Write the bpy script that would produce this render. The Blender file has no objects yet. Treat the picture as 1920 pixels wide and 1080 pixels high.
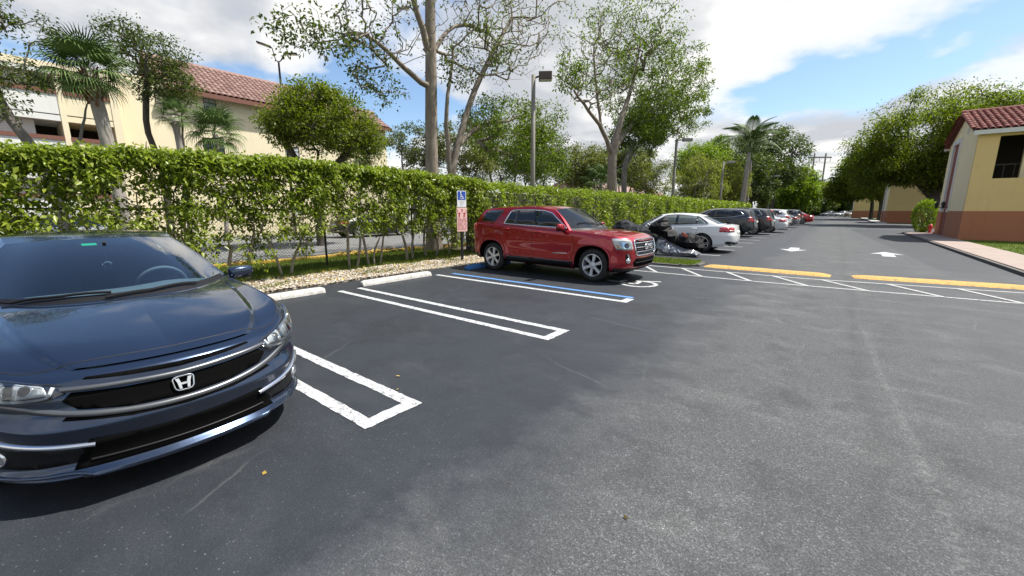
import bpy, bmesh, math, random
import numpy as np
from mathutils import Vector, Matrix, noise as mnoise
from mathutils.bvhtree import BVHTree

random.seed(7); RNG = np.random.default_rng(11)
R = math.radians
scene = bpy.context.scene
COL = scene.collection

# ------------------------------------------------------------------ camera
cam_data = bpy.data.cameras.new('camera')
cam_data.sensor_width = 36.0
cam_data.lens = 14.25
cam_data.clip_start = 0.05
cam_data.clip_end = 3000
cam = bpy.data.objects.new('camera', cam_data)
COL.objects.link(cam)
cam.location = (0, 0, 1.52)
cam.rotation_euler = (R(90 - 10.8), 0, R(38.25))
scene.camera = cam

# ------------------------------------------------------------------ sky, sun, exposure
SUN_AZ = R(44)      # measured from +Y towards +X
SUN_EL = R(60)
world = bpy.data.worlds.new('World')
scene.world = world
world.use_nodes = True
wn = world.node_tree.nodes; wl = world.node_tree.links
wn.clear()
def wnode(t, **kw):
    n = wn.new(t)
    for k, v in kw.items(): setattr(n, k, v)
    return n
def wmath(op, a, b=None):
    n = wnode('ShaderNodeMath', operation=op)
    for i, q in enumerate((a, b)):
        if q is None: continue
        if isinstance(q, (int, float)): n.inputs[i].default_value = q
        else: wl.new(q, n.inputs[i])
    return n.outputs[0]
sky = wnode('ShaderNodeTexSky', sky_type='NISHITA')
sky.sun_disc = False
sky.sun_elevation = SUN_EL
sky.sun_rotation = SUN_AZ
sky.altitude = 0
sky.air_density = 1.0; sky.dust_density = 0.6; sky.ozone_density = 2.0
tc = wnode('ShaderNodeTexCoord')
sx = wnode('ShaderNodeSeparateXYZ'); wl.new(tc.outputs['Generated'], sx.inputs[0])
zc = wmath('ADD', wmath('MAXIMUM', sx.outputs[2], 0.0), 0.20)
cx = wmath('DIVIDE', sx.outputs[0], zc); cy = wmath('DIVIDE', sx.outputs[1], zc)
cv = wnode('ShaderNodeCombineXYZ'); wl.new(cx, cv.inputs[0]); wl.new(cy, cv.inputs[1])
CLOUD = (52.59, 41.01, 10.94)
def cloud_noise(off, detail, scale=0.8):
    m_ = wnode('ShaderNodeMapping'); wl.new(cv.outputs[0], m_.inputs[0]); m_.inputs['Location'].default_value = tuple(a + b for a, b in zip(CLOUD, off)); m_.inputs['Rotation'].default_value = (0, 0, R(0))
    n_ = wnode('ShaderNodeTexNoise'); wl.new(m_.outputs[0], n_.inputs['Vector'])
    n_.inputs['Scale'].default_value = scale; n_.inputs['Detail'].default_value = detail; n_.inputs['Roughness'].default_value = 0.50; n_.inputs['Distortion'].default_value = 0.12
    return n_.outputs[0]
def wramp(fac, stops):
    r_ = wnode('ShaderNodeValToRGB'); wl.new(fac, r_.inputs[0]); el = r_.color_ramp.elements
    while len(el) < len(stops): el.new(0.5)
    for e_, (p_, c_) in zip(el, stops):
        e_.position = p_; e_.color = (c_, c_, c_, 1) if isinstance(c_, (int, float)) else (*c_, 1)
    return r_.outputs[0]
n1 = cloud_noise((0, 0, 0), 10)
# cover is thicker seen edge-on towards the horizon, broken overhead
cover = wramp(sx.outputs[2], [(0.0, 0.08), (0.25, 0.026), (0.60, -0.0), (1.0, -0.0)])
dens = wmath('ADD', n1, cover)
mask = wramp(dens, [(0.475, 0.0), (0.51, 0.70), (0.56, 1.0)])
nl = cloud_noise((0.10, 0.14, 0.05), 6)           # the same field a little nearer the sun: thick there = shaded here
lit = wmath('ADD', wmath('MULTIPLY', wmath('SUBTRACT', nl, n1), 1.9), wmath('MULTIPLY', nl, 1.0))
shade = wramp(lit, [(0.36, (1.0, 0.985, 0.95)), (0.46, (0.93, 0.93, 0.92)), (0.54, (0.76, 0.77, 0.79)), (0.66, (0.58, 0.60, 0.64))])
cscale = wnode('ShaderNodeVectorMath', operation='SCALE'); wl.new(shade, cscale.inputs[0]); cscale.inputs['Scale'].default_value = 6.3
skyb = wnode('ShaderNodeMixRGB', blend_type='MULTIPLY'); skyb.inputs[0].default_value = 1.0; wl.new(sky.outputs[0], skyb.inputs[1]); skyb.inputs[2].default_value = (1.02, 1.06, 1.08, 1)
mixc = wnode('ShaderNodeMixRGB'); wl.new(mask, mixc.inputs[0]); wl.new(skyb.outputs[0], mixc.inputs[1]); wl.new(cscale.outputs[0], mixc.inputs[2])
bg = wnode('ShaderNodeBackground'); wl.new(mixc.outputs[0], bg.inputs[0]); bg.inputs[1].default_value = 0.10
wo = wnode('ShaderNodeOutputWorld'); wl.new(bg.outputs[0], wo.inputs[0])

sun_data = bpy.data.lights.new('sun', 'SUN')
sun_data.energy = 4.7
sun_data.angle = R(1.2)
sun_data.color = (1.0, 0.955, 0.88)
sun = bpy.data.objects.new('sun', sun_data)
COL.objects.link(sun)
sd = Vector((math.sin(SUN_AZ) * math.cos(SUN_EL), math.cos(SUN_AZ) * math.cos(SUN_EL), math.sin(SUN_EL)))
sun.rotation_euler = (-sd).to_track_quat('-Z', 'Y').to_euler()

scene.view_settings.view_transform = 'Standard'
scene.view_settings.look = 'None'
scene.view_settings.exposure = 0.80
scene.view_settings.gamma = 1.0
scene.render.engine = 'CYCLES'
scene.cycles.use_denoising = True
scene.cycles.max_bounces = 8
scene.cycles.transparent_max_bounces = 12
scene.cycles.transmission_bounces = 6
scene.cycles.sample_clamp_indirect = 6.0
scene.cycles.caustics_reflective = False
scene.cycles.caustics_refractive = False

# ------------------------------------------------------------------ object helpers
def tag(o, label=None, cat=None, group=None, kind=None):
    if label: o['label'] = label
    if cat: o['category'] = cat
    if group: o['group'] = group
    if kind: o['kind'] = kind
    return o
def empty(name, loc=(0, 0, 0), rz=0.0, parent=None):
    o = bpy.data.objects.new(name, None); COL.objects.link(o)
    o.location = loc; o.rotation_euler = (0, 0, rz); o.empty_display_size = 0.2
    if parent is not None: o.parent = parent
    return o
def link_mesh(name, me, mat=None, parent=None, loc=None, rot=None, scale=None):
    o = bpy.data.objects.new(name, me); COL.objects.link(o)
    if mat is not None and len(me.materials) == 0: me.materials.append(mat)
    if parent is not None: o.parent = parent
    if loc is not None: o.location = loc
    if rot is not None: o.rotation_euler = rot
    if scale is not None: o.scale = scale
    return o
def mesh_py(name, v, f, smooth=False):
    me = bpy.data.meshes.new(name)
    me.from_pydata([tuple(map(float, p)) for p in v], [], [tuple(int(i) for i in q) for q in f])
    me.update()
    if smooth: me.polygons.foreach_set('use_smooth', [True] * len(me.polygons))
    return me
def mesh_np(name, v, f, smooth=False):
    """v (N,3) float, f (M,k) int - all faces of one size, fast"""
    v = np.asarray(v, np.float32); f = np.asarray(f, np.int32)
    me = bpy.data.meshes.new(name)
    me.vertices.add(len(v)); me.vertices.foreach_set('co', v.ravel())
    k = f.shape[1]
    me.loops.add(f.size); me.loops.foreach_set('vertex_index', f.ravel())
    me.polygons.add(len(f))
    me.polygons.foreach_set('loop_start', np.arange(0, f.size, k, dtype=np.int32))
    me.polygons.foreach_set('loop_total', np.full(len(f), k, np.int32))
    if smooth: me.polygons.foreach_set('use_smooth', np.ones(len(f), bool))
    me.update(calc_edges=True); me.validate()
    return me
def copy_tree(o, parent=None):
    c = o.copy(); COL.objects.link(c)
    if parent is not None: c.parent = parent
    for ch in list(o.children): copy_tree(ch, c)
    return c
class MB:
    """collects simple solids and links them as one mesh"""
    def __init__(s): s.v = []; s.f = []
    def add(s, v, f):
        b = len(s.v); s.v += [tuple(p) for p in v]; s.f += [tuple(i + b for i in q) for q in f]; return s
    def box(s, x0, x1, y0, y1, z0, z1, M=None):
        v = [(x0, y0, z0), (x1, y0, z0), (x1, y1, z0), (x0, y1, z0), (x0, y0, z1), (x1, y0, z1), (x1, y1, z1), (x0, y1, z1)]
        if M is not None: v = [tuple(M @ Vector(p)) for p in v]
        return s.add(v, [(3, 2, 1, 0), (4, 5, 6, 7), (0, 1, 5, 4), (1, 2, 6, 5), (2, 3, 7, 6), (3, 0, 4, 7)])
    def prism(s, poly, h0, h1, axis='z'):
        n = len(poly)
        mk = {'z': lambda p, h: (p[0], p[1], h), 'x': lambda p, h: (h, p[0], p[1]), 'y': lambda p, h: (p[0], h, p[1])}[axis]
        v = [mk(p, h0) for p in poly] + [mk(p, h1) for p in poly]
        f = [tuple(range(n - 1, -1, -1)), tuple(range(n, 2 * n))] + [(i, (i + 1) % n, n + (i + 1) % n, n + i) for i in range(n)]
        return s.add(v, f)
    def tube(s, pts, rad, n=8, caps=True):
        pts = [Vector(p) for p in pts]
        rad = list(rad) if hasattr(rad, '__len__') else [rad] * len(pts)
        up = None; b = len(s.v)
        for i, p in enumerate(pts):
            t = (pts[min(i + 1, len(pts) - 1)] - pts[max(i - 1, 0)]).normalized()
            if up is None: up = t.orthogonal().normalized()
            up = (up - t * up.dot(t)).normalized(); w = t.cross(up)
            for k in range(n):
                a = 2 * math.pi * k / n
                s.v.append(tuple(p + (up * math.cos(a) + w * math.sin(a)) * rad[i]))
        for i in range(len(pts) - 1):
            for k in range(n):
                s.f.append((b + i * n + k, b + i * n + (k + 1) % n, b + (i + 1) * n + (k + 1) % n, b + (i + 1) * n + k))
        if caps:
            s.f.append(tuple(b + k for k in range(n - 1, -1, -1)))
            e = b + (len(pts) - 1) * n
            s.f.append(tuple(e + k for k in range(n)))
        return s
    def lathe(s, prof, n=24, M=None, closed=False):
        """prof list of (r,h) about z"""
        b = len(s.v)
        for r, h in prof:
            for k in range(n):
                a = 2 * math.pi * k / n; p = Vector((r * math.cos(a), r * math.sin(a), h))
                s.v.append(tuple(M @ p) if M is not None else tuple(p))
        m = len(prof)
        for i in range(m if closed else m - 1):
            j = (i + 1) % m
            for k in range(n):
                s.f.append((b + i * n + k, b + i * n + (k + 1) % n, b + j * n + (k + 1) % n, b + j * n + k))
        return s
    def build(s, name, mat=None, parent=None, smooth=False, **kw):
        me = mesh_py(name, s.v, s.f, smooth)
        return link_mesh(name, me, mat, parent, **kw)
def bevel_obj(o, w, seg=2):
    m = o.modifiers.new('bevel', 'BEVEL'); m.width = w; m.segments = seg; m.limit_method = 'ANGLE'; m.angle_limit = R(35)
    return o

# ------------------------------------------------------------------ materials
class NT:
    def __init__(s, name):
        s.m = bpy.data.materials.new(name); s.m.use_nodes = True
        s.n = s.m.node_tree.nodes; s.l = s.m.node_tree.links
        s.b = s.n['Principled BSDF']; s.out = s.n['Material Output']
    def new(s, t, ins=None, **kw):
        n = s.n.new(t)
        for k, v in kw.items(): setattr(n, k, v)
        if ins:
            for k, v in ins.items():
                if hasattr(v, 'is_output') : s.l.new(v, n.inputs[k])
                else: n.inputs[k].default_value = v
        return n
    def set(s, **kw):
        for k, v in kw.items():
            k = k.replace('_', ' ')
            if hasattr(v, 'is_output'): s.l.new(v, s.b.inputs[k])
            else: s.b.inputs[k].default_value = v
        return s
    def pos(s): return s.new('ShaderNodeNewGeometry').outputs['Position']
    def obj(s): return s.new('ShaderNodeTexCoord').outputs['Object']
    def noise(s, vec, scale, detail=4, rough=0.55, out=0, dist=0.0):
        n = s.new('ShaderNodeTexNoise', {'Vector': vec, 'Scale': scale, 'Detail': detail, 'Roughness': rough, 'Distortion': dist}); return n.outputs[out]
    def ramp(s, fac, stops):
        n = s.new('ShaderNodeValToRGB', {0: fac}); el = n.color_ramp.elements
        while len(el) < len(stops): el.new(0.5)
        for e, (p, c) in zip(el, stops):
            e.position = p
            if isinstance(c, (int, float)): c = (c, c, c)
            e.color = (*c[:3], 1)
        return n.outputs[0]
    def mix(s, fac, a, b, mode='MIX'):
        n = s.new('ShaderNodeMixRGB', blend_type=mode)
        for k, v in ((0, fac), (1, a), (2, b)):
            if hasattr(v, 'is_output'): s.l.new(v, n.inputs[k])
            elif k == 0: n.inputs[0].default_value = v
            else: n.inputs[k].default_value = (*v[:3], 1) if hasattr(v, '__len__') else (v, v, v, 1)
        return n.outputs[0]
    def math(s, op, a, b=0.0, clamp=False):
        n = s.new('ShaderNodeMath', operation=op, use_clamp=clamp)
        for k, v in ((0, a), (1, b)):
            if hasattr(v, 'is_output'): s.l.new(v, n.inputs[k])
            else: n.inputs[k].default_value = v
        return n.outputs[0]
    def bump(s, h, strength=0.3, dist=0.01):
        n = s.new('ShaderNodeBump', {'Height': h, 'Strength': strength, 'Distance': dist}); s.l.new(n.outputs[0], s.b.inputs['Normal']); return n
def simple(name, col, rough=0.6, metal=0.0, var=0.12, vs=6.0, bump=0.0, bs=60.0, coat=0.0, spec=0.5, world=False):
    t = NT(name); vec = t.pos() if world else t.obj()
    t.set(Roughness=rough, Metallic=metal)
    t.b.inputs['Specular IOR Level'].default_value = spec
    if coat: t.b.inputs['Coat Weight'].default_value = coat; t.b.inputs['Coat Roughness'].default_value = 0.03
    n = t.noise(vec, vs, 5)
    c = t.mix(n, tuple(x * (1 - var) for x in col), tuple(min(1, x * (1 + var)) for x in col))
    t.l.new(c, t.b.inputs['Base Color'])
    if bump: t.bump(t.noise(vec, bs, 4), bump, 0.01)
    return t.m
def paint(name, col, flake=0.5, rough=0.32):
    t = NT(name)
    n = t.noise(t.obj(), 2600, 1)
    c = t.mix(n, tuple(x * 0.8 for x in col), tuple(min(1, x * 1.25) for x in col))
    t.set(Metallic=flake, Roughness=rough, Base_Color=c)
    t.b.inputs['Coat Weight'].default_value = 1.0; t.b.inputs['Coat Roughness'].default_value = 0.02
    # faint road dust low on the body and all over
    d = t.noise(t.obj(), 7, 6, 0.7)
    t.l.new(t.ramp(d, [(0.3, rough * 0.9), (0.8, min(1, rough * 1.35))]), t.b.inputs['Roughness'])
    return t.m
def leafmat(name, dark, light, trans=0.35, rough=0.42):
    t = NT(name)
    g = t.new('ShaderNodeNewGeometry')
    r1 = g.outputs['Random Per Island']
    n = t.noise(t.obj(), 0.9, 3)
    f = t.math('ADD', t.math('MULTIPLY', r1, 0.65), t.math('MULTIPLY', n, 0.45), True)
    c = t.ramp(f, [(0.12, dark), (0.55, tuple((a + b) / 2 for a, b in zip(dark, light))), (0.95, light)])
    t.set(Base_Color=c, Roughness=rough)
    t.b.inputs['Specular IOR Level'].default_value = 0.35
    tr = t.new('ShaderNodeBsdfTranslucent', {'Color': t.mix(1.0, c, (1.0, 1.15, 0.45), 'MULTIPLY')})
    mx = t.new('ShaderNodeMixShader', {0: trans}); t.l.new(t.b.outputs[0], mx.inputs[1]); t.l.new(tr.outputs[0], mx.inputs[2])
    t.l.new(mx.outputs[0], t.out.inputs[0])
    return t.m
def glassmat(name, tint, alpha_dark=0.0, opaque=False):
    t = NT(name)
    if opaque:
        t.set(Base_Color=(*tint, 1), Roughness=0.02); t.b.inputs['Specular IOR Level'].default_value = 0.7
        return t.m
    gl = t.new('ShaderNodeBsdfGlossy', {'Roughness': 0.0, 'Color': (1, 1, 1, 1)})
    tr = t.new('ShaderNodeBsdfTransparent', {'Color': (*tint, 1)})
    fr = t.new('ShaderNodeFresnel', {'IOR': 1.52})
    ff = t.math('MULTIPLY', fr.outputs[0], 2.1, True)
    mx = t.new('ShaderNodeMixShader', {0: ff}); t.l.new(tr.outputs[0], mx.inputs[1]); t.l.new(gl.outputs[0], mx.inputs[2])
    t.l.new(mx.outputs[0], t.out.inputs[0])
    return t.m
MAT = {}
MAT['black_plastic'] = simple('black_plastic', (0.009, 0.009, 0.010), 0.5, var=0.2, spec=0.25)
MAT['piano_black'] = simple('piano_black', (0.006, 0.006, 0.007), 0.12, var=0.05, coat=0.5)
MAT['void'] = simple('void_black', (0.003, 0.003, 0.003), 0.9, var=0.1, spec=0.05)
MAT['rubber'] = simple('rubber', (0.018, 0.018, 0.018), 0.75, var=0.25, vs=20, bump=0.15, bs=90)
MAT['chrome'] = simple('chrome', (0.80, 0.80, 0.82), 0.10, 1.0, var=0.03)
MAT['alloy'] = simple('alloy', (0.66, 0.67, 0.68), 0.30, 0.55, var=0.08)
MAT['satin_grey'] = simple('satin_grey', (0.12, 0.125, 0.13), 0.30, 0.7, var=0.05, coat=0.6)
MAT['dark_glass'] = glassmat('tinted_glass', (0.012, 0.014, 0.015), opaque=True)
MAT['clear_glass'] = glassmat('clear_glass', (0.62, 0.80, 0.88))
MAT['lamp_glass'] = glassmat('lamp_glass', (0.92, 0.95, 0.95))
MAT['red_lens'] = simple('red_lens', (0.42, 0.012, 0.012), 0.10, var=0.25, vs=40, coat=1.0)
MAT['amber_lens'] = simple('amber_lens', (0.75, 0.25, 0.03), 0.12, var=0.2, vs=40, coat=1.0)
MAT['white_lens'] = simple('white_lens', (0.75, 0.76, 0.76), 0.12, var=0.15, vs=40, coat=1.0)
MAT['reflector'] = simple('reflector', (0.78, 0.80, 0.82), 0.14, 0.9, var=0.25, vs=30)
MAT['led'] = simple('led_tube', (0.9, 0.93, 0.97), 0.2, var=0.03)
MAT['plate_white'] = simple('plate_white', (0.7, 0.7, 0.68), 0.4)
MAT['seat_cloth'] = simple('seat_cloth', (0.11, 0.113, 0.12), 0.9, var=0.2, vs=30)
MAT['dash_grey'] = simple('dash_grey', (0.15, 0.155, 0.16), 0.7, var=0.15)
MAT['seam'] = simple('seam_shadow_gap', (0.006, 0.006, 0.007), 0.6)
# ------------------------------------------------------------------ car builder
def herm(P, n, t=None):
    """smooth curve through points P, n samples evenly spaced in chord length"""
    P = np.asarray(P, float)
    if t is None:
        d = np.linalg.norm(np.diff(P, axis=0), axis=1) ** 0.7; t = np.concatenate([[0], np.cumsum(d)])
    m = np.zeros_like(P)
    for i in range(len(P)):
        a, b = max(i - 1, 0), min(i + 1, len(P) - 1)
        m[i] = (P[b] - P[a]) / (t[b] - t[a])
    s = np.linspace(t[0], t[-1], n); k = np.clip(np.searchsorted(t, s, side='right') - 1, 0, len(P) - 2)
    h = (t[k + 1] - t[k]); q = ((s - t[k]) / h)[:, None]; h = h[:, None]
    return ((2 * q**3 - 3 * q**2 + 1) * P[k] + (q**3 - 2 * q**2 + q) * h * m[k] + (-2 * q**3 + 3 * q**2) * P[k + 1] + (q**3 - q**2) * h * m[k + 1])
def herm_c(P, n, start=True, end=False):
    """as herm, but smooth across the centre line y=0 at the start and/or end"""
    P = np.asarray(P, float); m = np.ones(P.shape[1]); m[1] = -1; Q = P
    if start: Q = np.concatenate([[P[1] * m], Q])
    if end: Q = np.concatenate([Q, [P[-2] * m]])
    C = herm(Q, 4000); a = int(np.argmin(np.linalg.norm(C - P[0], axis=1))) if start else 0; b = int(np.argmin(np.linalg.norm(C - P[-1], axis=1))) if end else len(C) - 1
    C = C[a:b + 1].copy(); C[0] = P[0]; C[-1] = P[-1]
    return resample(C, n)
def resample(P, n):
    P = np.asarray(P, float); d = np.concatenate([[0], np.cumsum(np.linalg.norm(np.diff(P, axis=0), axis=1))])
    s = np.linspace(0, d[-1], n)
    return np.stack([np.interp(s, d, P[:, i]) for i in range(P.shape[1])], 1)
def sstep(a, b, x):
    q = np.clip((np.asarray(x, float) - a) / (b - a), 0, 1); return q * q * (3 - 2 * q)
def grid_normals(G):
    du = np.gradient(G, axis=0); dv = np.gradient(G, axis=1)
    n = np.cross(du, dv); l = np.linalg.norm(n, axis=2, keepdims=True); return n / np.maximum(l, 1e-9)
def grid_mesh(name, G, flip=False):
    a, b = G.shape[:2]
    i = np.arange(a * b).reshape(a, b)
    f = np.stack([i[:-1, :-1], i[1:, :-1], i[1:, 1:], i[:-1, 1:]], -1).reshape(-1, 4)
    if flip: f = f[:, ::-1]
    return G.reshape(-1, 3), f
def coons(c0, c1, d0, d1):
    """c0,c1: curves along s (n,3) at t=0 and t=1; d0,d1: curves along t (m,3) at s=0 and s=1"""
    n, m = len(c0), len(d0)
    s = np.linspace(0, 1, n)[:, None, None]; t = np.linspace(0, 1, m)[None, :, None]
    A = (1 - t) * c0[:, None] + t * c1[:, None]; B = (1 - s) * d0[None] + s * d1[None]
    C = (1 - s) * (1 - t) * c0[0] + (1 - s) * t * c1[0] + s * (1 - t) * c0[-1] + s * t * c1[-1]
    return A + B - C
def merge_sym(v, f):
    """mirror a half shell in y and join"""
    v = np.asarray(v); f = np.asarray(f); w = v * np.array([1, -1, 1])
    return np.concatenate([v, w]), np.concatenate([f, f[:, ::-1] + len(v)])
def cut_poly(poly, step):
    bm = bmesh.new()
    bm.faces.new([bm.verts.new((p[0], p[1], 0)) for p in poly]); bmesh.ops.triangulate(bm, faces=bm.faces[:])
    P = np.array(poly)
    for ax in (0, 1):
        lo, hi = P[:, ax].min(), P[:, ax].max(); n = int((hi - lo) / step)
        for k in range(1, n + 1):
            co = [0, 0, 0]; co[ax] = lo + (hi - lo) * k / (n + 1); no = [0, 0, 0]; no[ax] = 1
            bmesh.ops.bisect_plane(bm, geom=bm.verts[:] + bm.edges[:] + bm.faces[:], plane_co=co, plane_no=no, dist=1e-5)
    bmesh.ops.remove_doubles(bm, verts=bm.verts[:], dist=1e-5)
    bm.verts.index_update(); bm.normal_update()
    if sum(f.normal.z * f.calc_area() for f in bm.faces) < 0: bmesh.ops.reverse_faces(bm, faces=bm.faces[:])
    v = np.array([q.co[:2] for q in bm.verts]); f = [tuple(q.index for q in fc.verts) for fc in bm.faces]
    bd = [(e.verts[0].index, e.verts[1].index) for e in bm.edges if len(e.link_faces) == 1]
    loops = {}
    for fc in bm.faces:
        for lp in fc.loops:
            if len(lp.edge.link_faces) == 1: loops[(lp.vert.index, lp.link_loop_next.vert.index)] = 1
    bm.free()
    return v, f, list(loops)
def rnd_poly(poly, r=0.02, n=4):
    """round polygon corners"""
    out = []; P = [np.array(p, float) for p in poly]; k = len(P)
    for i in range(k):
        a, b, c = P[i - 1], P[i], P[(i + 1) % k]
        da, dc = a - b, c - b; la, lc = np.linalg.norm(da), np.linalg.norm(dc)
        q = min(r, la * 0.45, lc * 0.45); p0, p1 = b + da / la * q, b + dc / lc * q
        for j in range(n + 1):
            t = j / n; out.append(tuple((1 - t)**2 * p0 + 2 * t * (1 - t) * b + t * t * p1))
    return out

class Car:
    def __init__(s, sp):
        s.sp = sp; res = sp.get('res', 1.0)
        NU = int(220 * res); NVs = max(2, int(6 * res))
        O = resample(herm_c(np.array(sp['outline'], float), 1500, True, True), NU); s.O = O; s.NU = NU
        s.slen = np.concatenate([[0], np.cumsum(np.linalg.norm(np.diff(O, axis=0), axis=1))])
        xf, xr = O[0, 0], O[-1, 0]; W = O[:, 1].max(); s.W = W
        wf = sstep(sp['axf'] + 0.15, xf - 0.10, O[:, 0]); wr = sstep(sp['axr'] - 0.10, xr + 0.10, O[:, 0])
        rings = []
        for r in sp['rings']:
            zz = np.array(r['z'], float); zz = zz[np.argsort(zz[:, 0])]
            # smooth the z profile a little
            z = np.interp(O[:, 0], zz[:, 0], zz[:, 1])
            k = max(1, NU // 40); ker = np.hanning(2 * k + 3)[1:-1]; ker /= ker.sum()
            z = np.convolve(np.pad(z, len(ker) // 2, mode='edge'), ker, 'valid')[:NU]
            y = O[:, 1] * (r['w'] / W)
            if 'wp' in r: y = y + np.interp(O[:, 0], *zip(*sorted(r['wp']))) * sstep(0, 0.5, O[:, 1])
            x = O[:, 0] + r.get('f', 0) * wf + r.get('r', 0) * wr
            rings.append(np.stack([x, y, z], 1))
        rings = np.array(rings); n = len(rings); cre = [bool(r.get('c')) for r in sp['rings']]
        rows = []
        for i in range(n - 1):
            def tang(j, side):
                if j == 0 or j == n - 1 or cre[j]:
                    return (rings[i + 1] - rings[i])
                a = rings[j] - rings[j - 1]; b = rings[j + 1] - rings[j]
                la = np.linalg.norm(a, axis=1, keepdims=True) + 1e-6; lb = np.linalg.norm(b, axis=1, keepdims=True) + 1e-6
                d = (a / la * lb + b / lb * la) / (la + lb)
                return d * np.linalg.norm(rings[i + 1] - rings[i], axis=1, keepdims=True)
            m0, m1 = tang(i, 1), tang(i + 1, 0)
            for q in np.linspace(0, 1, NVs, endpoint=False):
                rows.append((2 * q**3 - 3 * q**2 + 1) * rings[i] + (q**3 - 2 * q**2 + q) * m0 + (-2 * q**3 + 3 * q**2) * rings[i + 1] + (q**3 - q**2) * m1)
        rows.append(rings[-1])
        G = np.stack(rows, 1)                       # (NU, NV, 3)
        # wheel arch flares
        s.G = G
        for ax in ('axf', 'axr'):
            fl = sp.get('flare')
            if fl:
                d = s.archd(G[..., 0], G[..., 2], sp[ax])
                k = (1 - sstep(fl[0], fl[1], d)) * (G[..., 1] > 0.4)
                G[..., 1] += fl[2] * k * sstep(0.12, 0.35, G[..., 2])
        s.N = grid_normals(G)
        if s.N[NU // 2, len(rows) // 2, 1] < 0: s.N = -s.N
        s.root = None
    def archd(s, x, z, ax):
        p = s.sp.get('archp', 2.0)
        return (np.abs(x - ax) ** p + np.abs(np.maximum(z - s.sp['rt'], 0 if False else -9)) ** p) ** (1 / p)
    # ---- mapping of (a,z) onto the lower body
    def ucoord(s, a, mode):
        i = np.arange(s.NU)
        if mode == 'F': return np.interp(a, s.slen, i)
        if mode == 'R': return np.interp(s.slen[-1] - np.asarray(a), s.slen, i)
        return np.interp(-np.asarray(a), -s.O[:, 0], i)
    def tub(s, mode='F'):
        def fn(P):
            P = np.asarray(P, float); sg = np.where(P[:, 0] < 0, -1.0, 1.0) if mode in 'FR' else np.ones(len(P))
            u = s.ucoord(np.abs(P[:, 0]) if mode in 'FR' else P[:, 0], mode)
            k = np.clip(u.astype(int), 0, s.NU - 2); q = (u - k)[:, None, None]
            C = s.G[k] * (1 - q) + s.G[k + 1] * q; Nn = s.N[k] * (1 - q) + s.N[k + 1] * q
            out = np.zeros((len(P), 3)); nor = np.zeros((len(P), 3))
            for i in range(len(P)):
                z = C[i, :, 2]; iv = np.interp(P[i, 1], z, np.arange(len(z)))
                j = min(int(iv), len(z) - 2); w = iv - j
                out[i] = C[i, j] * (1 - w) + C[i, j + 1] * w; nor[i] = Nn[i, j] * (1 - w) + Nn[i, j + 1] * w
            out[:, 1] *= sg; nor[:, 1] *= sg
            nor /= np.maximum(np.linalg.norm(nor, axis=1, keepdims=True), 1e-9)
            return out, nor
        return fn
    def ray(s, axis, bvh=None, sign=1):
        bvh = bvh or s.bvh
        def fn(P):
            out, nor = [], []
            for a, b in P:
                o, d = (Vector((a, b, 4)), Vector((0, 0, -1))) if axis == 'z' else ((Vector((a, 4 * sign, b)), Vector((0, -sign, 0))) if axis == 'y' else (Vector((4 * sign, a, b)), Vector((-sign, 0, 0))))
                h = bvh.ray_cast(o, d)
                if h[0] is None:
                    h2 = bvh.find_nearest(o + d * (3.2 if axis != 'x' else 2.0)); out.append(tuple(h2[0])); nn = h2[1]
                else: out.append(tuple(h[0])); nn = h[1]
                if nn.dot(d) > 0: nn = -nn
                nor.append(tuple(nn))
            return np.array(out), np.array(nor)
        return fn
    # ---- surface details
    def patch(s, name, poly, fn, mat, off=0.004, depth=0.012, step=0.05, parent=None, mirror=False, smooth=True):
        v, f, bd = cut_poly(poly, step)
        P, N = fn(v); P = P + N * off; n = len(P)
        V = np.concatenate([P, P - N * depth]); 
        if mirror: V = V * np.array([1, -1, 1])
        F = [tuple(q) for q in f] + [(b, a, a + n, b + n) for a, b in bd]
        c = V[list(f[0])]; nn = np.cross(c[1] - c[0], c[2] - c[0]); N0 = N[f[0][0]] * (np.array([1, -1, 1]) if mirror else 1)
        if nn @ N0 < 0: F = [q[::-1] for q in F]
        me = mesh_py(name, V, F)
        k = len(f); me.polygons.foreach_set('use_smooth', [smooth] * k + [False] * (len(F) - k))
        return link_mesh(name, me, mat, parent if parent is not None else s.root)
    def strip(s, name, pts, fn, mat, w=0.02, h=0.006, off=0.0, n=40, parent=None, mirror=False, close=False, smooth_path=True, taper=False):
        P2 = np.array(pts, float)
        if close: P2 = np.concatenate([P2, P2[:1]])
        P2 = resample(herm(P2, n * 3), n) if smooth_path else resample(P2, n)
        P, N = fn(P2); T = np.gradient(P, axis=0)
        if close: T[0] = T[-1] = P[1] - P[-2]
        T /= np.maximum(np.linalg.norm(T, axis=1, keepdims=True), 1e-9); S = np.cross(N, T)
        W = np.full(len(P), w)
        if taper: W = w * np.clip(np.minimum(np.arange(n), np.arange(n)[::-1]) / (n * 0.35), 0.12, 1)
        W = W[:, None]
        rows = [P - S * W / 2 - N * 0.004, P - S * W * 0.42 + N * (h + off), P + S * W * 0.42 + N * (h + off), P + S * W / 2 - N * 0.004]
        G = np.stack(rows, 1)
        if mirror: G = G * np.array([1, -1, 1])
        v, f = grid_mesh(name, G, flip=not mirror)
        me = mesh_np(name, v, f, True)
        o = link_mesh(name, me, mat, parent if parent is not None else s.root)
        return o
    def both(s, fun, *a, **k):
        o1 = fun(*a, **k); k['mirror'] = True; o2 = fun(*a, **k); return o1, o2
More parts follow.
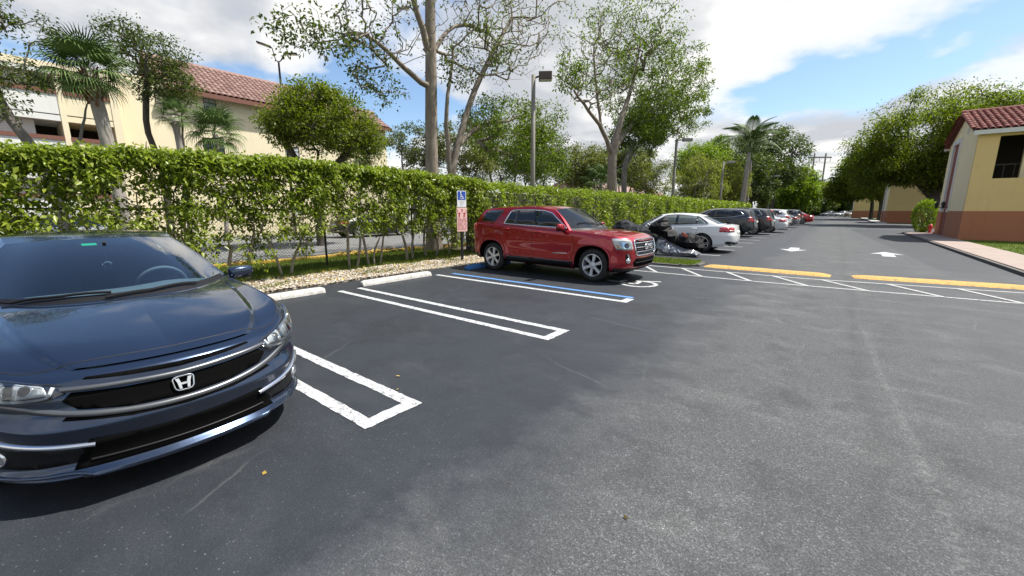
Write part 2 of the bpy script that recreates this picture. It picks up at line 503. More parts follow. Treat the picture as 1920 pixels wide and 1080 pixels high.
    # ---- main shell
    def build(s, root, pm):
        sp = s.sp; s.root = root; G = s.G; NU, NV = G.shape[:2]; s.pm = pm
        idx = np.arange(NU * NV).reshape(NU, NV); V = G.reshape(-1, 3).copy()
        F = np.stack([idx[:-1, :-1], idx[1:, :-1], idx[1:, 1:], idx[:-1, 1:]], -1).reshape(-1, 4)
        edges = np.concatenate([np.stack([idx[:-1].ravel(), idx[1:].ravel()], 1), np.stack([idx[:, :-1].ravel(), idx[:, 1:].ravel()], 1)])
        inside = np.zeros(len(V), bool); Ra = sp['ra']
        for ax in (sp['axf'], sp['axr']):
            side = V[:, 1] > 0.45
            d = s.archd(V[:, 0], V[:, 2], ax) ; d = np.where(side, d, 9.0)
            a, b = edges[:, 0], edges[:, 1]; cr = (d[a] < Ra) != (d[b] < Ra)
            for ea, eb in zip(a[cr], b[cr]):
                da, db = d[ea], d[eb]
                if abs(da - Ra) < 1e-5 or abs(db - Ra) < 1e-5 or da > 5 or db > 5: continue
                t = (Ra - da) / (db - da); p = V[ea] * (1 - t) + V[eb] * t
                if t < 0.5: V[ea] = p; d[ea] = Ra
                else: V[eb] = p; d[eb] = Ra
            inside |= d < Ra - 1e-5
        ins = inside[F]; cnt = ins.sum(1)
        quads = F[cnt == 0]; tris = [tuple(q[~m]) for q, m in zip(F[cnt == 1], ins[cnt == 1])]
        faces = [tuple(q) for q in quads] + tris
        n = len(V); mirror = V * np.array([1, -1, 1])
        allF = [q[::-1] for q in faces] + [tuple(i + n for i in q) for q in faces]
        me = mesh_py('body', np.concatenate([V, mirror]), allF, True)
        s.body = link_mesh('body', me, pm, root)
        shells = [(np.concatenate([V, mirror]).tolist(), allF)]
        top = G[:, -1]
        # hood
        uc = s.ucoord(sp['hood_s'], 'F'); kc = int(round(float(uc))); ka = int(round(float(s.ucoord(sp['xa'], 'S'))))
        fe = resample(top[:kc + 1], 40); se = resample(top[kc:ka + 1], 40)
        ce = herm(np.array([[top[0, 0], 0, top[0, 2]]] + [[x, 0, z] for x, z in sp['hood_c']]), 40)
        A = top[ka].copy()
        cm = np.array([[ce[-1, 0], 0, ce[-1, 2]], [ce[-1, 0] * 0.80 + A[0] * 0.20, A[1] * 0.55, ce[-1, 2] * 0.72 + A[2] * 0.28], A])
        cw = herm_c(cm, 40)
        H = coons(ce, se, fe, cw)                 # s along car, t across
        if 'hood_fn' in sp:
            S_, T_ = np.meshgrid(np.linspace(0, 1, 40), np.linspace(0, 1, 40), indexing='ij')
            H[..., 2] += sp['hood_fn'](S_, T_)
        s.H = H
        def shell(name, Gr, mat, flip=False, sm=True, parent=root):
            v, f = grid_mesh(name, Gr, flip); v, f = merge_sym(v, f)
            o = link_mesh(name, mesh_np(name, v, f, sm), mat, parent); shells.append((v.tolist(), f.tolist())); return o
        s.hood = shell('hood', H, pm)
        # greenhouse
        kcc = int(round(float(s.ucoord(sp['xc'], 'S'))))
        hb = (herm_c(np.array([[sp['hdr'][0][0], 0, sp['hdr'][0][1]], [(sp['hdr'][0][0] * 0.75 + sp['hdr'][1][0] * 0.25), sp['hdr'][1][1] * 0.55, sp['hdr'][0][1] * 0.75 + sp['hdr'][1][2] * 0.25], sp['hdr'][1]]), 40))
        rail = resample(herm(np.array([sp['hdr'][1]] + sp['rail']), 200), 60)
        rr = (herm_c(np.array([sp['rail'][-1], [sp['rend'][0] * 0.75 + sp['rail'][-1][0] * 0.25, sp['rail'][-1][1] * 0.55, sp['rend'][1] * 0.75 + sp['rail'][-1][2] * 0.25], [sp['rend'][0], 0, sp['rend'][1]]]), 40, False, True))
        cl = herm(np.array([[hb[0, 0], 0, hb[0, 2]]] + [[x, 0, z] for x, z in sp['roof_c']] + [[rr[-1, 0], 0, rr[-1, 2]]]), 60)
        RF = coons(cl, rail, hb, rr[::-1]); s.RF = RF
        s.roof = shell('roof', RF, pm)
        base = resample(top[ka:kcc + 1], 60)
        def ruled(b, t, bul, nv=14):
            q = np.linspace(0, 1, nv)[None, :, None]; P = b[:, None] * (1 - q) + t[:, None] * q
            du = np.gradient(b * 0.5 + t * 0.5, axis=0)[:, None]; dv = (t - b)[:, None] + 0 * P
            nn = np.cross(du + 0 * P, dv); nn /= np.maximum(np.linalg.norm(nn, axis=2, keepdims=True), 1e-9)
            return P + nn * bul * 4 * q * (1 - q)
        SD = ruled(base, rail, sp.get('sbul', 0.02)); 
        if SD[30, 7, 1] < (base[30, 1] + rail[30, 1]) / 2 : SD = ruled(base, rail, -sp.get('sbul', 0.02))
        s.SD = SD
        for sg_ in (1, -1):
            v_, f_ = grid_mesh('cabin_side', SD * np.array([1, sg_, 1]), sg_ > 0); link_mesh('cabin_side', mesh_np('cabin_side', v_, f_, True), pm, root); shells.append((v_.tolist(), f_.tolist()))
        WS = ruled(cw, hb, 0.0); nb = sp.get('wbul', 0.03); q = np.linspace(0, 1, 14)
        WS[..., 0] += nb * (4 * q * (1 - q))[None, :] * 0.7; WS[..., 2] += nb * (4 * q * (1 - q))[None, :] * 0.7
        s.WS = WS
        nP = 37; lo = 1
        for sg_ in (1, -1):
            v_, f_ = grid_mesh('windshield_frame', WS[nP:, :] * np.array([1, sg_, 1]), sg_ < 0); link_mesh('windshield_frame', mesh_np('windshield_frame', v_, f_, True), pm, root); shells.append((v_.tolist(), f_.tolist()))
        s.ws = shell('windshield', WS[:nP + 1, lo:], sp.get('wsmat', MAT['dark_glass']), False)
        shell('cowl', WS[:nP + 1, :lo + 1], MAT['black_plastic'], False)
        # rear: glass from the rear roof edge down to the deck line, deck, tail
        C = top[kcc]
        rc = np.array([C, [sp['rgb'][0] * 0.75 + C[0] * 0.25, C[1] * 0.6, sp['rgb'][1] * 0.75 + C[2] * 0.25], [sp['rgb'][0], 0, sp['rgb'][1]]])
        rb = herm_c(rc, 40, False, True)
        RG = ruled(rb, rr, 0.0); nb = sp.get('rbul', 0.02)
        RG[..., 0] -= nb * (4 * q * (1 - q))[None, :]
        s.RG = RG
        k0 = int(sp.get('rg_in', 0.10) * 40); v0, v1 = sp.get('rg_v', (1, 13))
        for sg_ in (1, -1):
            v_, f_ = grid_mesh('rear_pillar', RG[:k0 + 1] * np.array([1, sg_, 1]), sg_ < 0); link_mesh('rear_pillar', mesh_np('rear_pillar', v_, f_, True), pm, root); shells.append((v_.tolist(), f_.tolist()))
        shell('rear_window', RG[k0:, v0:v1], sp.get('rgmat', MAT['dark_glass']))
        if v0 > 0: shell('rear_panel', RG[k0:, :v0 + 1], pm)
        if v1 < 14: shell('rear_header', RG[k0:, v1 - 1:], pm)
        kr = int(round(float(s.ucoord(sp['deck_s'], 'R'))))
        se = resample(top[kcc:kr + 1], 40); te = resample(top[kr:], 40)
        ce2 = herm(np.array([[rb[-1, 0], 0, rb[-1, 2]]] + [[x, 0, z] for x, z in sp.get('deck_c', [])] + [[top[-1, 0], 0, top[-1, 2]]]), 40)
        DK = coons(ce2, se, rb[::-1], te[::-1]); s.DK = DK
        s.deck = shell('tail_deck', DK, pm)
        # floor pan so that nothing shows through from below
        fl = G[:, 0]; m = len(fl); v = np.concatenate([fl, fl * np.array([1, -1, 1])]); v[:, 2] += 0.02
        MBf = MB().add(v.tolist(), [(i, i + 1, m + i + 1, m + i) for i in range(m - 1)]); MBf.build('floor_pan', MAT['void'], root)
        vv, ff = [], []
        for v, f in shells:
            b = len(vv); vv += v; ff += [tuple(i + b for i in q) for q in f]
        s.bvh = BVHTree.FromPolygons([Vector(p) for p in vv], ff)
        # wheel wells
        for ax in (sp['axf'], sp['axr']):
            for sg in (1, -1):
                pts = []
                p = sp.get('archp', 2.0)
                for k in range(33):
                    a = math.pi * (k / 32) * 1.06 - 0.03 * math.pi
                    c_, s_ = math.cos(a), math.sin(a); rr_ = (Ra - 0.002) / (abs(c_)**p + abs(s_)**p) ** (1 / p)
                    pts.append((ax + rr_ * c_, sp['rt'] + rr_ * s_))
                P, N = s.tub('S')(np.array(pts)); P[:, 0] = [q[0] for q in pts]; P[:, 2] = [q[1] for q in pts]
                P = P + np.array([0, 0.002, 0]); I = P.copy(); I[:, 1] = s.W - 0.42
                P[:, 1] *= sg; I[:, 1] *= sg; n = len(P)
                mb = MB().add(np.concatenate([P, I]).tolist(), [(i, i + 1, n + i + 1, n + i) for i in range(n - 1)] + [tuple(range(n, 2 * n))])
                mb.build('wheel_well', MAT['void'], root)
        if 'wheel' in sp: s.wheels(sp['wheel'])
        return s
    def wheels(s, kind):
        sp = s.sp; Rt = sp['rt']; Rr = sp['rr']; w = sp.get('tw', 0.225)
        key = sp['name']
        prof = [(Rr - 0.012, w / 2 - 0.03), (Rr + 0.004, w / 2 - 0.004), (Rr + (Rt - Rr) * 0.5, w / 2 + 0.004), (Rt - 0.022, w / 2 - 0.012), (Rt - 0.006, w / 2 - 0.03), (Rt, w / 2 - 0.05)]
        for g in (0.045, 0.0, -0.045):
            prof += [(Rt, g * w / 0.225 + 0.008), (Rt - 0.008, g * w / 0.225 + 0.005), (Rt - 0.008, g * w / 0.225 - 0.005), (Rt, g * w / 0.225 - 0.008)]
        prof += [(r, -h) for r, h in prof[5::-1]]
        mt = MB().lathe(prof, 40); tyre = mesh_py('tyre', mt.v, mt.f, True)
        mr = MB(); mr.lathe([(Rr, w / 2 - 0.002), (Rr + 0.006, w / 2 + 0.006), (Rr - 0.006, w / 2 + 0.008), (Rr - 0.016, w / 2 - 0.012), (Rr - 0.022, w / 2 - 0.06), (Rr - 0.03, -w / 2 + 0.02)], 40)
        n, wd, two = kind
        for k in range(n):
            a = 2 * math.pi * k / n + math.pi / 2
            for off in ((-1, 1) if two else (0,)):
                ca, sa = math.cos(a), math.sin(a)
                def P(r, t, h): return (r * ca - t * sa, r * sa + t * ca, h)
                ww = wd * (0.42 if two else 1); sh = off * wd * 0.75; zi, zo = w / 2 - 0.028, w / 2 - 0.006
                r0, r1 = 0.05, Rr - 0.006; w0, w1 = ww * 0.8, ww * 1.25; s0, s1 = sh * 0.75, sh * 1.15
                v = [P(r0, s0 - w0, zi), P(r0, s0 - w0 * 0.7, zi + 0.018), P(r0, s0 + w0 * 0.7, zi + 0.018), P(r0, s0 + w0, zi), P(r0, s0, zi - 0.03),
                     P(r1, s1 - w1, zo - 0.02), P(r1, s1 - w1 * 0.75, zo), P(r1, s1 + w1 * 0.75, zo), P(r1, s1 + w1, zo - 0.02), P(r1, s1, zo - 0.05)]
                mr.add(v, [(0, 1, 6, 5), (1, 2, 7, 6), (2, 3, 8, 7), (3, 4, 9, 8), (4, 0, 5, 9)])
        mr.lathe([(0.0, w / 2 - 0.004), (0.034, w / 2 - 0.006), (0.05, w / 2 - 0.012), (0.078, w / 2 - 0.016), (0.082, w / 2 - 0.045)], 20)
        rim = mesh_py('rim', mr.v, mr.f, False)
        mdk = MB().lathe([(0.0, -0.01), (Rr - 0.05, -0.01), (Rr - 0.03, -0.04)], 24); disc = mesh_py('brake_disc', mdk.v, mdk.f)
        for ax in ('axf', 'axr'):
            for sg in (1, -1):
                e = empty('wheel', (sp[ax], sg * (s.W - sp.get('wi', 0.03) - w / 2), Rt), parent=s.root)
                e.rotation_euler = (R(-90 * sg), random.uniform(0, 1) , 0)
                e.rotation_euler = (R(-90 * sg), 0, 0)
                sp_ = random.uniform(-0.4, 0.4)
                link_mesh('tyre', tyre, MAT['rubber'], e); link_mesh('rim', rim, sp.get('rimmat', MAT['alloy']), e, rot=(0, 0, sp_)); link_mesh('brake_disc', disc, MAT['void'], e)
    def mirror_pod(s, loc, size, mat, lean=0.0):
        """door mirrors: cap, foot, glass; loc is the left one (y>0)"""
        for sg in (1, -1):
            n, m = 20, 12; v = []
            for i in range(n):
                a = 2 * math.pi * i / n
                for j in range(m + 1):
                    b = -math.pi / 2 + math.pi * j / m; pw = 0.55
                    def sp_(x): return math.copysign(abs(x) ** pw, x)
                    x = sp_(math.cos(b)) * sp_(math.cos(a)); y = sp_(math.cos(b)) * sp_(math.sin(a)); z = sp_(math.sin(b))
                    sx_ = 1.0 if x > 0 else 0.45
                    tap = 1 - 0.28 * (y * 0.5 + 0.5)
                    v.append((x * size[0] * sx_ * tap, sg * y * size[1], z * size[2] * tap + 0.01 * y))
            f = [(i * (m + 1) + j, ((i + 1) % n) * (m + 1) + j, ((i + 1) % n) * (m + 1) + j + 1, i * (m + 1) + j + 1) for i in range(n) for j in range(m)]
            mm = link_mesh('mirror', mesh_py('mirror', v, f, True), mat, s.root, loc=(loc[0], sg * loc[1], loc[2]))
            MB().tube([(loc[0] + 0.03, sg * (loc[1] - size[1] - 0.05), loc[2] - size[2] * 0.9), (loc[0] + 0.01, sg * (loc[1] - size[1] * 0.35), loc[2] - size[2] * 0.7)], [0.035, 0.022], 8).build('mirror_foot', MAT['black_plastic'], s.root, True)
            q = MB().box(-size[0] * 0.42 - 0.004, -size[0] * 0.42, -size[1] * 0.78, size[1] * 0.78, -size[2] * 0.72, size[2] * 0.72).build('mirror_glass', MAT['chrome'], mm)
            q2 = MB().box(-size[0] * 0.30, size[0] * 0.5, -size[1] * 0.9, size[1] * 0.86, -size[2] * 1.06, -size[2] * 0.80).build('mirror_trim', MAT['black_plastic'], mm)
    def handle(s, x, z, mat, w=0.10, sg=1, fn=None):
        P, N = (fn or s.tub('S'))(np.array([[x, z]])); p = P[0]
        mb = MB()
        pts = [(x - w, p[1] - 0.005, z), (x - w * 0.8, p[1] + 0.022, z), (x, p[1] + 0.03, z + 0.003), (x + w * 0.8, p[1] + 0.022, z), (x + w, p[1] - 0.005, z)]
        pts = [(a, b * sg, c) for a, b, c in pts]
        return mb.tube(pts, [0.012, 0.016, 0.017, 0.016, 0.012], 8).build('door_handle', mat, s.root, True)
def text_mesh(txt, size, extrude=0.0):
    cu = bpy.data.curves.new('lettering', 'FONT'); cu.body = txt; cu.size = size; cu.align_x = 'CENTER'; cu.align_y = 'CENTER'; cu.extrude = extrude
    o = bpy.data.objects.new('lettering', cu); COL.objects.link(o)
    dg = bpy.context.evaluated_depsgraph_get(); me = bpy.data.meshes.new_from_object(o.evaluated_get(dg))
    bpy.data.objects.remove(o); bpy.data.curves.remove(cu)
    me.materials.clear()
    return me
# ------------------------------------------------------------------ ground, asphalt, kerbs, markings
def sheet(name, pts, z, mat, kind='structure'):
    o = MB().add([(x, y, z) for x, y in pts], [tuple(range(len(pts)))]).build(name, mat); tag(o, kind=kind); return o
def fill_sheet(name, x0, x1, y0, y1, nx, ny, zf, mat, kind='structure'):
    X, Y_ = np.meshgrid(np.linspace(x0, x1, nx), np.linspace(y0, y1, ny), indexing='ij')
    G = np.stack([X, Y_, zf(X, Y_)], -1); v, f = grid_mesh(name, G)
    return tag(link_mesh(name, mesh_np(name, v, f, True), mat), kind=kind)
def asphalt_mat():
    t = NT('asphalt'); p = t.pos()
    s = t.new('ShaderNodeSeparateXYZ', {0: p}); x, y = s.outputs[0], s.outputs[1]
    n_big = t.noise(p, 0.45, 5, 0.6); n_mid = t.noise(p, 2.2, 5, 0.65); n_fine = t.noise(p, 120, 3, 0.75); n_fine2 = t.noise(p, 190, 2, 0.6)
    # sealed bays on the left, worn lane in the middle; wobbly edge
    xe = t.math('ADD', x, t.math('MULTIPLY', t.math('SUBTRACT', n_big, 0.5), 1.5))
    xe = t.math('ADD', xe, t.math('MULTIPLY', t.math('SUBTRACT', n_mid, 0.5), 1.1))
    worn = t.ramp(t.math('MULTIPLY', t.math('ADD', xe, 3.0), 0.25), [(0.34, 0.0), (0.56, 1.0)])
    right = t.ramp(t.math('MULTIPLY', xe, 0.25), [(0.14, 0.0), (0.34, 0.42)])
    worn = t.math('SUBTRACT', worn, right, True)
    # newer dark strip along the right kerb past the humps
    ys = t.ramp(t.math('MULTIPLY', y, 0.02), [(0.27, 0.0), (0.30, 1.0)])
    xd = t.ramp(t.math('SUBTRACT', x, t.math('MULTIPLY', y, -0.035)), [(2.35 / 4, 0.0), (2.5 / 4, 1.0)])
    xq = t.math('DIVIDE', t.math('ADD', x, t.math('MULTIPLY', t.math('SUBTRACT', y, 20.0), 0.045)), 4.0)
    dk = t.math('MULTIPLY', ys, t.ramp(xq, [(0.50, 0.0), (0.53, 1.0)]))
    yend = t.ramp(t.math('MULTIPLY', y, 0.02), [(0.88, 1.0), (0.92, 0.0)])
    dk = t.math('MULTIPLY', dk, yend)
    worn = t.math('MULTIPLY', worn, t.math('SUBTRACT', 1.0, t.math('MULTIPLY', dk, 0.85)))
    base = t.mix(worn, (0.0205, 0.0240, 0.0300), (0.063, 0.066, 0.068))
    # cloudy scuffs and tyre-polished streaks
    mapn = t.new('ShaderNodeMapping', {0: p}); mapn.inputs['Scale'].default_value = (0.8, 1.5, 1.0); mapn.inputs['Rotation'].default_value = (0, 0, 0.35)
    streak = t.noise(mapn.outputs[0], 1.3, 6, 0.65, dist=0.6)
    base = t.mix(t.math('MULTIPLY', t.ramp(streak, [(0.50, 0.0), (0.72, 1.0)]), t.math('ADD', 0.10, t.math('MULTIPLY', worn, 0.42))), base, (0.13, 0.13, 0.128))
    base = t.mix(t.ramp(n_mid, [(0.30, 0.5), (0.50, 0.0)]), base, (0.014, 0.015, 0.017))
    # pale dusty spatter, stone speckle
    sp1 = t.ramp(t.noise(p, 38, 4, 0.75), [(0.63, 0.0), (0.70, 1.0)])
    spm = t.ramp(t.noise(p, 1.3, 4, 0.7), [(0.45, 0.0), (0.65, 1.0)])
    base = t.mix(t.math('MULTIPLY', t.math('MULTIPLY', sp1, spm), 0.55), base, (0.20, 0.20, 0.195))
    agg = t.ramp(n_fine, [(0.33, 0.55), (0.5, 0.97), (0.66, 1.75)])
    base = t.mix(t.math('ADD', 0.42, t.math('MULTIPLY', worn, 0.55)), base, t.mix(1.0, base, agg, 'MULTIPLY'))
    for sc_, lo_, hi_, am_ in ((150.0, .60, 1.7, .55), (78.0, .80, 1.35, .4)):
        v = t.new('ShaderNodeTexVoronoi', {'Vector': p, 'Scale': sc_}); rv = t.new('ShaderNodeSeparateColor', {0: v.outputs['Color']}).outputs[0]
        stone = t.ramp(rv, [(0.0, lo_), (0.55, .95), (0.88, 1.15), (0.93, hi_), (1.0, hi_ * 1.25)])
        base = t.mix(t.math('ADD', .25, t.math('MULTIPLY', worn, am_)), base, t.mix(1.0, base, stone, 'MULTIPLY'))
    v = t.new('ShaderNodeTexVoronoi', {'Vector': p, 'Scale': 85.0}); rv = t.new('ShaderNodeSeparateColor', {0: v.outputs['Color']})
    fl_ = t.math('MULTIPLY', t.math('GREATER_THAN', rv.outputs[1], .965), t.math('LESS_THAN', v.outputs['Distance'], .34)); fl_ = t.math('MULTIPLY', fl_, t.ramp(t.noise(p, 1.1, 4, .7), [(.40, .15), (.62, 1.0)]))
    base = t.mix(t.math('MULTIPLY', fl_, .45), base, (0.22, 0.22, 0.215))
    # lane joint: dark tarry band with a pale crack beside it
    wob = t.math('MULTIPLY', t.math('SUBTRACT', t.noise(p, 0.6, 5, 0.65), 0.5), 0.75)
    xj = t.math('ADD', t.math('SUBTRACT', x, 0.36), wob)
    band = t.ramp(t.math('ABSOLUTE', xj), [(0.01, 1.0), (0.11, 0.0)])
    base = t.mix(t.math('MULTIPLY', t.math('MULTIPLY', band, t.ramp(n_mid, [(.3, .2), (.7, 1.0)])), 0.40), base, (0.026, 0.026, 0.026))
    band = t.math('MULTIPLY', band, 1.0)
    wob2 = t.math('MULTIPLY', t.math('SUBTRACT', t.noise(p, 1.1, 3, 0.5), 0.5), 0.16)
    xk = t.math('ADD', t.math('SUBTRACT', t.math('ADD', x, t.math('MULTIPLY', y, 0.035)), 0.69), wob2)
    crk = t.math('MULTIPLY', t.ramp(t.math('ABSOLUTE', xk), [(0.0, 1.0), (0.05, 0.0)]), t.ramp(t.noise(p, 26.0, 5, .75), [(0.47, 0.0), (0.60, 1.0)]))
    crk = t.math('MULTIPLY', crk, t.ramp(t.math('MULTIPLY', y, 0.1), [(0.65, 1.0), (0.9, 0.0)]))
    base = t.mix(t.math('MULTIPLY', crk, 0.42), base, (0.20, 0.20, 0.195))
    # hairline cracks
    vc = t.new('ShaderNodeTexVoronoi', {'Vector': t.mix(.12, p, t.noise(p, 3.0, 4, .6, out=1)), 'Scale': 0.55}, feature='DISTANCE_TO_EDGE')
    hair = t.math('MULTIPLY', t.ramp(vc.outputs['Distance'], [(0.0, 1.0), (0.006, 0.0)]), t.ramp(t.noise(p, .7, 3, .6), [(.50, 0.0), (.62, 1.0)]))
    base = t.mix(t.math('MULTIPLY', hair, 0.18), base, (0.26, 0.26, 0.25))
    # oil stains in the middle of the bays
    for cx_, cy_, r_ in ((-4.25, 3.1, 0.75), (-4.6, 5.6, 0.8), (-2.3, 6.2, 0.5)):
        d = t.new('ShaderNodeVectorMath', {0: p, 1: (cx_, cy_, 0)}, operation='DISTANCE').outputs['Value']
        d = t.math('ADD', d, t.math('MULTIPLY', t.math('SUBTRACT', n_mid, 0.5), 1.1))
        base = t.mix(t.ramp(t.math('DIVIDE', d, r_ * 2), [(0.1, 0.55), (0.5, 0.0)]), base, (0.012, 0.012, 0.013))
    t.set(Base_Color=base)
    t.l.new(t.math('ADD', t.ramp(worn, [(0, 0.52), (1, 0.78)]), t.math('MULTIPLY', n_mid, 0.15)), t.b.inputs['Roughness'])
    h = t.math('ADD', t.math('MULTIPLY', n_fine, 1.0), t.math('MULTIPLY', n_fine2, 0.5))
    t.bump(h, 0.45, 0.005)
    return t.m
def ground_mat(name, c1, c2, c3, sc=3.0, bump=.4):
    t = NT(name); p = t.pos(); n = t.noise(p, sc, 6, .65); m = t.noise(p, sc * 14, 4, .7)
    c = t.ramp(n, [(.3, c1), (.5, c2), (.7, c3)]); c = t.mix(.5, c, t.mix(1, c, t.ramp(m, [(.3, .5), (.7, 1.6)]), 'MULTIPLY'))
    t.set(Base_Color=c, Roughness=.95); t.bump(m, bump, .03); return t.m
MAT['asphalt'] = asphalt_mat()
MAT['soil'] = ground_mat('soil', (.05, .04, .025), (.09, .075, .045), (.13, .11, .07))
MAT['turf'] = ground_mat('turf', (.04, .07, .012), (.07, .11, .02), (.13, .14, .035), 2.0)
MAT['far_ground'] = ground_mat('far_ground', (.05, .06, .025), (.07, .08, .035), (.10, .10, .05), .3)
MAT['neighbour_asphalt'] = ground_mat('neighbour_asphalt', (.14, .14, .135), (.17, .17, .165), (.20, .20, .195), 1.2, .2)
MAT['mulch'] = ground_mat('mulch', (.12, .09, .06), (.22, .18, .13), (.34, .30, .24), 5.0)
def paint_line(name, col, wear=.5):
    t = NT(name); p = t.pos(); n = t.noise(p, 22, 6, .75); m = t.noise(p, 3, 4, .6); k = t.noise(p, 160, 2, .6)
    msk = t.math('MULTIPLY', t.ramp(t.math('ADD', t.math('MULTIPLY', n, .6), t.math('MULTIPLY', k, .4)), [(.50, 0.0), (.60, 1.0)]), t.ramp(m, [(.3, .25 * wear), (.65, 1.0 * wear)]))
    c = t.mix(m, tuple(q * .88 for q in col), col); c = t.mix(t.math('MULTIPLY', msk, 1.2, True), c, (.08, .08, .08))
    t.set(Base_Color=c, Roughness=.7); t.bump(k, .3, .004); return t.m
MAT['line_white'] = paint_line('line_white', (.51, .52, .53), 1.3)
MAT['line_blue'] = paint_line('line_blue', (.10, .26, .55), .7)
MAT['line_old'] = paint_line('line_old', (.46, .46, .455), 1.2)
MAT['hump_yellow'] = paint_line('hump_yellow', (.60, .335, .075), 1.6)
MAT['concrete'] = simple('concrete', (.42, .41, .38), .9, var=.25, vs=5, bump=.25, bs=40)
def grimy(name, col, scuff=(.10, .095, .085), amt=.8):
    t = NT(name); p = t.pos(); n = t.noise(p, 4.5, 6, .7); m = t.noise(p, 30, 5, .7); k = t.noise(p, 12, 4, .8, dist=1.5)
    c = t.mix(n, tuple(q * .72 for q in col), tuple(min(1, q * 1.12) for q in col))
    c = t.mix(t.math('MULTIPLY', t.ramp(k, [(.47, 0.0), (.62, 1.0)]), amt), c, scuff)
    c = t.mix(t.math('MULTIPLY', t.ramp(m, [(.58, 0.0), (.66, 1.0)]), .55), c, tuple(q * .45 for q in col))
    t.set(Base_Color=c, Roughness=.88); t.bump(m, .5, .012); return t.m
MAT['stop_white'] = grimy('stop_white', (.60, .585, .54), amt=.5)
MAT['stop_blue'] = grimy('stop_blue', (.05, .20, .50), amt=.5)
MAT['hump_yellow'] = grimy('hump_yellow', (.64, .36, .085), (.13, .115, .09), .75)
MAT['pink_walk'] = simple('pink_walk', (.31, .245, .21), .9, var=.16, vs=3, bump=.2, bs=50, world=True)
MAT['kerb_dark'] = simple('kerb_dark', (.12, .11, .10), .95, var=.4, vs=4, bump=.3, world=True)

sheet('ground', [(-900, -300), (900, -300), (900, 1600), (-900, 1600)], -0.10, MAT['far_ground'])
bend = [(3.62, -14), (3.62, 39.0), (5.2, 41.5), (22, 43), (22, 64), (5.0, 65.5), (3.7, 67), (3.5, 108), (2.6, 125), (6, 129), (6, 150), (-6, 150), (-8.3, 128), (-8.2, 70), (-8.2, -14)]
sheet('asphalt', bend, 0.0, MAT['asphalt'])
sheet('neighbour_asphalt', [(-12.6, -40), (-12.6, 95), (-27.5, 95), (-27.5, -40)], -0.02, MAT['neighbour_asphalt'])
def bed_z(X, Y_):
    b = .02 + .05 * sstep(8.2, 9.0, -X) - .02 * sstep(10.5, 12.4, -X)
    return np.where((X > -8.23) | (X < -12.47), -.05, b + .02 * np.sin(X * 5.1 + Y_ * 1.7) * np.sin(Y_ * 2.3))
fill_sheet('planting_bed', -8.22, -12.5, -8, 30, 44, 240, bed_z, MAT['mulch'])
fill_sheet('planting_bed', -8.22, -12.5, 30, 100, 20, 100, bed_z, MAT['soil'])
# grass behind the hedge stems
fill_sheet('grass_verge', -9.45, -12.45, -8, 9.6, 24, 120, lambda X, Y_: bed_z(X, Y_) + .012, MAT['turf'])
# yellow kerb of the neighbouring lot
kb = MB()
for k in range(22):
    y0 = -8 + k * 1.6
    if y0 > 24: break
    kb.box(-12.62, -12.42, y0, y0 + 1.59, -.06, .15 + random.uniform(-.008, .008))
o = kb.build('kerb', paint_line('kerb_yellow', (.68, .44, .07), 1.0)); tag(o, kind='structure'); bevel_obj(o, .02)
# ---------------- markings
def quad_mark(mb, a, b, w, z=.004):
    a, b = Vector((*a, z)), Vector((*b, z)); d = (b - a).normalized(); n = Vector((-d.y, d.x, 0)) * w / 2
    mb.add([a - n, b - n, b + n, a + n], [(0, 1, 2, 3)])
def marking(name, segs, w, mat, label, grp=None, z=.004):
    mb = MB()
    for i, (a, b) in enumerate(segs): quad_mark(mb, a, b, w, z + i * .0004)
    return tag(mb.build(name, mat), label, 'road marking', grp)
def u_line(x0, x1, ya, yb, label, w=.105):
    mb = MB()
    pl = [(x0, ya), (x1, ya), (x1, yb), (x0, yb), (x0, yb - w), (x1 - w * 1.15, yb - w), (x1 - w * 1.15, ya + w), (x0, ya + w)]
    def leg(ya_, yb_):
        n = 70; xs = np.linspace(x0, x1 - w * 1.15, n); v = []
        for x in xs: v += [(x, ya_ + random.gauss(0, .0035), .004), (x, yb_ + random.gauss(0, .0035), .004)]
        mb.add(v, [(2 * i, 2 * i + 2, 2 * i + 3, 2 * i + 1) for i in range(n - 1)])
    leg(ya, ya + w); leg(yb - w, yb)
    n = 10; ys = np.linspace(ya, yb, n); v = []
    for y in ys: v += [(x1 - w * 1.15 + random.gauss(0, .003), y, .0044), (x1 + random.gauss(0, .004), y, .0044)]
    mb.add(v, [(2 * i, 2 * i + 1, 2 * i + 3, 2 * i + 2) for i in range(n - 1)])
    return tag(mb.build('parking_line', MAT['line_white']), label, 'road marking', 'double stall lines')
u_line(-7.35, -2.44, 1.42, 1.93, 'white U-shaped stall line running out from beneath the blue sedan')
u_line(-7.34, -2.53, 3.90, 4.41, 'white U-shaped stall line between the two white wheel stops')
mb = MB().add([(x, y, .004) for x, y in [(-7.4, 6.40), (-2.60, 6.40), (-2.60, 6.74), (-2.74, 6.74), (-2.74, 6.52), (-7.4, 6.52)]], [(0, 1, 4, 5), (1, 2, 3, 4)])
tag(mb.build('parking_line', MAT['line_white']), 'white stall line with a hooked end beside the red SUV', 'road marking')
marking('parking_line', [((-7.25, 6.84), (-2.66, 6.84))], .11, MAT['line_blue'], 'blue accessible bay line beside the red SUV', z=.0055)
marking('parking_line', [((-6.9, 10.02), (-3.6, 10.12))], .10, MAT['line_old'], 'faint stall line hidden behind the red SUV', z=.004) if False else None
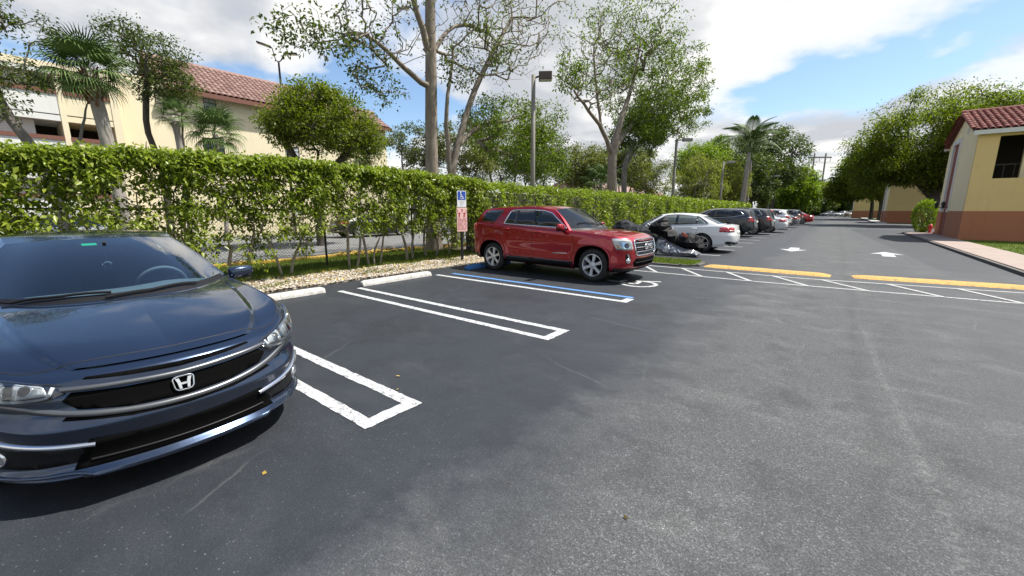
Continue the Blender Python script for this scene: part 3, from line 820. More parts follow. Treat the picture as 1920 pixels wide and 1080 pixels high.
# crosswalk
segs = [((-7.2, 10.12), (-1.0, 10.14)), ((-1.0, 10.14), (3.4, 10.48)), ((-7.2, 11.30), (-.4, 11.26)), ((-.4, 11.26), (3.4, 11.86))]
for xa, ya, xb, yb in ((-6.3, 11.3, -5.5, 10.1), (-5.2, 11.3, -4.4, 10.1), (-4.15, 11.3, -3.35, 10.1), (-3.11, 11.3, -2.30, 10.1), (-2.03, 11.3, -1.30, 10.1), (-1.05, 11.3, -.28, 10.15), (-.1, 11.28, .68, 10.2), (1.0, 11.45, 1.68, 10.3), (2.05, 11.6, 2.62, 10.4)):
    segs.append(((xa, ya), (xb, yb)))
marking('crosswalk', segs, .085, MAT['line_old'], 'white hatched crosswalk running across the lane in front of the yellow speed humps')
for i, y in enumerate((15.30, 17.75, 19.6, 22.2, 24.6, 27.1, 29.7, 32.3, 34.9, 37.5, 40.1, 42.7, 45.3, 48.0)):
    nth = ('first', 'second', 'third', 'fourth', 'fifth', 'sixth', 'seventh', 'eighth', 'ninth', 'tenth', 'eleventh', 'twelfth', 'thirteenth', 'fourteenth')[i]
    marking('parking_line', [((-7.3, y), (-2.97, y))], .11, MAT['line_white'], 'single white stall line, %s past the speed humps' % nth, 'single stall lines down the row')
def arrow(x, y, d, label):
    pl = [(-.17, -1.0), (.17, -1.0), (.17, 0), (.46, -.05), (0, 1.0), (-.46, -.05), (-.17, 0)]
    o = MB().add([(x + a * d, y + b * d, .004) for a, b in pl], [tuple(range(7))]).build('lane_arrow', MAT['line_white']); tag(o, label, 'road marking', 'lane arrows')
arrow(1.56, 19.5, 1, 'white lane arrow pointing away up the right lane')
arrow(-1.20, 19.6, -1, 'white lane arrow pointing back towards us in the left lane')
# accessible symbol on the ground (mostly under the SUV)
mb = MB(); cx0, cy0 = -3.12, 8.28
def P2(a, r): return (cx0 + r * math.cos(a), cy0 + r * math.sin(a), .004)
aa = np.linspace(R(-150), R(120), 36)
for a, b in zip(aa[:-1], aa[1:]): mb.add([P2(a, .30), P2(b, .30), P2(b, .39), P2(a, .39)], [(0, 1, 2, 3)])
for a, b in (((-3.15, 8.2), (-3.85, 8.30)), ((-3.15, 8.2), (-3.2, 8.62)), ((-3.2, 8.62), (-2.82, 8.80)), ((-3.55, 8.26), (-3.5, 8.55))): quad_mark(mb, a, b, .09, .0048)
tag(mb.build('wheelchair_symbol', MAT['line_white']), 'white wheelchair symbol painted on the bay under the nose of the red SUV', 'road marking')
# ---------------- wheel stops and humps
def wheel_stop(y0, y1, mat, label, x=-7.44):
    prof = [(-.085, 0), (.085, 0), (.075, .055), (.045, .115), (-.045, .115), (-.075, .055)]
    v = []
    for y, s in ((y0, .78), (y0 + .07, 1), (y1 - .07, 1), (y1, .78)): v += [(x + a * (1 if s == 1 else .9), y, b * s) for a, b in prof]
    n = 6; f = [(i * n + k, i * n + (k + 1) % n, (i + 1) * n + (k + 1) % n, (i + 1) * n + k) for i in range(3) for k in range(n)] + [tuple(range(n - 1, -1, -1)), tuple(range(3 * n, 4 * n))]
    o = MB().add(v, [q[::-1] for q in f]).build('wheel_stop', mat); bevel_obj(o, .012, 2); return tag(o, label, 'wheel stop', 'wheel stops at the bay ends')
wheel_stop(1.98, 3.70, MAT['stop_white'], 'white concrete wheel stop next to the blue sedan')
wheel_stop(4.48, 6.28, MAT['stop_white'], 'white concrete wheel stop in the empty bay next to the red SUV')
wheel_stop(7.50, 9.30, MAT['stop_blue'], 'blue painted wheel stop under the rear of the red SUV')
def hump(x0, x1, y, rz, label):
    n = 28; prof = [(-.28, 0), (-.21, .028), (-.10, .047), (0, .052), (.10, .047), (.21, .028), (.28, 0)]
    v = []; Lh = (x1 - x0) / 2
    for i in range(n + 1):
        x = -Lh + 2 * Lh * i / n; e = min(1, (Lh - abs(x)) / .14 * .9 + .1)
        for a, b in prof: v.append((x + random.uniform(-.006, .006), a * (.8 + .2 * e) + random.uniform(-.004, .004), b * e + random.uniform(-.002, .002)))
    m = len(prof); f = [(i * m + k, (i + 1) * m + k, (i + 1) * m + k + 1, i * m + k + 1) for i in range(n) for k in range(m - 1)]
    o = MB().add(v, f).build('speed_hump', MAT['hump_yellow'], None, True, loc=((x0 + x1) / 2, y, .002), rot=(0, 0, rz)); tag(o, label, 'speed hump', 'yellow speed humps')
hump(-2.72, .06, 12.15, R(-2), 'yellow painted speed hump across the left lane')
hump(.44, 3.55, 12.45, R(7), 'yellow painted speed hump across the right lane')
# ---------------- right-hand pavement, slab by slab
def pavement(y0, y1, x0, x1, step, mat, name='sidewalk', taper=True):
    e = empty(name, ((x0 + x1) / 2, (y0 + y1) / 2, 0)); tag(e, kind='structure')
    n = int(round((y1 - y0) / step)); ox, oy = e.location.x, e.location.y
    for k in range(n):
        a, b = y0 + (y1 - y0) * k / n, y0 + (y1 - y0) * (k + 1) / n
        if taper and k == n - 1: pl = [(x0, a), (x1, a), (x1, b - .012), (x0 + .75, b - .012), (x0 + .30, b - .35), (x0 + .05, b - .85)]
        else: pl = [(x0, a), (x1, a), (x1, b - .012), (x0, b - .012)]
        o = MB().prism([(p[0] - ox, p[1] - oy) for p in pl], -.02, .11 + random.uniform(-.003, .003)).build('slab', mat, e); bevel_obj(o, .008, 1)
    MB().box(x0 - .10 - ox, x0 - .012 - ox, y0 - oy, y1 - .9 - oy, -.02, .085).build('kerb_edge', MAT['kerb_dark'], e)  # shadowy edge of the walk put into the kerb's dark colour
pavement(8.0, 39.2, 3.72, 4.93, 1.5, MAT['pink_walk'])
pavement(66.5, 110, 3.85, 4.85, 3.0, MAT['concrete'], taper=False)
sheet('lawn', [(4.94, -10), (40, -10), (40, 36), (4.94, 36)], .06, MAT['turf'])
sheet('lawn', [(4.86, 66.5), (40, 66.5), (40, 122), (4.86, 122)], .04, MAT['turf'])
sheet('grass_island', [(-8.3, 12.95), (-8.3, 11.72), (-3.3, 11.75), (-2.95, 12.0), (-2.92, 12.7), (-3.2, 12.95)], .05, MAT['turf'])
isl = [(-8.1, 13.0), (-3.2, 13.0), (-2.86, 12.72), (-2.88, 11.98), (-3.25, 11.67), (-8.1, 11.67)]
mb = MB()
for (xa, ya), (xb, yb) in zip(isl[:-1], isl[1:]):
    d = Vector((xb - xa, yb - ya, 0)); M_ = Matrix.Translation((xa, ya, 0)) @ Matrix.Rotation(math.atan2(d.y, d.x), 4, 'Z')
    mb.box(-.04, d.length + .04, -.05, .05, -.02, .045, M_)
tag(mb.build('kerb', MAT['kerb_dark']), kind='structure')
# ------------------------------------------------------------------ buildings
def stucco(name, col, var=.10):
    t = NT(name); p = t.obj(); n = t.noise(p, .7, 5, .6); m = t.noise(p, 30, 3, .6)
    c = t.mix(n, tuple(q * (1 - var) for q in col), tuple(min(1, q * (1 + var * .5)) for q in col))
    mp_ = t.new('ShaderNodeMapping', {0: p}); mp_.inputs['Scale'].default_value = (3, 3, .25)
    st = t.noise(mp_.outputs[0], 1.4, 5, .7)
    c = t.mix(t.ramp(st, [(.52, 0.0), (.8, .35)]), c, tuple(q * .62 for q in col))
    t.set(Base_Color=c, Roughness=.9); t.bump(m, .35, .01); return t.m
MAT['yellow_wall'] = stucco('yellow_stucco', (.78, .56, .25))
MAT['yellow_wall_lit'] = stucco('lit_yellow_stucco', (.94, .80, .50))  # paler copy of the yellow stucco, the gable's brighter light put into colour
MAT['terracotta'] = stucco('terracotta_stucco', (.44, .175, .088))
MAT['door_red'] = stucco('oxblood_panel', (.27, .085, .060))
MAT['white_trim'] = simple('white_trim', (.72, .70, .66), .7, var=.08, vs=4)
MAT['roof_tile'] = None
def tile_mat(name, c1, c2):
    t = NT(name); g = t.new('ShaderNodeNewGeometry'); oi = t.new('ShaderNodeObjectInfo')
    r = t.math('FRACT', t.math('ADD', g.outputs['Random Per Island'], oi.outputs['Random'])); n = t.noise(t.pos(), 3, 5, .65)
    f = t.math('ADD', t.math('MULTIPLY', r, .6), t.math('MULTIPLY', n, .5), True)
    t.set(Base_Color=t.ramp(f, [(.15, c1), (.85, c2)]), Roughness=.8); t.bump(t.noise(t.pos(), 40, 4), .3, .01); return t.m
MAT['tile_red'] = tile_mat('red_clay_tile', (.15, .038, .030), (.29, .090, .066))
MAT['tile_brown'] = tile_mat('brown_clay_tile', (.19, .105, .088), (.31, .195, .165))
MAT['tile_bed'] = simple('tile_bed', (.12, .035, .028), .9)
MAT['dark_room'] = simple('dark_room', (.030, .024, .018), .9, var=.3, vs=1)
MAT['balcony_rail'] = simple('balcony_rail', (.17, .070, .050), .8, var=.2)
MAT['apt_wall'] = stucco('cream_stucco', (.74, .655, .46), .07)
MAT['apt_white'] = stucco('white_stucco', (.66, .66, .63), .07)
MAT['frame_dark'] = simple('frame_dark', (.03, .028, .026), .5)
MAT['blind_grey'] = simple('blind_grey', (.42, .45, .48), .5, var=.15, vs=2)
MAT['lantern_black'] = simple('lantern_black', (.015, .015, .016), .5)
def barrel_tile(L=.42, w=.14, n=5, lift=.055):
    """a curved clay tile lying along +x (downhill), hollow side down"""
    v = []
    for x, k in ((0, .86), (L, 1.0)):
        for sgn, rr_ in ((1, 1.0), (-1, .86)):
            for i in range(n + 1):
                a = math.pi * i / n; v.append((x, -math.cos(a) * w * k * rr_ * .5 * 1.0, math.sin(a) * lift * k * rr_ + (.012 if x == 0 else .028)))
    m = n + 1; f = []
    for i in range(n): f += [(i, 2 * m + i, 2 * m + i + 1, i + 1), (m + i + 1, 3 * m + i + 1, 3 * m + i, m + i), (2 * m + i, 3 * m + i, 3 * m + i + 1, 2 * m + i + 1)]
    return mesh_py('roof_tile', v, f, True)
TILE = barrel_tile(.44, .22, 5, .075)
def wall_with_hole(mb, x0, x1, z0, z1, hx0, hx1, hz0, hz1, y, th, axis='y'):
    for a, b, c, d in ((x0, hx0, z0, z1), (hx1, x1, z0, z1), (hx0, hx1, z0, hz0), (hx0, hx1, hz1, z1)):
        if b > a and d > c:
            if axis == 'y': mb.box(a, b, y, y + th, c, d)
            else: mb.box(y, y + th, a, b, c, d)
def yellow_building(loc, label, Ly=6.6, Lx=11, window=True, tiles=True, eave=5.35, apex=6.65, strip=(3.85, 5.30), hide=False):
    e = empty('yellow_building', loc); tag(e, label, 'building', 'yellow buildings along the right')
    bz = 1.50; th = .22
    # near (-y) wall with its big opening, upper and lower colour
    mb = MB()
    if window: wall_with_hole(mb, 0, Lx, bz, eave, .72, 3.0, 3.05, 5.02, 0, th)
    else: mb.box(0, Lx, 0, th, bz, eave)
    mb.build('wall', MAT['yellow_wall'], e)
    MB().box(-.018, Lx, -.018, th, -.1, bz).build('wall_base', MAT['terracotta'], e)
    # gable wall facing the road
    g = MB(); s0, s1 = strip
    def gz(y): return apex - (apex - eave) * abs(y - Ly / 2) / (Ly / 2)
    for a, b in ((th, s0), (s1, Ly - .001)):
        ys = [a] + ([Ly / 2] if a < Ly / 2 < b else []) + [b]
        g.prism([(a, bz), (b, bz)] + [(y, gz(y)) for y in reversed(ys)], 0, th, 'x')
    zt = eave - .12
    g.prism([(s0, zt), (s1, zt), (s1, gz(s1)), (s0, gz(s0))], 0, th, 'x')
    g.build('wall', MAT['yellow_wall_lit'], e)
    gb = MB(); gb.box(-.018, th, th, s0, -.1, bz).box(-.018, th, s1, Ly, -.1, bz); gb.build('wall_base', MAT['terracotta'], e)
    MB().box(.05, th, s0, s1, -.1, zt).build('recessed_panel', MAT['door_red'], e)
    tr = MB()
    for y0, y1 in ((s0 - .26, s0 + .002), (s1 - .002, s1 + .26)): tr.box(-.045, .09, y0, y1, bz + .02, zt)
    tr.box(-.05, .085, s0 - .28, s1 + .28, zt + .003, zt + .26); tr.build('trim', MAT['white_trim'], e)
    for y0, y1 in ((s0 - .30, s0 + .03), (s1 - .03, s1 + .30)): MB().box(-.075, .08, y0, y1, bz - .06, bz + .14).build('trim_foot', MAT['white_trim'], e)
    # small round vent in the gable
    MB().lathe([(.17, 0), (.17, .03), (.12, .035), (.10, .01), (0, .01)], 18, Matrix.Translation((0, Ly * .36, apex - 1.0)) @ Matrix.Rotation(R(-90), 4, 'Y')).build('gable_vent', MAT['white_trim'], e)
    # far and back walls
    MB().box(th, Lx, Ly - th, Ly, -.1, eave).build('wall', MAT['yellow_wall'], e)
    MB().box(Lx - th, Lx, th, Ly - th, -.1, eave).build('wall', MAT['yellow_wall'], e)
    if window:
        fr_ = MB(); fr_.box(.72, 3.0, th, th + .03, 2.98, 3.04); fr_.build('window_sill', MAT['terracotta'], e)
        rm = MB(); rm.box(th, 6, 2.6, 2.7, 2.0, eave).box(th, 6, th, 2.6, 2.6, 2.7); rm.build('stair_room', MAT['dark_room'], e)
        rl = MB()
        for k in range(7): rl.box(.9 + k * .35, .93 + k * .35, 1.2, 1.23, 2.7, 3.75)
        rl.box(.85, 3.1, 1.19, 1.24, 3.75, 3.80); rl.build('stair_rail', MAT['frame_dark'], e)
        MB().box(1.75, 1.95, .9, 1.1, 2.7, 5.0).build('column', MAT['yellow_wall_lit'], e)
    # roof: two slopes, fascia, tiles
    ov = .22; sl = math.atan2(apex - eave, Ly / 2)
    for sg in (0, 1):
        rf = MB(); y_e, y_r = (-ov, Ly / 2) if sg == 0 else (Ly + ov, Ly / 2); ze = eave - ov * math.tan(sl) + .08; zr_ = apex + .08
        rf.prism([(y_e, ze), (y_r, zr_), (y_r, zr_ - .10), (y_e, ze - .10)], -ov, Lx, 'x')
        ro = rf.build('roof', MAT['tile_bed'], e)
        MB().box(-ov, Lx, (-ov - .04) if sg == 0 else (Ly + ov - .0), (-ov) if sg == 0 else (Ly + ov + .04), ze - .22, ze - .02).build('fascia', MAT['white_trim'], e)
        if tiles and sg == 0:
            slope_len = math.hypot(y_r - y_e, zr_ - ze); nr = int(slope_len / .36); nc = int((min(Lx, 5.2) + ov) / .235)
            for i in range(nr):
                for j in range(nc):
                    q = .06 + slope_len * (nr - 1 - i) / nr
                    x = -ov + .12 + j * .235; y = y_e + math.cos(sl) * (slope_len - i * slope_len / nr - slope_len / nr + slope_len / nr * 0)
                    d = i * slope_len / nr     # distance up from the eave to the low end of this row
                    y = y_e + math.cos(sl) * (d + .40); z = ze + math.sin(sl) * (d + .40)
                    o = bpy.data.objects.new('tile', TILE); COL.objects.link(o)
                    o.parent = ro; o.location = (x + random.uniform(-.008, .008), y, z + random.uniform(-.004, .006)); o.rotation_euler = (0, sl, R(-90))
    if tiles:      # verge tiles down the gable rake and the ridge
        for sg in (0, 1):
            for k in range(9):
                d = .12 + k * .40; y = (-ov + math.cos(sl) * (d + .42)) if sg == 0 else (Ly + ov - math.cos(sl) * (d + .42)); z = ze + math.sin(sl) * (d + .42) + .03
                if abs(y - Ly / 2) < .1: continue
                o = bpy.data.objects.new('verge_tile', TILE); COL.objects.link(o); o.parent = e; o.location = (-ov - .02, y, z); o.rotation_euler = (0, sl, R(-90) if sg == 0 else R(90)); o.scale = (1.0, .95, .95)
        rdg = MB(); rdg.tube([(-ov - .05, Ly / 2, zr_ + .02), (Lx, Ly / 2, zr_ + .02)], .12, 10); rdg.build('ridge', MAT['tile_red'], e)
    return e
TILE.materials.append(MAT['tile_red'])
yb1 = yellow_building((4.98, 30.3, 0), 'yellow and terracotta building with a dark window opening, nearest on the right')
yb2 = yellow_building((4.75, 68.5, 0), 'second yellow building along the road, half hidden under the large tree', window=False, tiles=False)
yb3 = yellow_building((2.6, 112.0, 0), 'third and farthest yellow building where the road bends', window=False, tiles=False)
def wall_lantern(loc, label):
    e = empty('wall_lantern', loc); tag(e, label, 'lantern', 'wall lanterns')
    MB().tube([(0.06, 0, -.05), (-.12, 0, -.02), (-.16, 0, .06)], .018, 6).build('bracket', MAT['lantern_black'], e)
    MB().lathe([(.05, -.16), (.09, .10), (.12, .12), (.03, .24), (0, .26)], 8, Matrix.Translation((-.17, 0, .05))).build('lamp_cage', MAT['lantern_black'], e)
    MB().lathe([(.04, -.12), (.075, .09)], 8, Matrix.Translation((-.17, 0, .05))).build('lamp_glass', MAT['blind_grey'], e)
wall_lantern((4.92, 34.05, 1.75), 'black wall lantern on the near side of the recessed red panel')
wall_lantern((4.92, 36.1, 1.75), 'black wall lantern on the far side of the recessed red panel')
# ---------------- apartment block beyond the hedge (facade faces the lot)
def apartment():
    X0 = -30.0; e = empty('apartment_building', (X0, 8, 0)); tag(e, 'cream three-storey apartment block with red tiled roof behind the hedge', 'building')
    e.location = (X0, 0, 0)
    ya, yb = 4.6, 17.0; ev = 8.55; D = 11.0
    wins = [(8.75, 9.40, 7.05, 8.05, 0), (8.45, 9.55, 4.55, 5.80, 1), (13.1, 14.05, 4.6, 5.85, 0), (8.75, 9.4, 1.2, 2.6, 1), (13.1, 14.05, 1.2, 2.6, 0)]
    mb = MB(); ys = sorted({ya, yb, *[w[0] for w in wins], *[w[1] for w in wins]})
    for a, b in zip(ys[:-1], ys[1:]):
        hs = sorted([(w[2], w[3]) for w in wins if w[0] <= a + 1e-6 and w[1] >= b - 1e-6]); z = -.2
        for h0, h1 in hs: mb.box(-.25, 0, a, b, z, h0); z = h1
        mb.box(-.25, 0, a, b, z, ev)
    mb.build('wall', MAT['apt_wall'], e)
    MB().box(-D, -D + .25, ya, yb, -.2, ev).build('wall', MAT['apt_wall'], e)
    for y0, y1, z0, z1, dk in wins:
        w = MB(); w.box(-.12, -.08, y0, y1, z0, z1); wo_ = w.build('window', MAT['frame_dark'], e)
        n = 4
        for k in range(n):
            a = z0 + (z1 - z0) * k / n + .03; b = z0 + (z1 - z0) * (k + 1) / n - .03
            MB().box(-.075, -.055, y0 + .05, y1 - .05, a, b).build('pane', MAT['dark_glass'] if dk else MAT['blind_grey'], wo_)
        MB().box(-.10, .05, y0 - .06, y1 + .06, z0 - .10, z0).build('sill', MAT['apt_wall'], e)
    # roof slope facing us: bed, eave board and every tile
    sl = math.atan2(2.15, 3.6); ov = .55
    def roof(y0, y1, ze, run, name_tiles=True, x_e=0.0):
        rise = run * math.tan(sl); r_ = MB()
        r_.prism([(x_e + ov, ze - ov * math.tan(sl)), (x_e - run, ze + rise), (x_e - run, ze + rise - .2), (x_e + ov, ze - ov * math.tan(sl) - .14)], y0 - .3, y1 + .3, 'y')
        r_.prism([(x_e - run, ze + rise), (x_e - run * 2, ze), (x_e - run * 2, ze - .2), (x_e - run, ze + rise - .2)], y0 - .3, y1 + .3, 'y')
        ro = r_.build('roof', MAT['tile_bed'], e)
        MB().box(x_e + ov + .002, x_e + ov + .06, y0 - .3, y1 + .3, ze - ov * math.tan(sl) - .26, ze - ov * math.tan(sl) - .01).build('fascia', MAT['balcony_rail'], e)
        V, Fq = [], []; tl = np.array([p.co[:] for p in TILE.vertices]); tf = [tuple(p.vertices) for p in TILE.polygons]
        Mr = Matrix.Rotation(sl, 3, 'Y'); sc = 1.35
        base = np.array([Mr @ Vector(p * sc) for p in tl]); L_ = (run + ov) / math.cos(sl); nr = int(L_ / .46); nc = int((y1 - y0 + .6) / .30)
        for i in range(nr):
            for j in range(nc):
                d = L_ * i / nr + .55; x = x_e + ov - math.cos(sl) * d; z = ze - ov * math.tan(sl) + math.sin(sl) * d
                b = len(V) * len(tl); V.append(base + np.array([x, y0 - .3 + .15 + j * .30, z + random.uniform(0, .01)])); Fq.append(np.array(tf) + b)
        o = link_mesh('roof_tiles', mesh_np('roof_tiles', np.concatenate(V), np.concatenate(Fq), True), MAT['tile_brown'], ro); o['kind'] = 'stuff'
        MB().tube([(x_e - run, y0 - .35, ze + rise + .02), (x_e - run, y1 + .35, ze + rise + .02)], .16, 8).build('ridge', MAT['tile_brown'], e)
    roof(ya + 2.6, yb, ev, 3.4)
    # far wing with the arched balcony
    wy0, wy1 = 17.0, 21.2; wz = 8.35
    mb = MB()
    for a, b, z0, z1 in ((wy0, 18.5, -.2, wz), (19.75, wy1, -.2, wz), (18.5, 19.75, -.2, 4.6), (18.5, 19.75, 5.5, 6.55), ): mb.box(-.25, .0, a, b, z0, z1)
    # arch head
    ar = [(18.5, 7.2)] + [(19.125 - .625 * math.cos(t_), 7.2 + .55 * math.sin(t_)) for t_ in np.linspace(0, math.pi, 13)] + [(19.75, 7.2), (19.75, wz), (18.5, wz)]
    for (y_a, z_a), (y_b, z_b) in zip(ar[1:13], ar[2:14]): mb.prism([(y_a, z_a), (y_b, z_b), (y_b, wz), (y_a, wz)], -.25, 0, 'x')
    mb.build('wall', MAT['apt_wall'], e)
    MB().box(-2.2, -2.1, 18.2, 20.0, 3.5, 8.2).build('balcony_back', MAT['dark_room'], e)
    for z in (6.55, 5.40 - .9): MB().box(-.02, .05, 18.5, 19.75, z, z + .42).build('balcony_rail', MAT['balcony_rail'], e)
    MB().box(-D, -.25, wy1 - .25, wy1, -.2, wz).build('wall', MAT['apt_wall'], e)
    roof(17.6, 21.2, wz + .1, 2.0, x_e=-.05)
    # near wing: white balconies stacked, standing forward of the block
    wx = .9
    def bal(y0, y1, z0, z1, white=False):
        m_ = MAT['apt_white'] if white else MAT['apt_wall']
        MB().box(wx - .25, wx, y0, y1, z0 - .90, z0).build('balcony_front', m_, e)          # parapet
        MB().box(wx - .28, wx + .05, y0, y1, z0 - .02, z0 + .16).build('balcony_rail', MAT['balcony_rail'], e)
        MB().box(wx - .25, wx, y0, y1, z1, z1 + .25).build('balcony_header', m_, e)
        MB().box(wx - 2.6, wx - 2.5, y0, y1, z0 - .9, z1 + .2).build('balcony_back', MAT['dark_room'], e)
        MB().box(wx - 2.5, wx - .25, y0, y1, z1 + .02, z1 + .22).build('balcony_ceiling', m_, e)
    for z0 in (2.15, 4.80, 6.85):
        bal(2.95, 4.55, z0, z0 + .85); bal(-.2, 2.75, z0, z0 + .85, True)
        MB().box(wx - .55, wx - .5, .55, 1.9, z0 + .16, z0 + .85).build('balcony_shutter', MAT['apt_white'], e)
        bal(-4.5, -.45, z0, z0 + .85, True)
    for y0, y1, m_ in ((2.75, 2.95, MAT['apt_wall']), (-.45, -.2, MAT['apt_white']), (4.55, 4.85, MAT['apt_wall'])): MB().box(-2.5, wx + .03, y0, y1, -.2, 8.1).build('wing_wall', m_, e)
    MB().box(-.3, wx + .02, -4.5, 4.85, 7.9, 8.2).build('wing_cornice', MAT['apt_wall'], e)
    # a second, dimmer stretch continues out of view to the left
    MB().box(-D, -2.6, -4.5, 4.6, -.2, 8.2).build('wall', MAT['apt_white'], e)
    return e
apartment()
# low white building far behind the trees
def low_house(loc, ly, label, h=4.2):
    e = empty('white_house', loc); tag(e, label, 'building')
    MB().box(-8, 0, 0, ly, -.2, h).build('wall', MAT['apt_white'], e)
    MB().prism([(-8.4, h), (.5, h), (-4, h + 2.0)], -.4, ly + .4, 'y').build('roof', MAT['tile_brown'], e)
    for k in range(int(ly / 4)):
        w = MB().box(0.0, .03, 1.2 + k * 4, 2.6 + k * 4, 1.2, 2.7).build('window', MAT['frame_dark'], e)
        MB().box(.03, .045, 1.27 + k * 4, 2.53 + k * 4, 1.27, 2.63).build('pane', MAT['dark_glass'], w)
low_house((-33, 62, 0), 40, 'low white building glimpsed between trunks past the far hedge', 5.0)
low_house((-36, 27, 0), 14, 'low white building with a pinkish roof behind the middle trees', 3.4)
# ------------------------------------------------------------------ the blue sedan in front
PM_BLUE = paint('deep_blue_metallic', (0.026, 0.042, 0.078), 0.75, 0.20)
def hood_ridge(S, T):
    tc_ = 0.60 + 0.22 * S
    return 0.026 * (1 - sstep(tc_ - 0.012, tc_ + 0.035, T)) * np.clip(np.sin(np.pi * np.clip(S * 0.92 + 0.06, 0, 1)), 0, 1) ** 0.6
def fr(front, *side):
    return [(2.4, front[0]), (2.15, front[1]), (1.95, front[2]), (1.65, front[3])] + list(side)
CIVIC = dict(name='civic', axf=1.39, axr=-1.31, rt=0.325, rr=0.228, ra=0.372, tw=0.215, wheel=(5, 0.034, True), wi=0.02,
    outline=[(2.315, 0), (2.302, .2), (2.255, .42), (2.16, .61), (2.0, .755), (1.80, .832), (1.55, .868), (1.2, .882), (.6, .886), (0, .888), (-.7, .892), (-1.31, .895), (-1.7, .877), (-2.0, .81), (-2.18, .66), (-2.27, .42), (-2.305, .2), (-2.315, 0)],
    rings=[dict(z=fr((.150, .155, .165, .17), (-1.6, .18), (-2.3, .24)), w=.835, f=-.09),
           dict(z=fr((.190, .195, .215, .23), (-1.6, .25), (-2.3, .30)), w=.880, f=.012, c=1),
           dict(z=fr((.235, .245, .27, .33), (-1.6, .35), (-2.3, .40)), w=.878, f=-.035),
           dict(z=fr((.350, .365, .40, .45), (-1.6, .46), (-2.3, .50)), w=.892, f=-.028),
           dict(z=fr((.450, .470, .535, .58), (-1.6, .60), (-2.3, .62)), w=.896, f=.004, c=1),
           dict(z=fr((.530, .550, .615, .66), (-1.6, .70), (-2.3, .72)), w=.885, f=-.040),
           dict(z=fr((.640, .655, .700, .76), (-1.6, .84), (-2.3, .88)), w=.893, f=-.066),
           dict(z=fr((.708, .722, .775, .845), (1.1, .895), (.5, .925), (-1, .975), (-1.9, 1.00), (-2.3, 1.01)), w=.852, f=-.100),
           dict(z=fr((.730, .750, .812, .880), (1.1, .930), (.5, .958), (-1, 1.005), (-1.9, 1.03), (-2.3, 1.04)), w=.815, f=-.150)],
    hood_s=0.78, hood_c=[(2.08, .764), (1.88, .812), (1.55, .876), (1.25, .930), (1.12, .952)], hood_fn=hood_ridge,
    xa=0.52, hdr=[(0.16, 1.362), (-0.06, .535, 1.332)], rail=[(-.35, .555, 1.380), (-.7, .552, 1.372), (-1.0, .535, 1.33)], rend=(-1.08, 1.355),
    roof_c=[(-.05, 1.392), (-.4, 1.414), (-.8, 1.398)], xc=-1.72, rgb=(-1.80, 1.055), deck_s=0.78, deck_c=[(-2.05, 1.075)], wsmat=MAT['clear_glass'], wbul=0.035)
def extrude_poly(mb, poly, x0, x1, c=(0, 0)):
    """poly in (y,z), extruded along x"""
    mb.prism([(p[0] + c[0], p[1] + c[1]) for p in poly], x0, x1, 'x')
def ring_strip(name, pts, r, mat, parent, n=6):
    mb = MB(); m = len(pts); b = [Vector(p) for p in pts]
    P = b + [b[0], b[1]]
    mb.tube(P, r, n, caps=False); return mb.build(name, mat, parent, True)
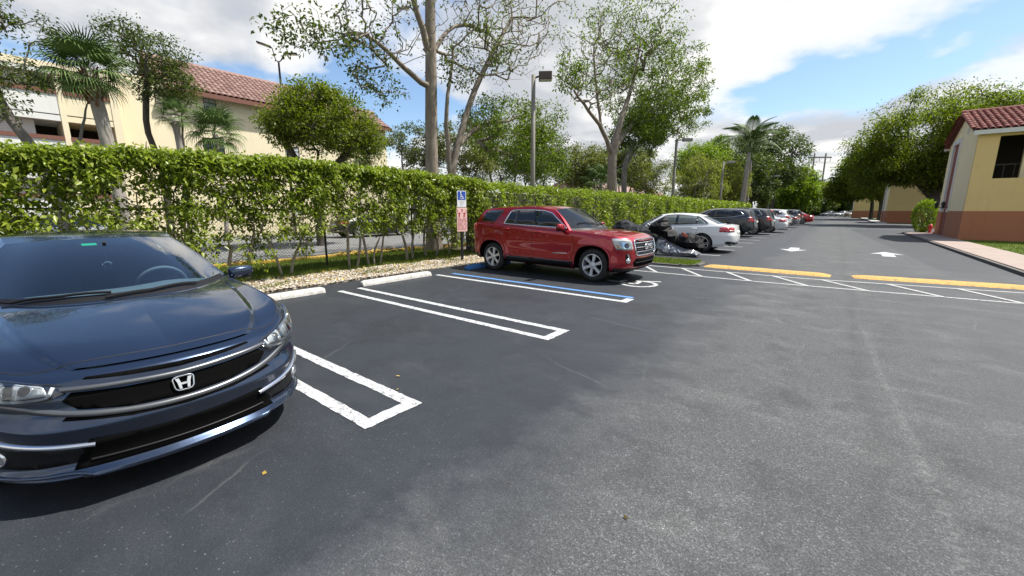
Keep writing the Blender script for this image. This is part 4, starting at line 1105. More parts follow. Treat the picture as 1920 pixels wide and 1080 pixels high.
def build_honda():
    root = empty('blue_sedan', (-5.0, 0.55, 0)); root.scale = (.95, .95, .95)
    tag(root, 'dark blue metallic sedan with black grille parked nose out beside the white U-shaped stall line', 'car')
    c = Car(CIVIC).build(root, PM_BLUE)
    F = c.tub('F'); S = c.tub('S'); Z = c.ray('z')
    # grille area
    gp = [(-.50, .612), (-.45, .556), (-.25, .520), (0, .508), (.25, .520), (.45, .556), (.50, .612), (.46, .650), (.25, .632), (0, .624), (-.25, .632), (-.46, .650)]
    g = c.patch('grille', gp, F, MAT['void'], 0.003, 0.01, 0.04)
    c.strip('grille_bar', [(-.50, .668), (-.3, .654), (0, .642), (.3, .654), (.50, .668)], F, MAT['satin_grey'], 0.030, 0.018, 0.0, 60, parent=g)
    c.patch('upper_slot', [(-.42, .704), (-.25, .688), (0, .676), (.25, .688), (.42, .704), (.41, .713), (.25, .708), (0, .702), (-.25, .708), (-.41, .713)], F, MAT['void'], 0.004, 0.01, 0.05)
    c.strip('grille_bar', [(-.90, .650), (-.70, .606), (-.50, .545), (-.25, .504), (0, .492), (.25, .504), (.50, .545), (.70, .606), (.90, .650)], F, MAT['satin_grey'], 0.036, 0.012, 0.0, 90, parent=g)
    c.patch('bumper_gap', [(-.52, .512), (-.25, .474), (0, .463), (.25, .474), (.52, .512), (.50, .530), (.25, .490), (0, .478), (-.25, .490), (-.50, .530)], F, MAT['void'], 0.003, 0.01, 0.05)
    # lower intake, corner pockets, lamps, lip
    c.patch('lower_intake', [(-.52, .225), (.52, .225), (.43, .385), (.2, .370), (0, .365), (-.2, .370), (-.43, .385)], F, MAT['void'], 0.004, 0.01, 0.05)
    c.strip('intake_bar', [(-.44, .262), (0, .256), (.44, .262)], F, MAT['black_plastic'], 0.012, 0.012, 0.0, 40)
    for m in (False, True):
        c.patch('corner_pocket', [(.43, .345), (.50, .262), (.66, .256), (.90, .275), (.98, .345), (.96, .445), (.84, .410), (.64, .372)], F, MAT['black_plastic'], 0.004, 0.012, 0.04, mirror=m)
        c.strip('chrome_strip', [(.41, .352), (.58, .378), (.78, .418), (.97, .470)], F, MAT['chrome'], 0.026, 0.016, 0.0, 40, mirror=m, taper=False)
        P, N = F(np.array([[.84, .335]])); p, nn = Vector(P[0]), Vector(N[0])
        if m: p.y *= -1; nn.y *= -1
        rot = nn.to_track_quat('Z', 'Y').to_matrix().to_4x4(); Mx = Matrix.Translation(p + nn * 0.004) @ rot
        fl = MB().lathe([(0.052, -0.004), (0.052, 0.010), (0.044, 0.014), (0.040, 0.008)], 24, Mx).build('fog_lamp', MAT['chrome'], root, True)
        MB().lathe([(0.041, 0.006), (0.030, 0.014), (0.0, 0.017)], 24, Mx).build('lens', MAT['reflector'], fl, True)
        # headlight: dark surround, bright chamber, daylight tube, clear cover
        hl = [(.475, .648), (.55, .622), (.72, .626), (.92, .668), (1.12, .730), (1.30, .805), (1.22, .823), (1.02, .788), (.80, .745), (.56, .700)]
        h = c.patch('headlight', rnd_poly(hl, .02), F, MAT['piano_black'], 0.002, 0.012, 0.04, mirror=m)
        c.patch('reflector', rnd_poly([(.72, .645), (.90, .680), (1.10, .740), (1.20, .798), (1.04, .778), (.74, .728)], .02), F, MAT['reflector'], 0.006, 0.006, 0.03, parent=h, mirror=m, smooth=False)
        c.patch('reflector', rnd_poly([(.545, .650), (.68, .645), (.70, .720), (.57, .695)], .015), F, MAT['alloy'], 0.006, 0.006, 0.03, parent=h, mirror=m)
        c.strip('daylight_tube', [(.530, .686), (.545, .646), (.58, .637), (.72, .641), (.92, .684), (1.12, .748)], F, MAT['led'], 0.014, 0.012, 0.0, 50, parent=h, mirror=m)
        for s_, z_, r_ in ((.84, .705, .040), (1.02, .752, .028), (.635, .682, .030)):
            P, N = F(np.array([[s_, z_]])); p, nn = Vector(P[0]), Vector(N[0])
            if m: p.y *= -1; nn.y *= -1
            Mx = Matrix.Translation(p + nn * 0.004) @ nn.to_track_quat('Z', 'Y').to_matrix().to_4x4()
            MB().lathe([(r_, 0), (r_, 0.012), (r_ * .86, 0.013), (r_ * .80, 0.006)], 20, Mx).build('lamp_ring', MAT['chrome'], h, True)
            MB().lathe([(r_ * .82, 0.004), (r_ * .5, 0.013), (0, 0.016)], 20, Mx).build('lamp_lens', MAT['piano_black'], h, True)
        c.patch('lamp_cover', rnd_poly(hl, .02), F, MAT['lamp_glass'], 0.022, 0.004, 0.04, parent=h, mirror=m)
        c.strip('lamp_brow', [(.50, .690), (.80, .747), (1.02, .790), (1.24, .828)], F, MAT['seam'], 0.007, 0.003, 0.0, 40, mirror=m)
    c.strip('front_lip', [(-1.12, .240), (-.9, .226), (-.66, .215), (-.52, .212), (-.42, .192), (0, .186), (.42, .192), (.52, .212), (.66, .215), (.9, .226), (1.12, .240)], F, PM_BLUE, 0.020, 0.012, 0.002, 120)
    c.strip('lip_edge', [(-.50, .172), (-.3, .166), (0, .164), (.3, .166), (.50, .172)], F, MAT['satin_grey'], 0.010, 0.012, 0.0, 60)
    # emblem
    P, N = F(np.array([[0, .578]])); p = Vector(P[0]); nn = Vector(N[0]).normalized()
    Mx = Matrix.Translation(p + nn * 0.010) @ Matrix.Rotation(-math.atan2(nn.z, nn.x), 4, 'Y')
    w1, w0, hh = 0.053, 0.044, 0.042
    fr_ = rnd_poly([(-w0, -hh), (w0, -hh), (w1, hh), (-w1, hh)], 0.026, 5)
    em = ring_strip('emblem', [tuple(Mx @ Vector((0.006, a, b))) for a, b in fr_], 0.0052, MAT['chrome'], root)
    mb = MB()
    for sg in (-1, 1):
        pl = [(sg * .030, -.040), (sg * .015, -.040), (sg * .017, -.008), (sg * .017, .004), (sg * .026, .037), (sg * .047, .037), (sg * .037, .006)]
        mb.prism(pl if sg > 0 else pl[::-1], 0.0, 0.014, 'x')
    mb.prism([(-.021, -.011), (.021, -.011), (.021, .002), (-.021, .002)], 0.001, 0.012, 'x')
    mb.v = [tuple(Mx @ Vector((q[0], q[1] * .85, q[2] * .84))) for q in mb.v]; mb.build('emblem_letter', MAT['alloy'], em)
    # hood shut line
    c.strip('hood_gap', [(.72, .765), (1.2, .790), (1.55, .785), (1.82, .735), (1.98, .62), (2.055, .42), (2.09, .2), (2.10, 0), (2.09, -.2), (2.055, -.42), (1.98, -.62), (1.82, -.735), (1.55, -.785), (1.2, -.790), (.72, -.765)], Z, MAT['seam'], 0.006, 0.0018, 0.0, 150)
    # cabin side glass
    Y = c.ray('y'); Yr = c.ray('y', sign=-1)
    for sg, fn in ((1, Y), (-1, Yr)):
        fd = [(.28, 1.00), (-.52, 1.02), (-.52, 1.335), (-.10, 1.30), (.08, 1.18)]
        rd = [(-.58, 1.02), (-1.18, 1.045), (-1.30, 1.13), (-1.02, 1.285), (-.58, 1.335)]
        for pl in (fd, rd): c.patch('side_window', rnd_poly(pl, .03), fn, MAT['dark_glass'], 0.004, 0.01, 0.12)
        fs = c.tub('S')
        for x0, z0, x1, z1 in ((.72, .30, .80, .93), (-.55, .28, -.55, 1.0), (-1.25, .72, -1.42, 1.0), (-.98, .30, -1.25, .72)):
            c.strip('door_gap', [(x0, z0), ((x0 + x1) / 2, (z0 + z1) / 2), (x1, z1)], fs, MAT['seam'], 0.006, 0.002, 0, 20, mirror=(sg < 0))
        for x in (-.36, -1.18): c.handle(x, .90, PM_BLUE, .10, sg)
    c.mirror_pod((0.44, 0.955, 0.985), (0.085, 0.115, 0.062), PM_BLUE)
    # tail lights, plate
    for m in (False, True):
        c.patch('tail_light', rnd_poly([(.45, .80), (.80, .80), (1.0, .84), (.98, .95), (.45, .92)], .02), c.tub('R'), MAT['red_lens'], 0.006, 0.01, 0.06, mirror=m)
    # wipers
    for pts in ([(.83, -.62), (.99, -.38), (1.06, -.10)], [(1.10, -.14), (1.075, .14), (.965, .44)]):
        P, N = Z(np.array(resample(np.array(pts), 10)))
        MB().tube((P + N * 0.022).tolist(), 0.010, 6).build('wiper', MAT['black_plastic'], root)
    # cabin: dashboard, wheel, seats, mirror, tag, pendant
    d = MB(); n = 14; prof = [(.98, .86), (.96, .925), (.80, .955), (.55, .955), (.42, .935), (.40, .80), (.42, .55)]
    for x, z in prof:
        for k in range(n + 1):
            y = -.74 + 1.48 * k / n; d.v.append((x - 0.28 * (y / .74) ** 2 * (1 if x > .7 else .25), y, z + (0.025 * math.exp(-((y - .36) / .2) ** 2) if .4 < x < .6 else 0)))
    d.f = [(i * (n + 1) + k, i * (n + 1) + k + 1, (i + 1) * (n + 1) + k + 1, (i + 1) * (n + 1) + k) for i in range(len(prof) - 1) for k in range(n)]
    d.build('dashboard', MAT['dash_grey'], root, True)
    Mx = Matrix.Translation((.20, .36, .90)) @ Matrix.Rotation(R(-66), 4, 'Y')
    sw = ring_strip('steering_wheel', [tuple(Mx @ Vector((.185 * math.cos(a), .185 * math.sin(a), 0))) for a in np.linspace(0, 2 * math.pi, 28, endpoint=False)], 0.017, MAT['dash_grey'], root)
    m2 = MB().box(-.06, .06, -.16, .16, -.02, .02, Mx).box(-.15, 0, -.03, .03, -.018, .018, Mx); m2.build('wheel_hub', MAT['black_plastic'], sw)
    for y in (.36, -.36):
        st = MB()
        prof = [(.30, .62), (-.30, .55), (-.48, 1.10), (-.58, 1.12), (-.45, .45), (.28, .45)]
        st.prism([(a, b) for a, b in prof], y - .24, y + .24, 'y'); o = st.build('seat', MAT['seat_cloth'], root); bevel_obj(o, .05, 3)
        hr = MB().box(-.60, -.50, y - .13, y + .13, 1.12, 1.29).build('headrest', MAT['seat_cloth'], o); bevel_obj(hr, .04, 3)
    MB().box(-1.3, -1.1, -.62, .62, .5, 1.12).build('rear_seat', MAT['seat_cloth'], root)
    rm = MB().box(.235, .26, -.12, .12, 1.235, 1.30).build('rear_view_mirror', MAT['black_plastic'], root); bevel_obj(rm, .012)
    MB().tube([(.31, 0, 1.335), (.25, 0, 1.27)], .012, 6).build('mirror_stalk', MAT['black_plastic'], rm)
    # hood/header shade band and toll tag on the inside of the windscreen
    def on_ws(q, y):   # point on the windscreen at height fraction q
        Wc = c.WS; j = q * 13; j0 = min(int(j), 12); w = j - j0
        col = Wc[:, j0] * (1 - w) + Wc[:, j0 + 1] * w
        k = np.interp(abs(y), col[:, 1], np.arange(len(col))); k0 = min(int(k), 38); p = col[k0] * (1 - (k - k0)) + col[k0 + 1] * (k - k0)
        return np.array([p[0], y, p[2]])
    def ws_panel(name, y0, y1, q0, q1, mat, inset, ny=8, nq=3):
        V = [on_ws(q0 + (q1 - q0) * j / nq, y0 + (y1 - y0) * i / ny) + np.array([-inset * .5, 0, -inset]) for i in range(ny + 1) for j in range(nq + 1)]
        f = [(i * (nq + 1) + j, (i + 1) * (nq + 1) + j, (i + 1) * (nq + 1) + j + 1, i * (nq + 1) + j + 1) for i in range(ny) for j in range(nq)]
        return link_mesh(name, mesh_py(name, V, f), mat, root)
    ws_panel('toll_tag', -.135, -.045, .86, .905, simple('tag_green', (0.01, 0.55, 0.22), 0.4, var=0.3, vs=60), 0.006)
    ws_panel('shade_band', -.16, .16, .87, .985, MAT['void'], 0.010)
    ws_panel('shade_band', -.55, .55, .965, 1.0, MAT['void'], 0.012, 20)
    pd = MB().tube([(.24, 0, 1.24), (.245, 0.003, 1.16)], .003, 5)
    pd.tube([(.245, .003 + .028 * math.sin(a), 1.13 + .028 * math.cos(a)) for a in np.linspace(0, 6.28, 17)], .006, 6)
    pd.box(.242, .248, -.03, .036, 1.082, 1.094); pd.build('hanging_charm', MAT['chrome'], root)
    return c
honda = build_honda()
# ------------------------------------------------------------------ the red SUV
PM_RED = paint('dark_red_metallic', (0.33, 0.004, 0.013), 0.50, 0.30)
TERR = dict(name='terrain', axf=1.42, axr=-1.48, rt=0.362, rr=0.238, ra=0.425, tw=0.235, wheel=(6, 0.036, False), wi=0.035, archp=2.5, flare=(0.45, 0.60, 0.030),
    outline=[(2.33, 0), (2.32, .3), (2.285, .52), (2.20, .72), (2.05, .845), (1.83, .888), (1.5, .90), (1.0, .902), (.4, .905), (-.4, .905), (-1.0, .905), (-1.48, .903), (-1.9, .89), (-2.15, .835), (-2.28, .70), (-2.33, .45), (-2.345, .2), (-2.35, 0)],
    rings=[dict(z=[(2.4, .25), (1.9, .24), (0, .26), (-1.9, .30), (-2.35, .34)], w=.85, f=-.20, r=.06),
           dict(z=[(2.4, .33), (1.9, .32), (0, .34), (-1.9, .40), (-2.35, .44)], w=.892, f=-.055, r=.02),
           dict(z=[(2.4, .43), (1.9, .43), (0, .43), (-1.9, .48), (-2.35, .52)], w=.905, f=-.012, c=1),
           dict(z=[(2.4, .58), (1.9, .60), (0, .62), (-1.9, .66), (-2.35, .70)], w=.897, f=-.004),
           dict(z=[(2.4, .74), (1.9, .76), (0, .80), (-1.9, .86), (-2.35, .90)], w=.912, f=-.015),
           dict(z=[(2.4, .90), (1.9, .91), (.9, .99), (0, 1.02), (-1, 1.06), (-1.9, 1.10), (-2.35, 1.10)], w=.905, f=-.055, c=1),
           dict(z=[(2.4, .955), (1.9, .965), (.9, 1.055), (0, 1.10), (-1, 1.16), (-1.9, 1.19), (-2.35, 1.18)], w=.880, f=-.105, r=.01),
           dict(z=[(2.4, .985), (1.9, 1.00), (.9, 1.085), (0, 1.13), (-1, 1.19), (-1.9, 1.22), (-2.35, 1.21)], w=.852, f=-.16, r=.03)],
    hood_s=0.80, hood_c=[(2.12, 1.025), (1.8, 1.062), (1.45, 1.088), (1.22, 1.098)],
    hood_fn=lambda S, T: 0.016 * (1 - sstep(0.52 + 0.12 * S, 0.62 + 0.12 * S, T)) * np.sin(np.pi * np.clip(S * .9 + .08, 0, 1)),
    xa=0.80, hdr=[(0.42, 1.585), (0.26, .625, 1.545)], rail=[(-.2, .655, 1.602), (-.9, .655, 1.605), (-1.5, .64, 1.585), (-1.92, .62, 1.550)], rend=(-2.06, 1.590),
    roof_c=[(.1, 1.628), (-.6, 1.655), (-1.4, 1.638)], xc=-2.16, rgb=(-2.30, 1.225), deck_s=0.62, sbul=0.025, rg_in=0.12, rg_v=(1, 13))
def build_terrain():
    root = empty('red_suv', (-5.40, 8.75, 0)); root.scale = (.975, 1, 1)
    tag(root, 'dark red five-door SUV with silver wheels parked at the blue accessible bay', 'car')
    c = Car(TERR).build(root, PM_RED)
    F, S, Rr_, Z = c.tub('F'), c.tub('S'), c.tub('R'), c.ray('z')
    # grille with chrome frame, bars and letters
    gp = [(-.50, .60), (.50, .60), (.56, .70), (.56, .905), (.50, .925), (-.50, .925), (-.56, .905), (-.56, .70)]
    g = c.patch('grille', gp, F, MAT['void'], 0.004, 0.012, 0.05)
    c.strip('grille_frame', gp, F, MAT['chrome'], 0.026, 0.018, 0.0, 120, parent=g, close=True, smooth_path=False)
    for z in (.675, .765, .855): c.strip('grille_bar', [(-.53, z), (0, z), (.53, z)], F, MAT['chrome'], 0.022, 0.014, 0, 40, parent=g)
    for z in (.64, .72, .81): c.strip('grille_bar', [(-.53, z), (0, z), (.53, z)], F, MAT['satin_grey'], 0.010, 0.010, 0, 40, parent=g)
    P, N = F(np.array([[0, .765]])); me = text_mesh('GMC', 0.17, 0.008)
    o = link_mesh('grille_letters', me, MAT['alloy'], g, loc=(P[0][0] + .03, 0, .765), rot=(R(90), 0, R(90)), scale=(1.15, 1, 1))
    o2 = link_mesh('letter_backing', text_mesh('GMC', 0.185, 0.004), MAT['chrome'], g, loc=(P[0][0] + .024, 0, .763), rot=(R(90), 0, R(90)), scale=(1.15, 1, 1))
    c.patch('lower_intake', [(-.55, .36), (.55, .36), (.62, .45), (.55, .54), (-.55, .54), (-.62, .45)], F, MAT['void'], 0.004, 0.01, 0.06)
    c.strip('intake_bar', [(-.55, .45), (0, .45), (.55, .45)], F, MAT['black_plastic'], 0.02, 0.012, 0, 40)
    c.patch('lower_cladding', [(-1.05, .26), (1.05, .26), (1.05, .345), (.7, .335), (-.7, .335), (-1.05, .345)], F, MAT['black_plastic'], 0.006, 0.012, 0.07)
    for m in (False, True):
        hl = rnd_poly([(.64, .735), (.80, .715), (1.02, .735), (1.05, .83), (1.10, .945), (.98, .955), (.72, .925), (.64, .90)], .03)
        h = c.patch('headlight', hl, F, MAT['white_lens'], 0.004, 0.012, 0.05, mirror=m, smooth=False)
        c.patch('reflector', rnd_poly([(.68, .76), (.86, .745), (.88, .89), (.70, .885)], .03), F, MAT['reflector'], 0.007, 0.006, 0.03, parent=h, mirror=m, smooth=False)
        c.patch('turn_signal', rnd_poly([(.93, .755), (1.0, .765), (1.02, .84), (.94, .82)], .02), F, MAT['amber_lens'], 0.007, 0.006, 0.04, parent=h, mirror=m)
        P, N = F(np.array([[.78, .81]])); p, nn = Vector(P[0]), Vector(N[0])
        if m: p.y *= -1; nn.y *= -1
        Mx = Matrix.Translation(p + nn * 0.008) @ nn.to_track_quat('Z', 'Y').to_matrix().to_4x4()
        MB().lathe([(.055, 0), (.055, 0.008), (.046, 0.010), (.04, 0.002), (0.0, 0.014)], 20, Mx).build('lamp_lens', MAT['piano_black'], h, True)
        c.patch('lamp_cover', hl, F, MAT['lamp_glass'], 0.020, 0.004, 0.05, parent=h, mirror=m)
        # fog lamp
        fp = c.patch('fog_pocket', rnd_poly([(.70, .46), (.78, .44), (.82, .52), (.82, .63), (.74, .64), (.70, .56)], .02), F, MAT['black_plastic'], 0.004, 0.012, 0.05, mirror=m)
        P, N = F(np.array([[.76, .50]])); p, nn = Vector(P[0]), Vector(N[0])
        if m: p.y *= -1; nn.y *= -1
        Mx = Matrix.Translation(p + nn * 0.006) @ nn.to_track_quat('Z', 'Y').to_matrix().to_4x4()
        MB().lathe([(.05, 0), (.05, 0.012), (.04, 0.014), (.0, 0.02)], 20, Mx).build('fog_lamp', MAT['reflector'], fp, True)
        c.strip('chrome_strip', [(.745, .56), (.765, .60), (.77, .64)], F, MAT['chrome'], 0.03, 0.014, 0, 12, parent=fp, mirror=m)
        # sides: windows, trim, doors
        fn = c.ray('y', sign=-1 if m else 1)
        dlo = [(.74, 1.135), (.40, 1.36), (.24, 1.465), (.02, 1.520), (-.30, 1.538), (-.86, 1.535), (-.97, 1.50), (-1.10, 1.225), (-1.06, 1.205)]
        fw = rnd_poly([(.70, 1.145), (.38, 1.36), (.22, 1.455), (0.0, 1.508), (-.16, 1.518), (-.16, 1.165)], .02)
        rw = rnd_poly([(-.24, 1.17), (-.24, 1.522), (-.70, 1.522), (-.70, 1.195)], .015)
        qw = rnd_poly([(-.735, 1.197), (-.735, 1.522), (-.86, 1.520), (-.945, 1.49), (-1.06, 1.222)], .02)
        fb = c.patch('window_frame', rnd_poly(dlo, .02), fn, MAT['piano_black'], 0.003, 0.010, 0.12, mirror=False)
        for pl in (fw, rw, qw): c.patch('side_window', pl, fn, MAT['dark_glass'], 0.007, 0.008, 0.14)
        c.strip('window_chrome', dlo, fn, MAT['chrome'], 0.026, 0.012, 0, 160, close=True, smooth_path=False)
        q2 = rnd_poly([(-1.90, 1.26), (-1.50, 1.235), (-1.42, 1.25), (-1.20, 1.515), (-1.26, 1.535), (-1.72, 1.525), (-1.83, 1.46)], .03)
        c.patch('quarter_window', q2, fn, MAT['dark_glass'], 0.006, 0.010, 0.10)
        for pts in ([(.98, .44), (.97, .75), (.90, 1.06)], [(-.20, .44), (-.20, .8), (-.20, 1.14)], [(-1.02, .44), (-1.05, .70), (-1.22, .95), (-1.18, 1.19)]):
            c.strip('door_gap', pts, S, MAT['seam'], 0.007, 0.002, 0, 30, mirror=m)
        c.strip('door_gap', [(.97, .45), (.0, .45), (-1.03, .47)], S, MAT['seam'], 0.007, 0.002, 0, 50, mirror=m)
        c.patch('sill_cladding', [(.99, .27), (-1.04, .285), (-1.05, .435), (.99, .415)], S, MAT['black_plastic'], 0.008, 0.014, 0.12, mirror=m)
        for x0, x1 in ((.88, -.14), (-.26, -.98)):
            c.strip('sill_chrome', [(x0, .405), ((x0 + x1) / 2, .412), (x1, .420)], S, MAT['satin_grey'], 0.022, 0.016, 0.004, 30, mirror=m)
        c.patch('door_badge', [(.40, .565), (.78, .575), (.78, .592), (.40, .582)], S, MAT['alloy'], 0.004, 0.006, 0.2, mirror=m)
        c.patch('rear_cladding', [(-1.86, .32), (-2.20, .34), (-2.20, .46), (-1.90, .46)], S, MAT['black_plastic'], 0.006, 0.012, 0.1, mirror=m)
        c.strip('hood_gap', [(.98, 1.055), (1.3, 1.035), (1.7, .995), (2.05, .965)], S, MAT['seam'], 0.006, 0.002, 0, 30, mirror=m)
        c.patch('tail_light', rnd_poly([(.62, 1.18), (.62, .98), (.90, .99), (1.02, 1.02), (1.02, 1.17), (.8, 1.185)], .02), Rr_, MAT['red_lens'], 0.008, 0.012, 0.05, mirror=m)
        # wheel arch lip
        for ax in (1.42, -1.48):
            pts = []
            for k in range(25):
                a = math.pi * k / 24; cc, ss = math.cos(a), math.sin(a); q = .445 / (abs(cc)**2.5 + abs(ss)**2.5)**(1 / 2.5); pts.append((ax + q * cc, .362 + q * ss))
            c.strip('wheel_arch', pts, S, PM_RED, 0.035, 0.010, 0.0, 60, mirror=m)
        for x, z in ((-.02, 1.03), (-1.02, 1.085)): c.handle(x, z, PM_RED, .115, -1 if m else 1)
    c.mirror_pod((0.66, 1.02, 1.165), (0.10, 0.115, 0.085), PM_RED)
    for pts in ([(.86, -.60), (1.02, -.30), (1.06, 0.0)], [(1.1, -.10), (1.06, .26), (.95, .56)]):
        P, N = Z(np.array(resample(np.array(pts), 10)))
        MB().tube((P + N * 0.02).tolist(), 0.010, 6).build('wiper', MAT['black_plastic'], root)
    return c
suv = build_terrain()
# ------------------------------------------------------------------ the other parked cars
def sedan_spec(name, Lh=2.46, W=.925, H=1.44, axf=1.50, axr=-1.40, res=.6, rt=.34, rr=.245):
    k = H / 1.44; w = W / .925; L = Lh / 2.46
    return dict(name=name, res=res, axf=axf * L, axr=axr * L, rt=rt, rr=rr, ra=rt + .045, tw=.235, wheel=(5, .036, True), wi=.02,
        outline=[(x * L, y * w) for x, y in [(2.46, 0), (2.44, .25), (2.38, .48), (2.24, .68), (2.05, .81), (1.8, .87), (1.5, .89), (1.0, .905), (.4, .912), (-.4, .918), (-1.4, .915), (-1.85, .885), (-2.15, .81), (-2.33, .66), (-2.42, .42), (-2.455, .2), (-2.46, 0)]],
        rings=[dict(z=[(2.4, .18), (0, .18), (-1.9, .22), (-2.4, .30)], w=.86 * w, f=-.06, r=.06),
               dict(z=[(2.4, .26), (0, .27), (-1.9, .32), (-2.4, .40)], w=.905 * w, f=0, r=.01, c=1),
               dict(z=[(2.4, .42), (0, .44), (-1.9, .50), (-2.4, .53)], w=.915 * w, f=.0, r=-.01),
               dict(z=[(2.4, .53), (0, .62), (-1.9, .64), (-2.4, .63)], w=.925 * w, f=-.01, r=-.015, c=1),
               dict(z=[(2.4, .62), (1.9, .68), (0, .76), (-1.9, .80), (-2.4, .80)], w=.915 * w, f=-.03, r=.03),
               dict(z=[(2.4, .69), (1.9, .78), (1.2, .86), (0, .90), (-1.9, .96), (-2.4, .955)], w=.895 * w, f=-.07, r=.05, c=1),
               dict(z=[(2.4, .715), (1.9, .81), (1.2, .90), (0, .945), (-1.9, 1.005), (-2.4, .995)], w=.86 * w, f=-.11, r=.055)],
        hood_s=.8, hood_c=[(2.1 * L, .79), (1.8 * L, .86), (1.4 * L, .93), (1.15 * L, .955)], xa=.72 * L, hdr=[(.35 * L, 1.375 * k), (.15 * L, .56 * w, 1.345 * k)],
        rail=[(-.25 * L, .59 * w, 1.40 * k), (-.8 * L, .585 * w, 1.385 * k), (-1.2 * L, .555 * w, 1.325 * k)], rend=(-1.28 * L, 1.355 * k), roof_c=[(0, 1.425 * k), (-.45 * L, 1.44 * k), (-.95 * L, 1.415 * k)],
        xc=-1.93 * L, rgb=(-1.98 * L, 1.02), deck_s=.72, deck_c=[(-2.2 * L, 1.035)], sbul=.02)
def suv_spec(name, Lh=2.34, W=.925, H=1.67, axf=1.42, axr=-1.28, res=.6, rt=.36, rr=.245):
    k = (H - 1.05) / .62; w = W / .925; L = Lh / 2.34
    zr = lambda z: 1.05 + (z - 1.05) * k
    return dict(name=name, res=res, axf=axf * L, axr=axr * L, rt=rt, rr=rr, ra=rt + .05, tw=.235, wheel=(5, .034, True), wi=.03,
        outline=[(x * L, y * w) for x, y in [(2.34, 0), (2.32, .3), (2.26, .52), (2.14, .70), (1.96, .82), (1.75, .87), (1.42, .89), (.9, .90), (.2, .905), (-.6, .91), (-1.28, .91), (-1.7, .895), (-2.0, .845), (-2.18, .71), (-2.28, .45), (-2.33, .2), (-2.34, 0)]],
        rings=[dict(z=[(2.4, .22), (0, .24), (-1.9, .30), (-2.4, .36)], w=.86 * w, f=-.1, r=.08),
               dict(z=[(2.4, .32), (0, .34), (-1.9, .40), (-2.4, .46)], w=.905 * w, f=-.02, r=.0, c=1),
               dict(z=[(2.4, .50), (0, .52), (-1.9, .58), (-2.4, .60)], w=.912 * w, f=0, r=-.01),
               dict(z=[(2.4, .66), (0, .72), (-1.9, .78), (-2.4, .78)], w=.915 * w, f=-.015, r=.02),
               dict(z=[(2.4, .82), (1.9, .86), (0, .94), (-1.9, 1.02), (-2.4, 1.02)], w=.915 * w, f=-.05, r=.05, c=1),
               dict(z=[(2.4, .90), (1.9, .95), (1.0, 1.03), (0, 1.05), (-1.2, 1.10), (-2.4, 1.14)], w=.89 * w, f=-.10, r=.085),
               dict(z=[(2.4, .93), (1.9, .985), (1.0, 1.06), (0, 1.085), (-1.2, 1.13), (-2.4, 1.17)], w=.855 * w, f=-.15, r=.10)],
        hood_s=.78, hood_c=[(2.05 * L, 1.0), (1.75 * L, 1.05), (1.35 * L, 1.085)], xa=.78 * L, hdr=[(.45 * L, zr(1.585)), (.28 * L, .60 * w, zr(1.55))],
        rail=[(-.2 * L, .63 * w, zr(1.61)), (-.9 * L, .63 * w, zr(1.605)), (-1.5 * L, .60 * w, zr(1.565)), (-1.82 * L, .56 * w, zr(1.50))], rend=(-1.98 * L, zr(1.575)), roof_c=[(.1 * L, zr(1.645)), (-.5 * L, zr(1.67)), (-1.3 * L, zr(1.645))],
        xc=-2.04 * L, rgb=(-2.24 * L, 1.175), deck_s=.60, sbul=.02, rg_in=.13)
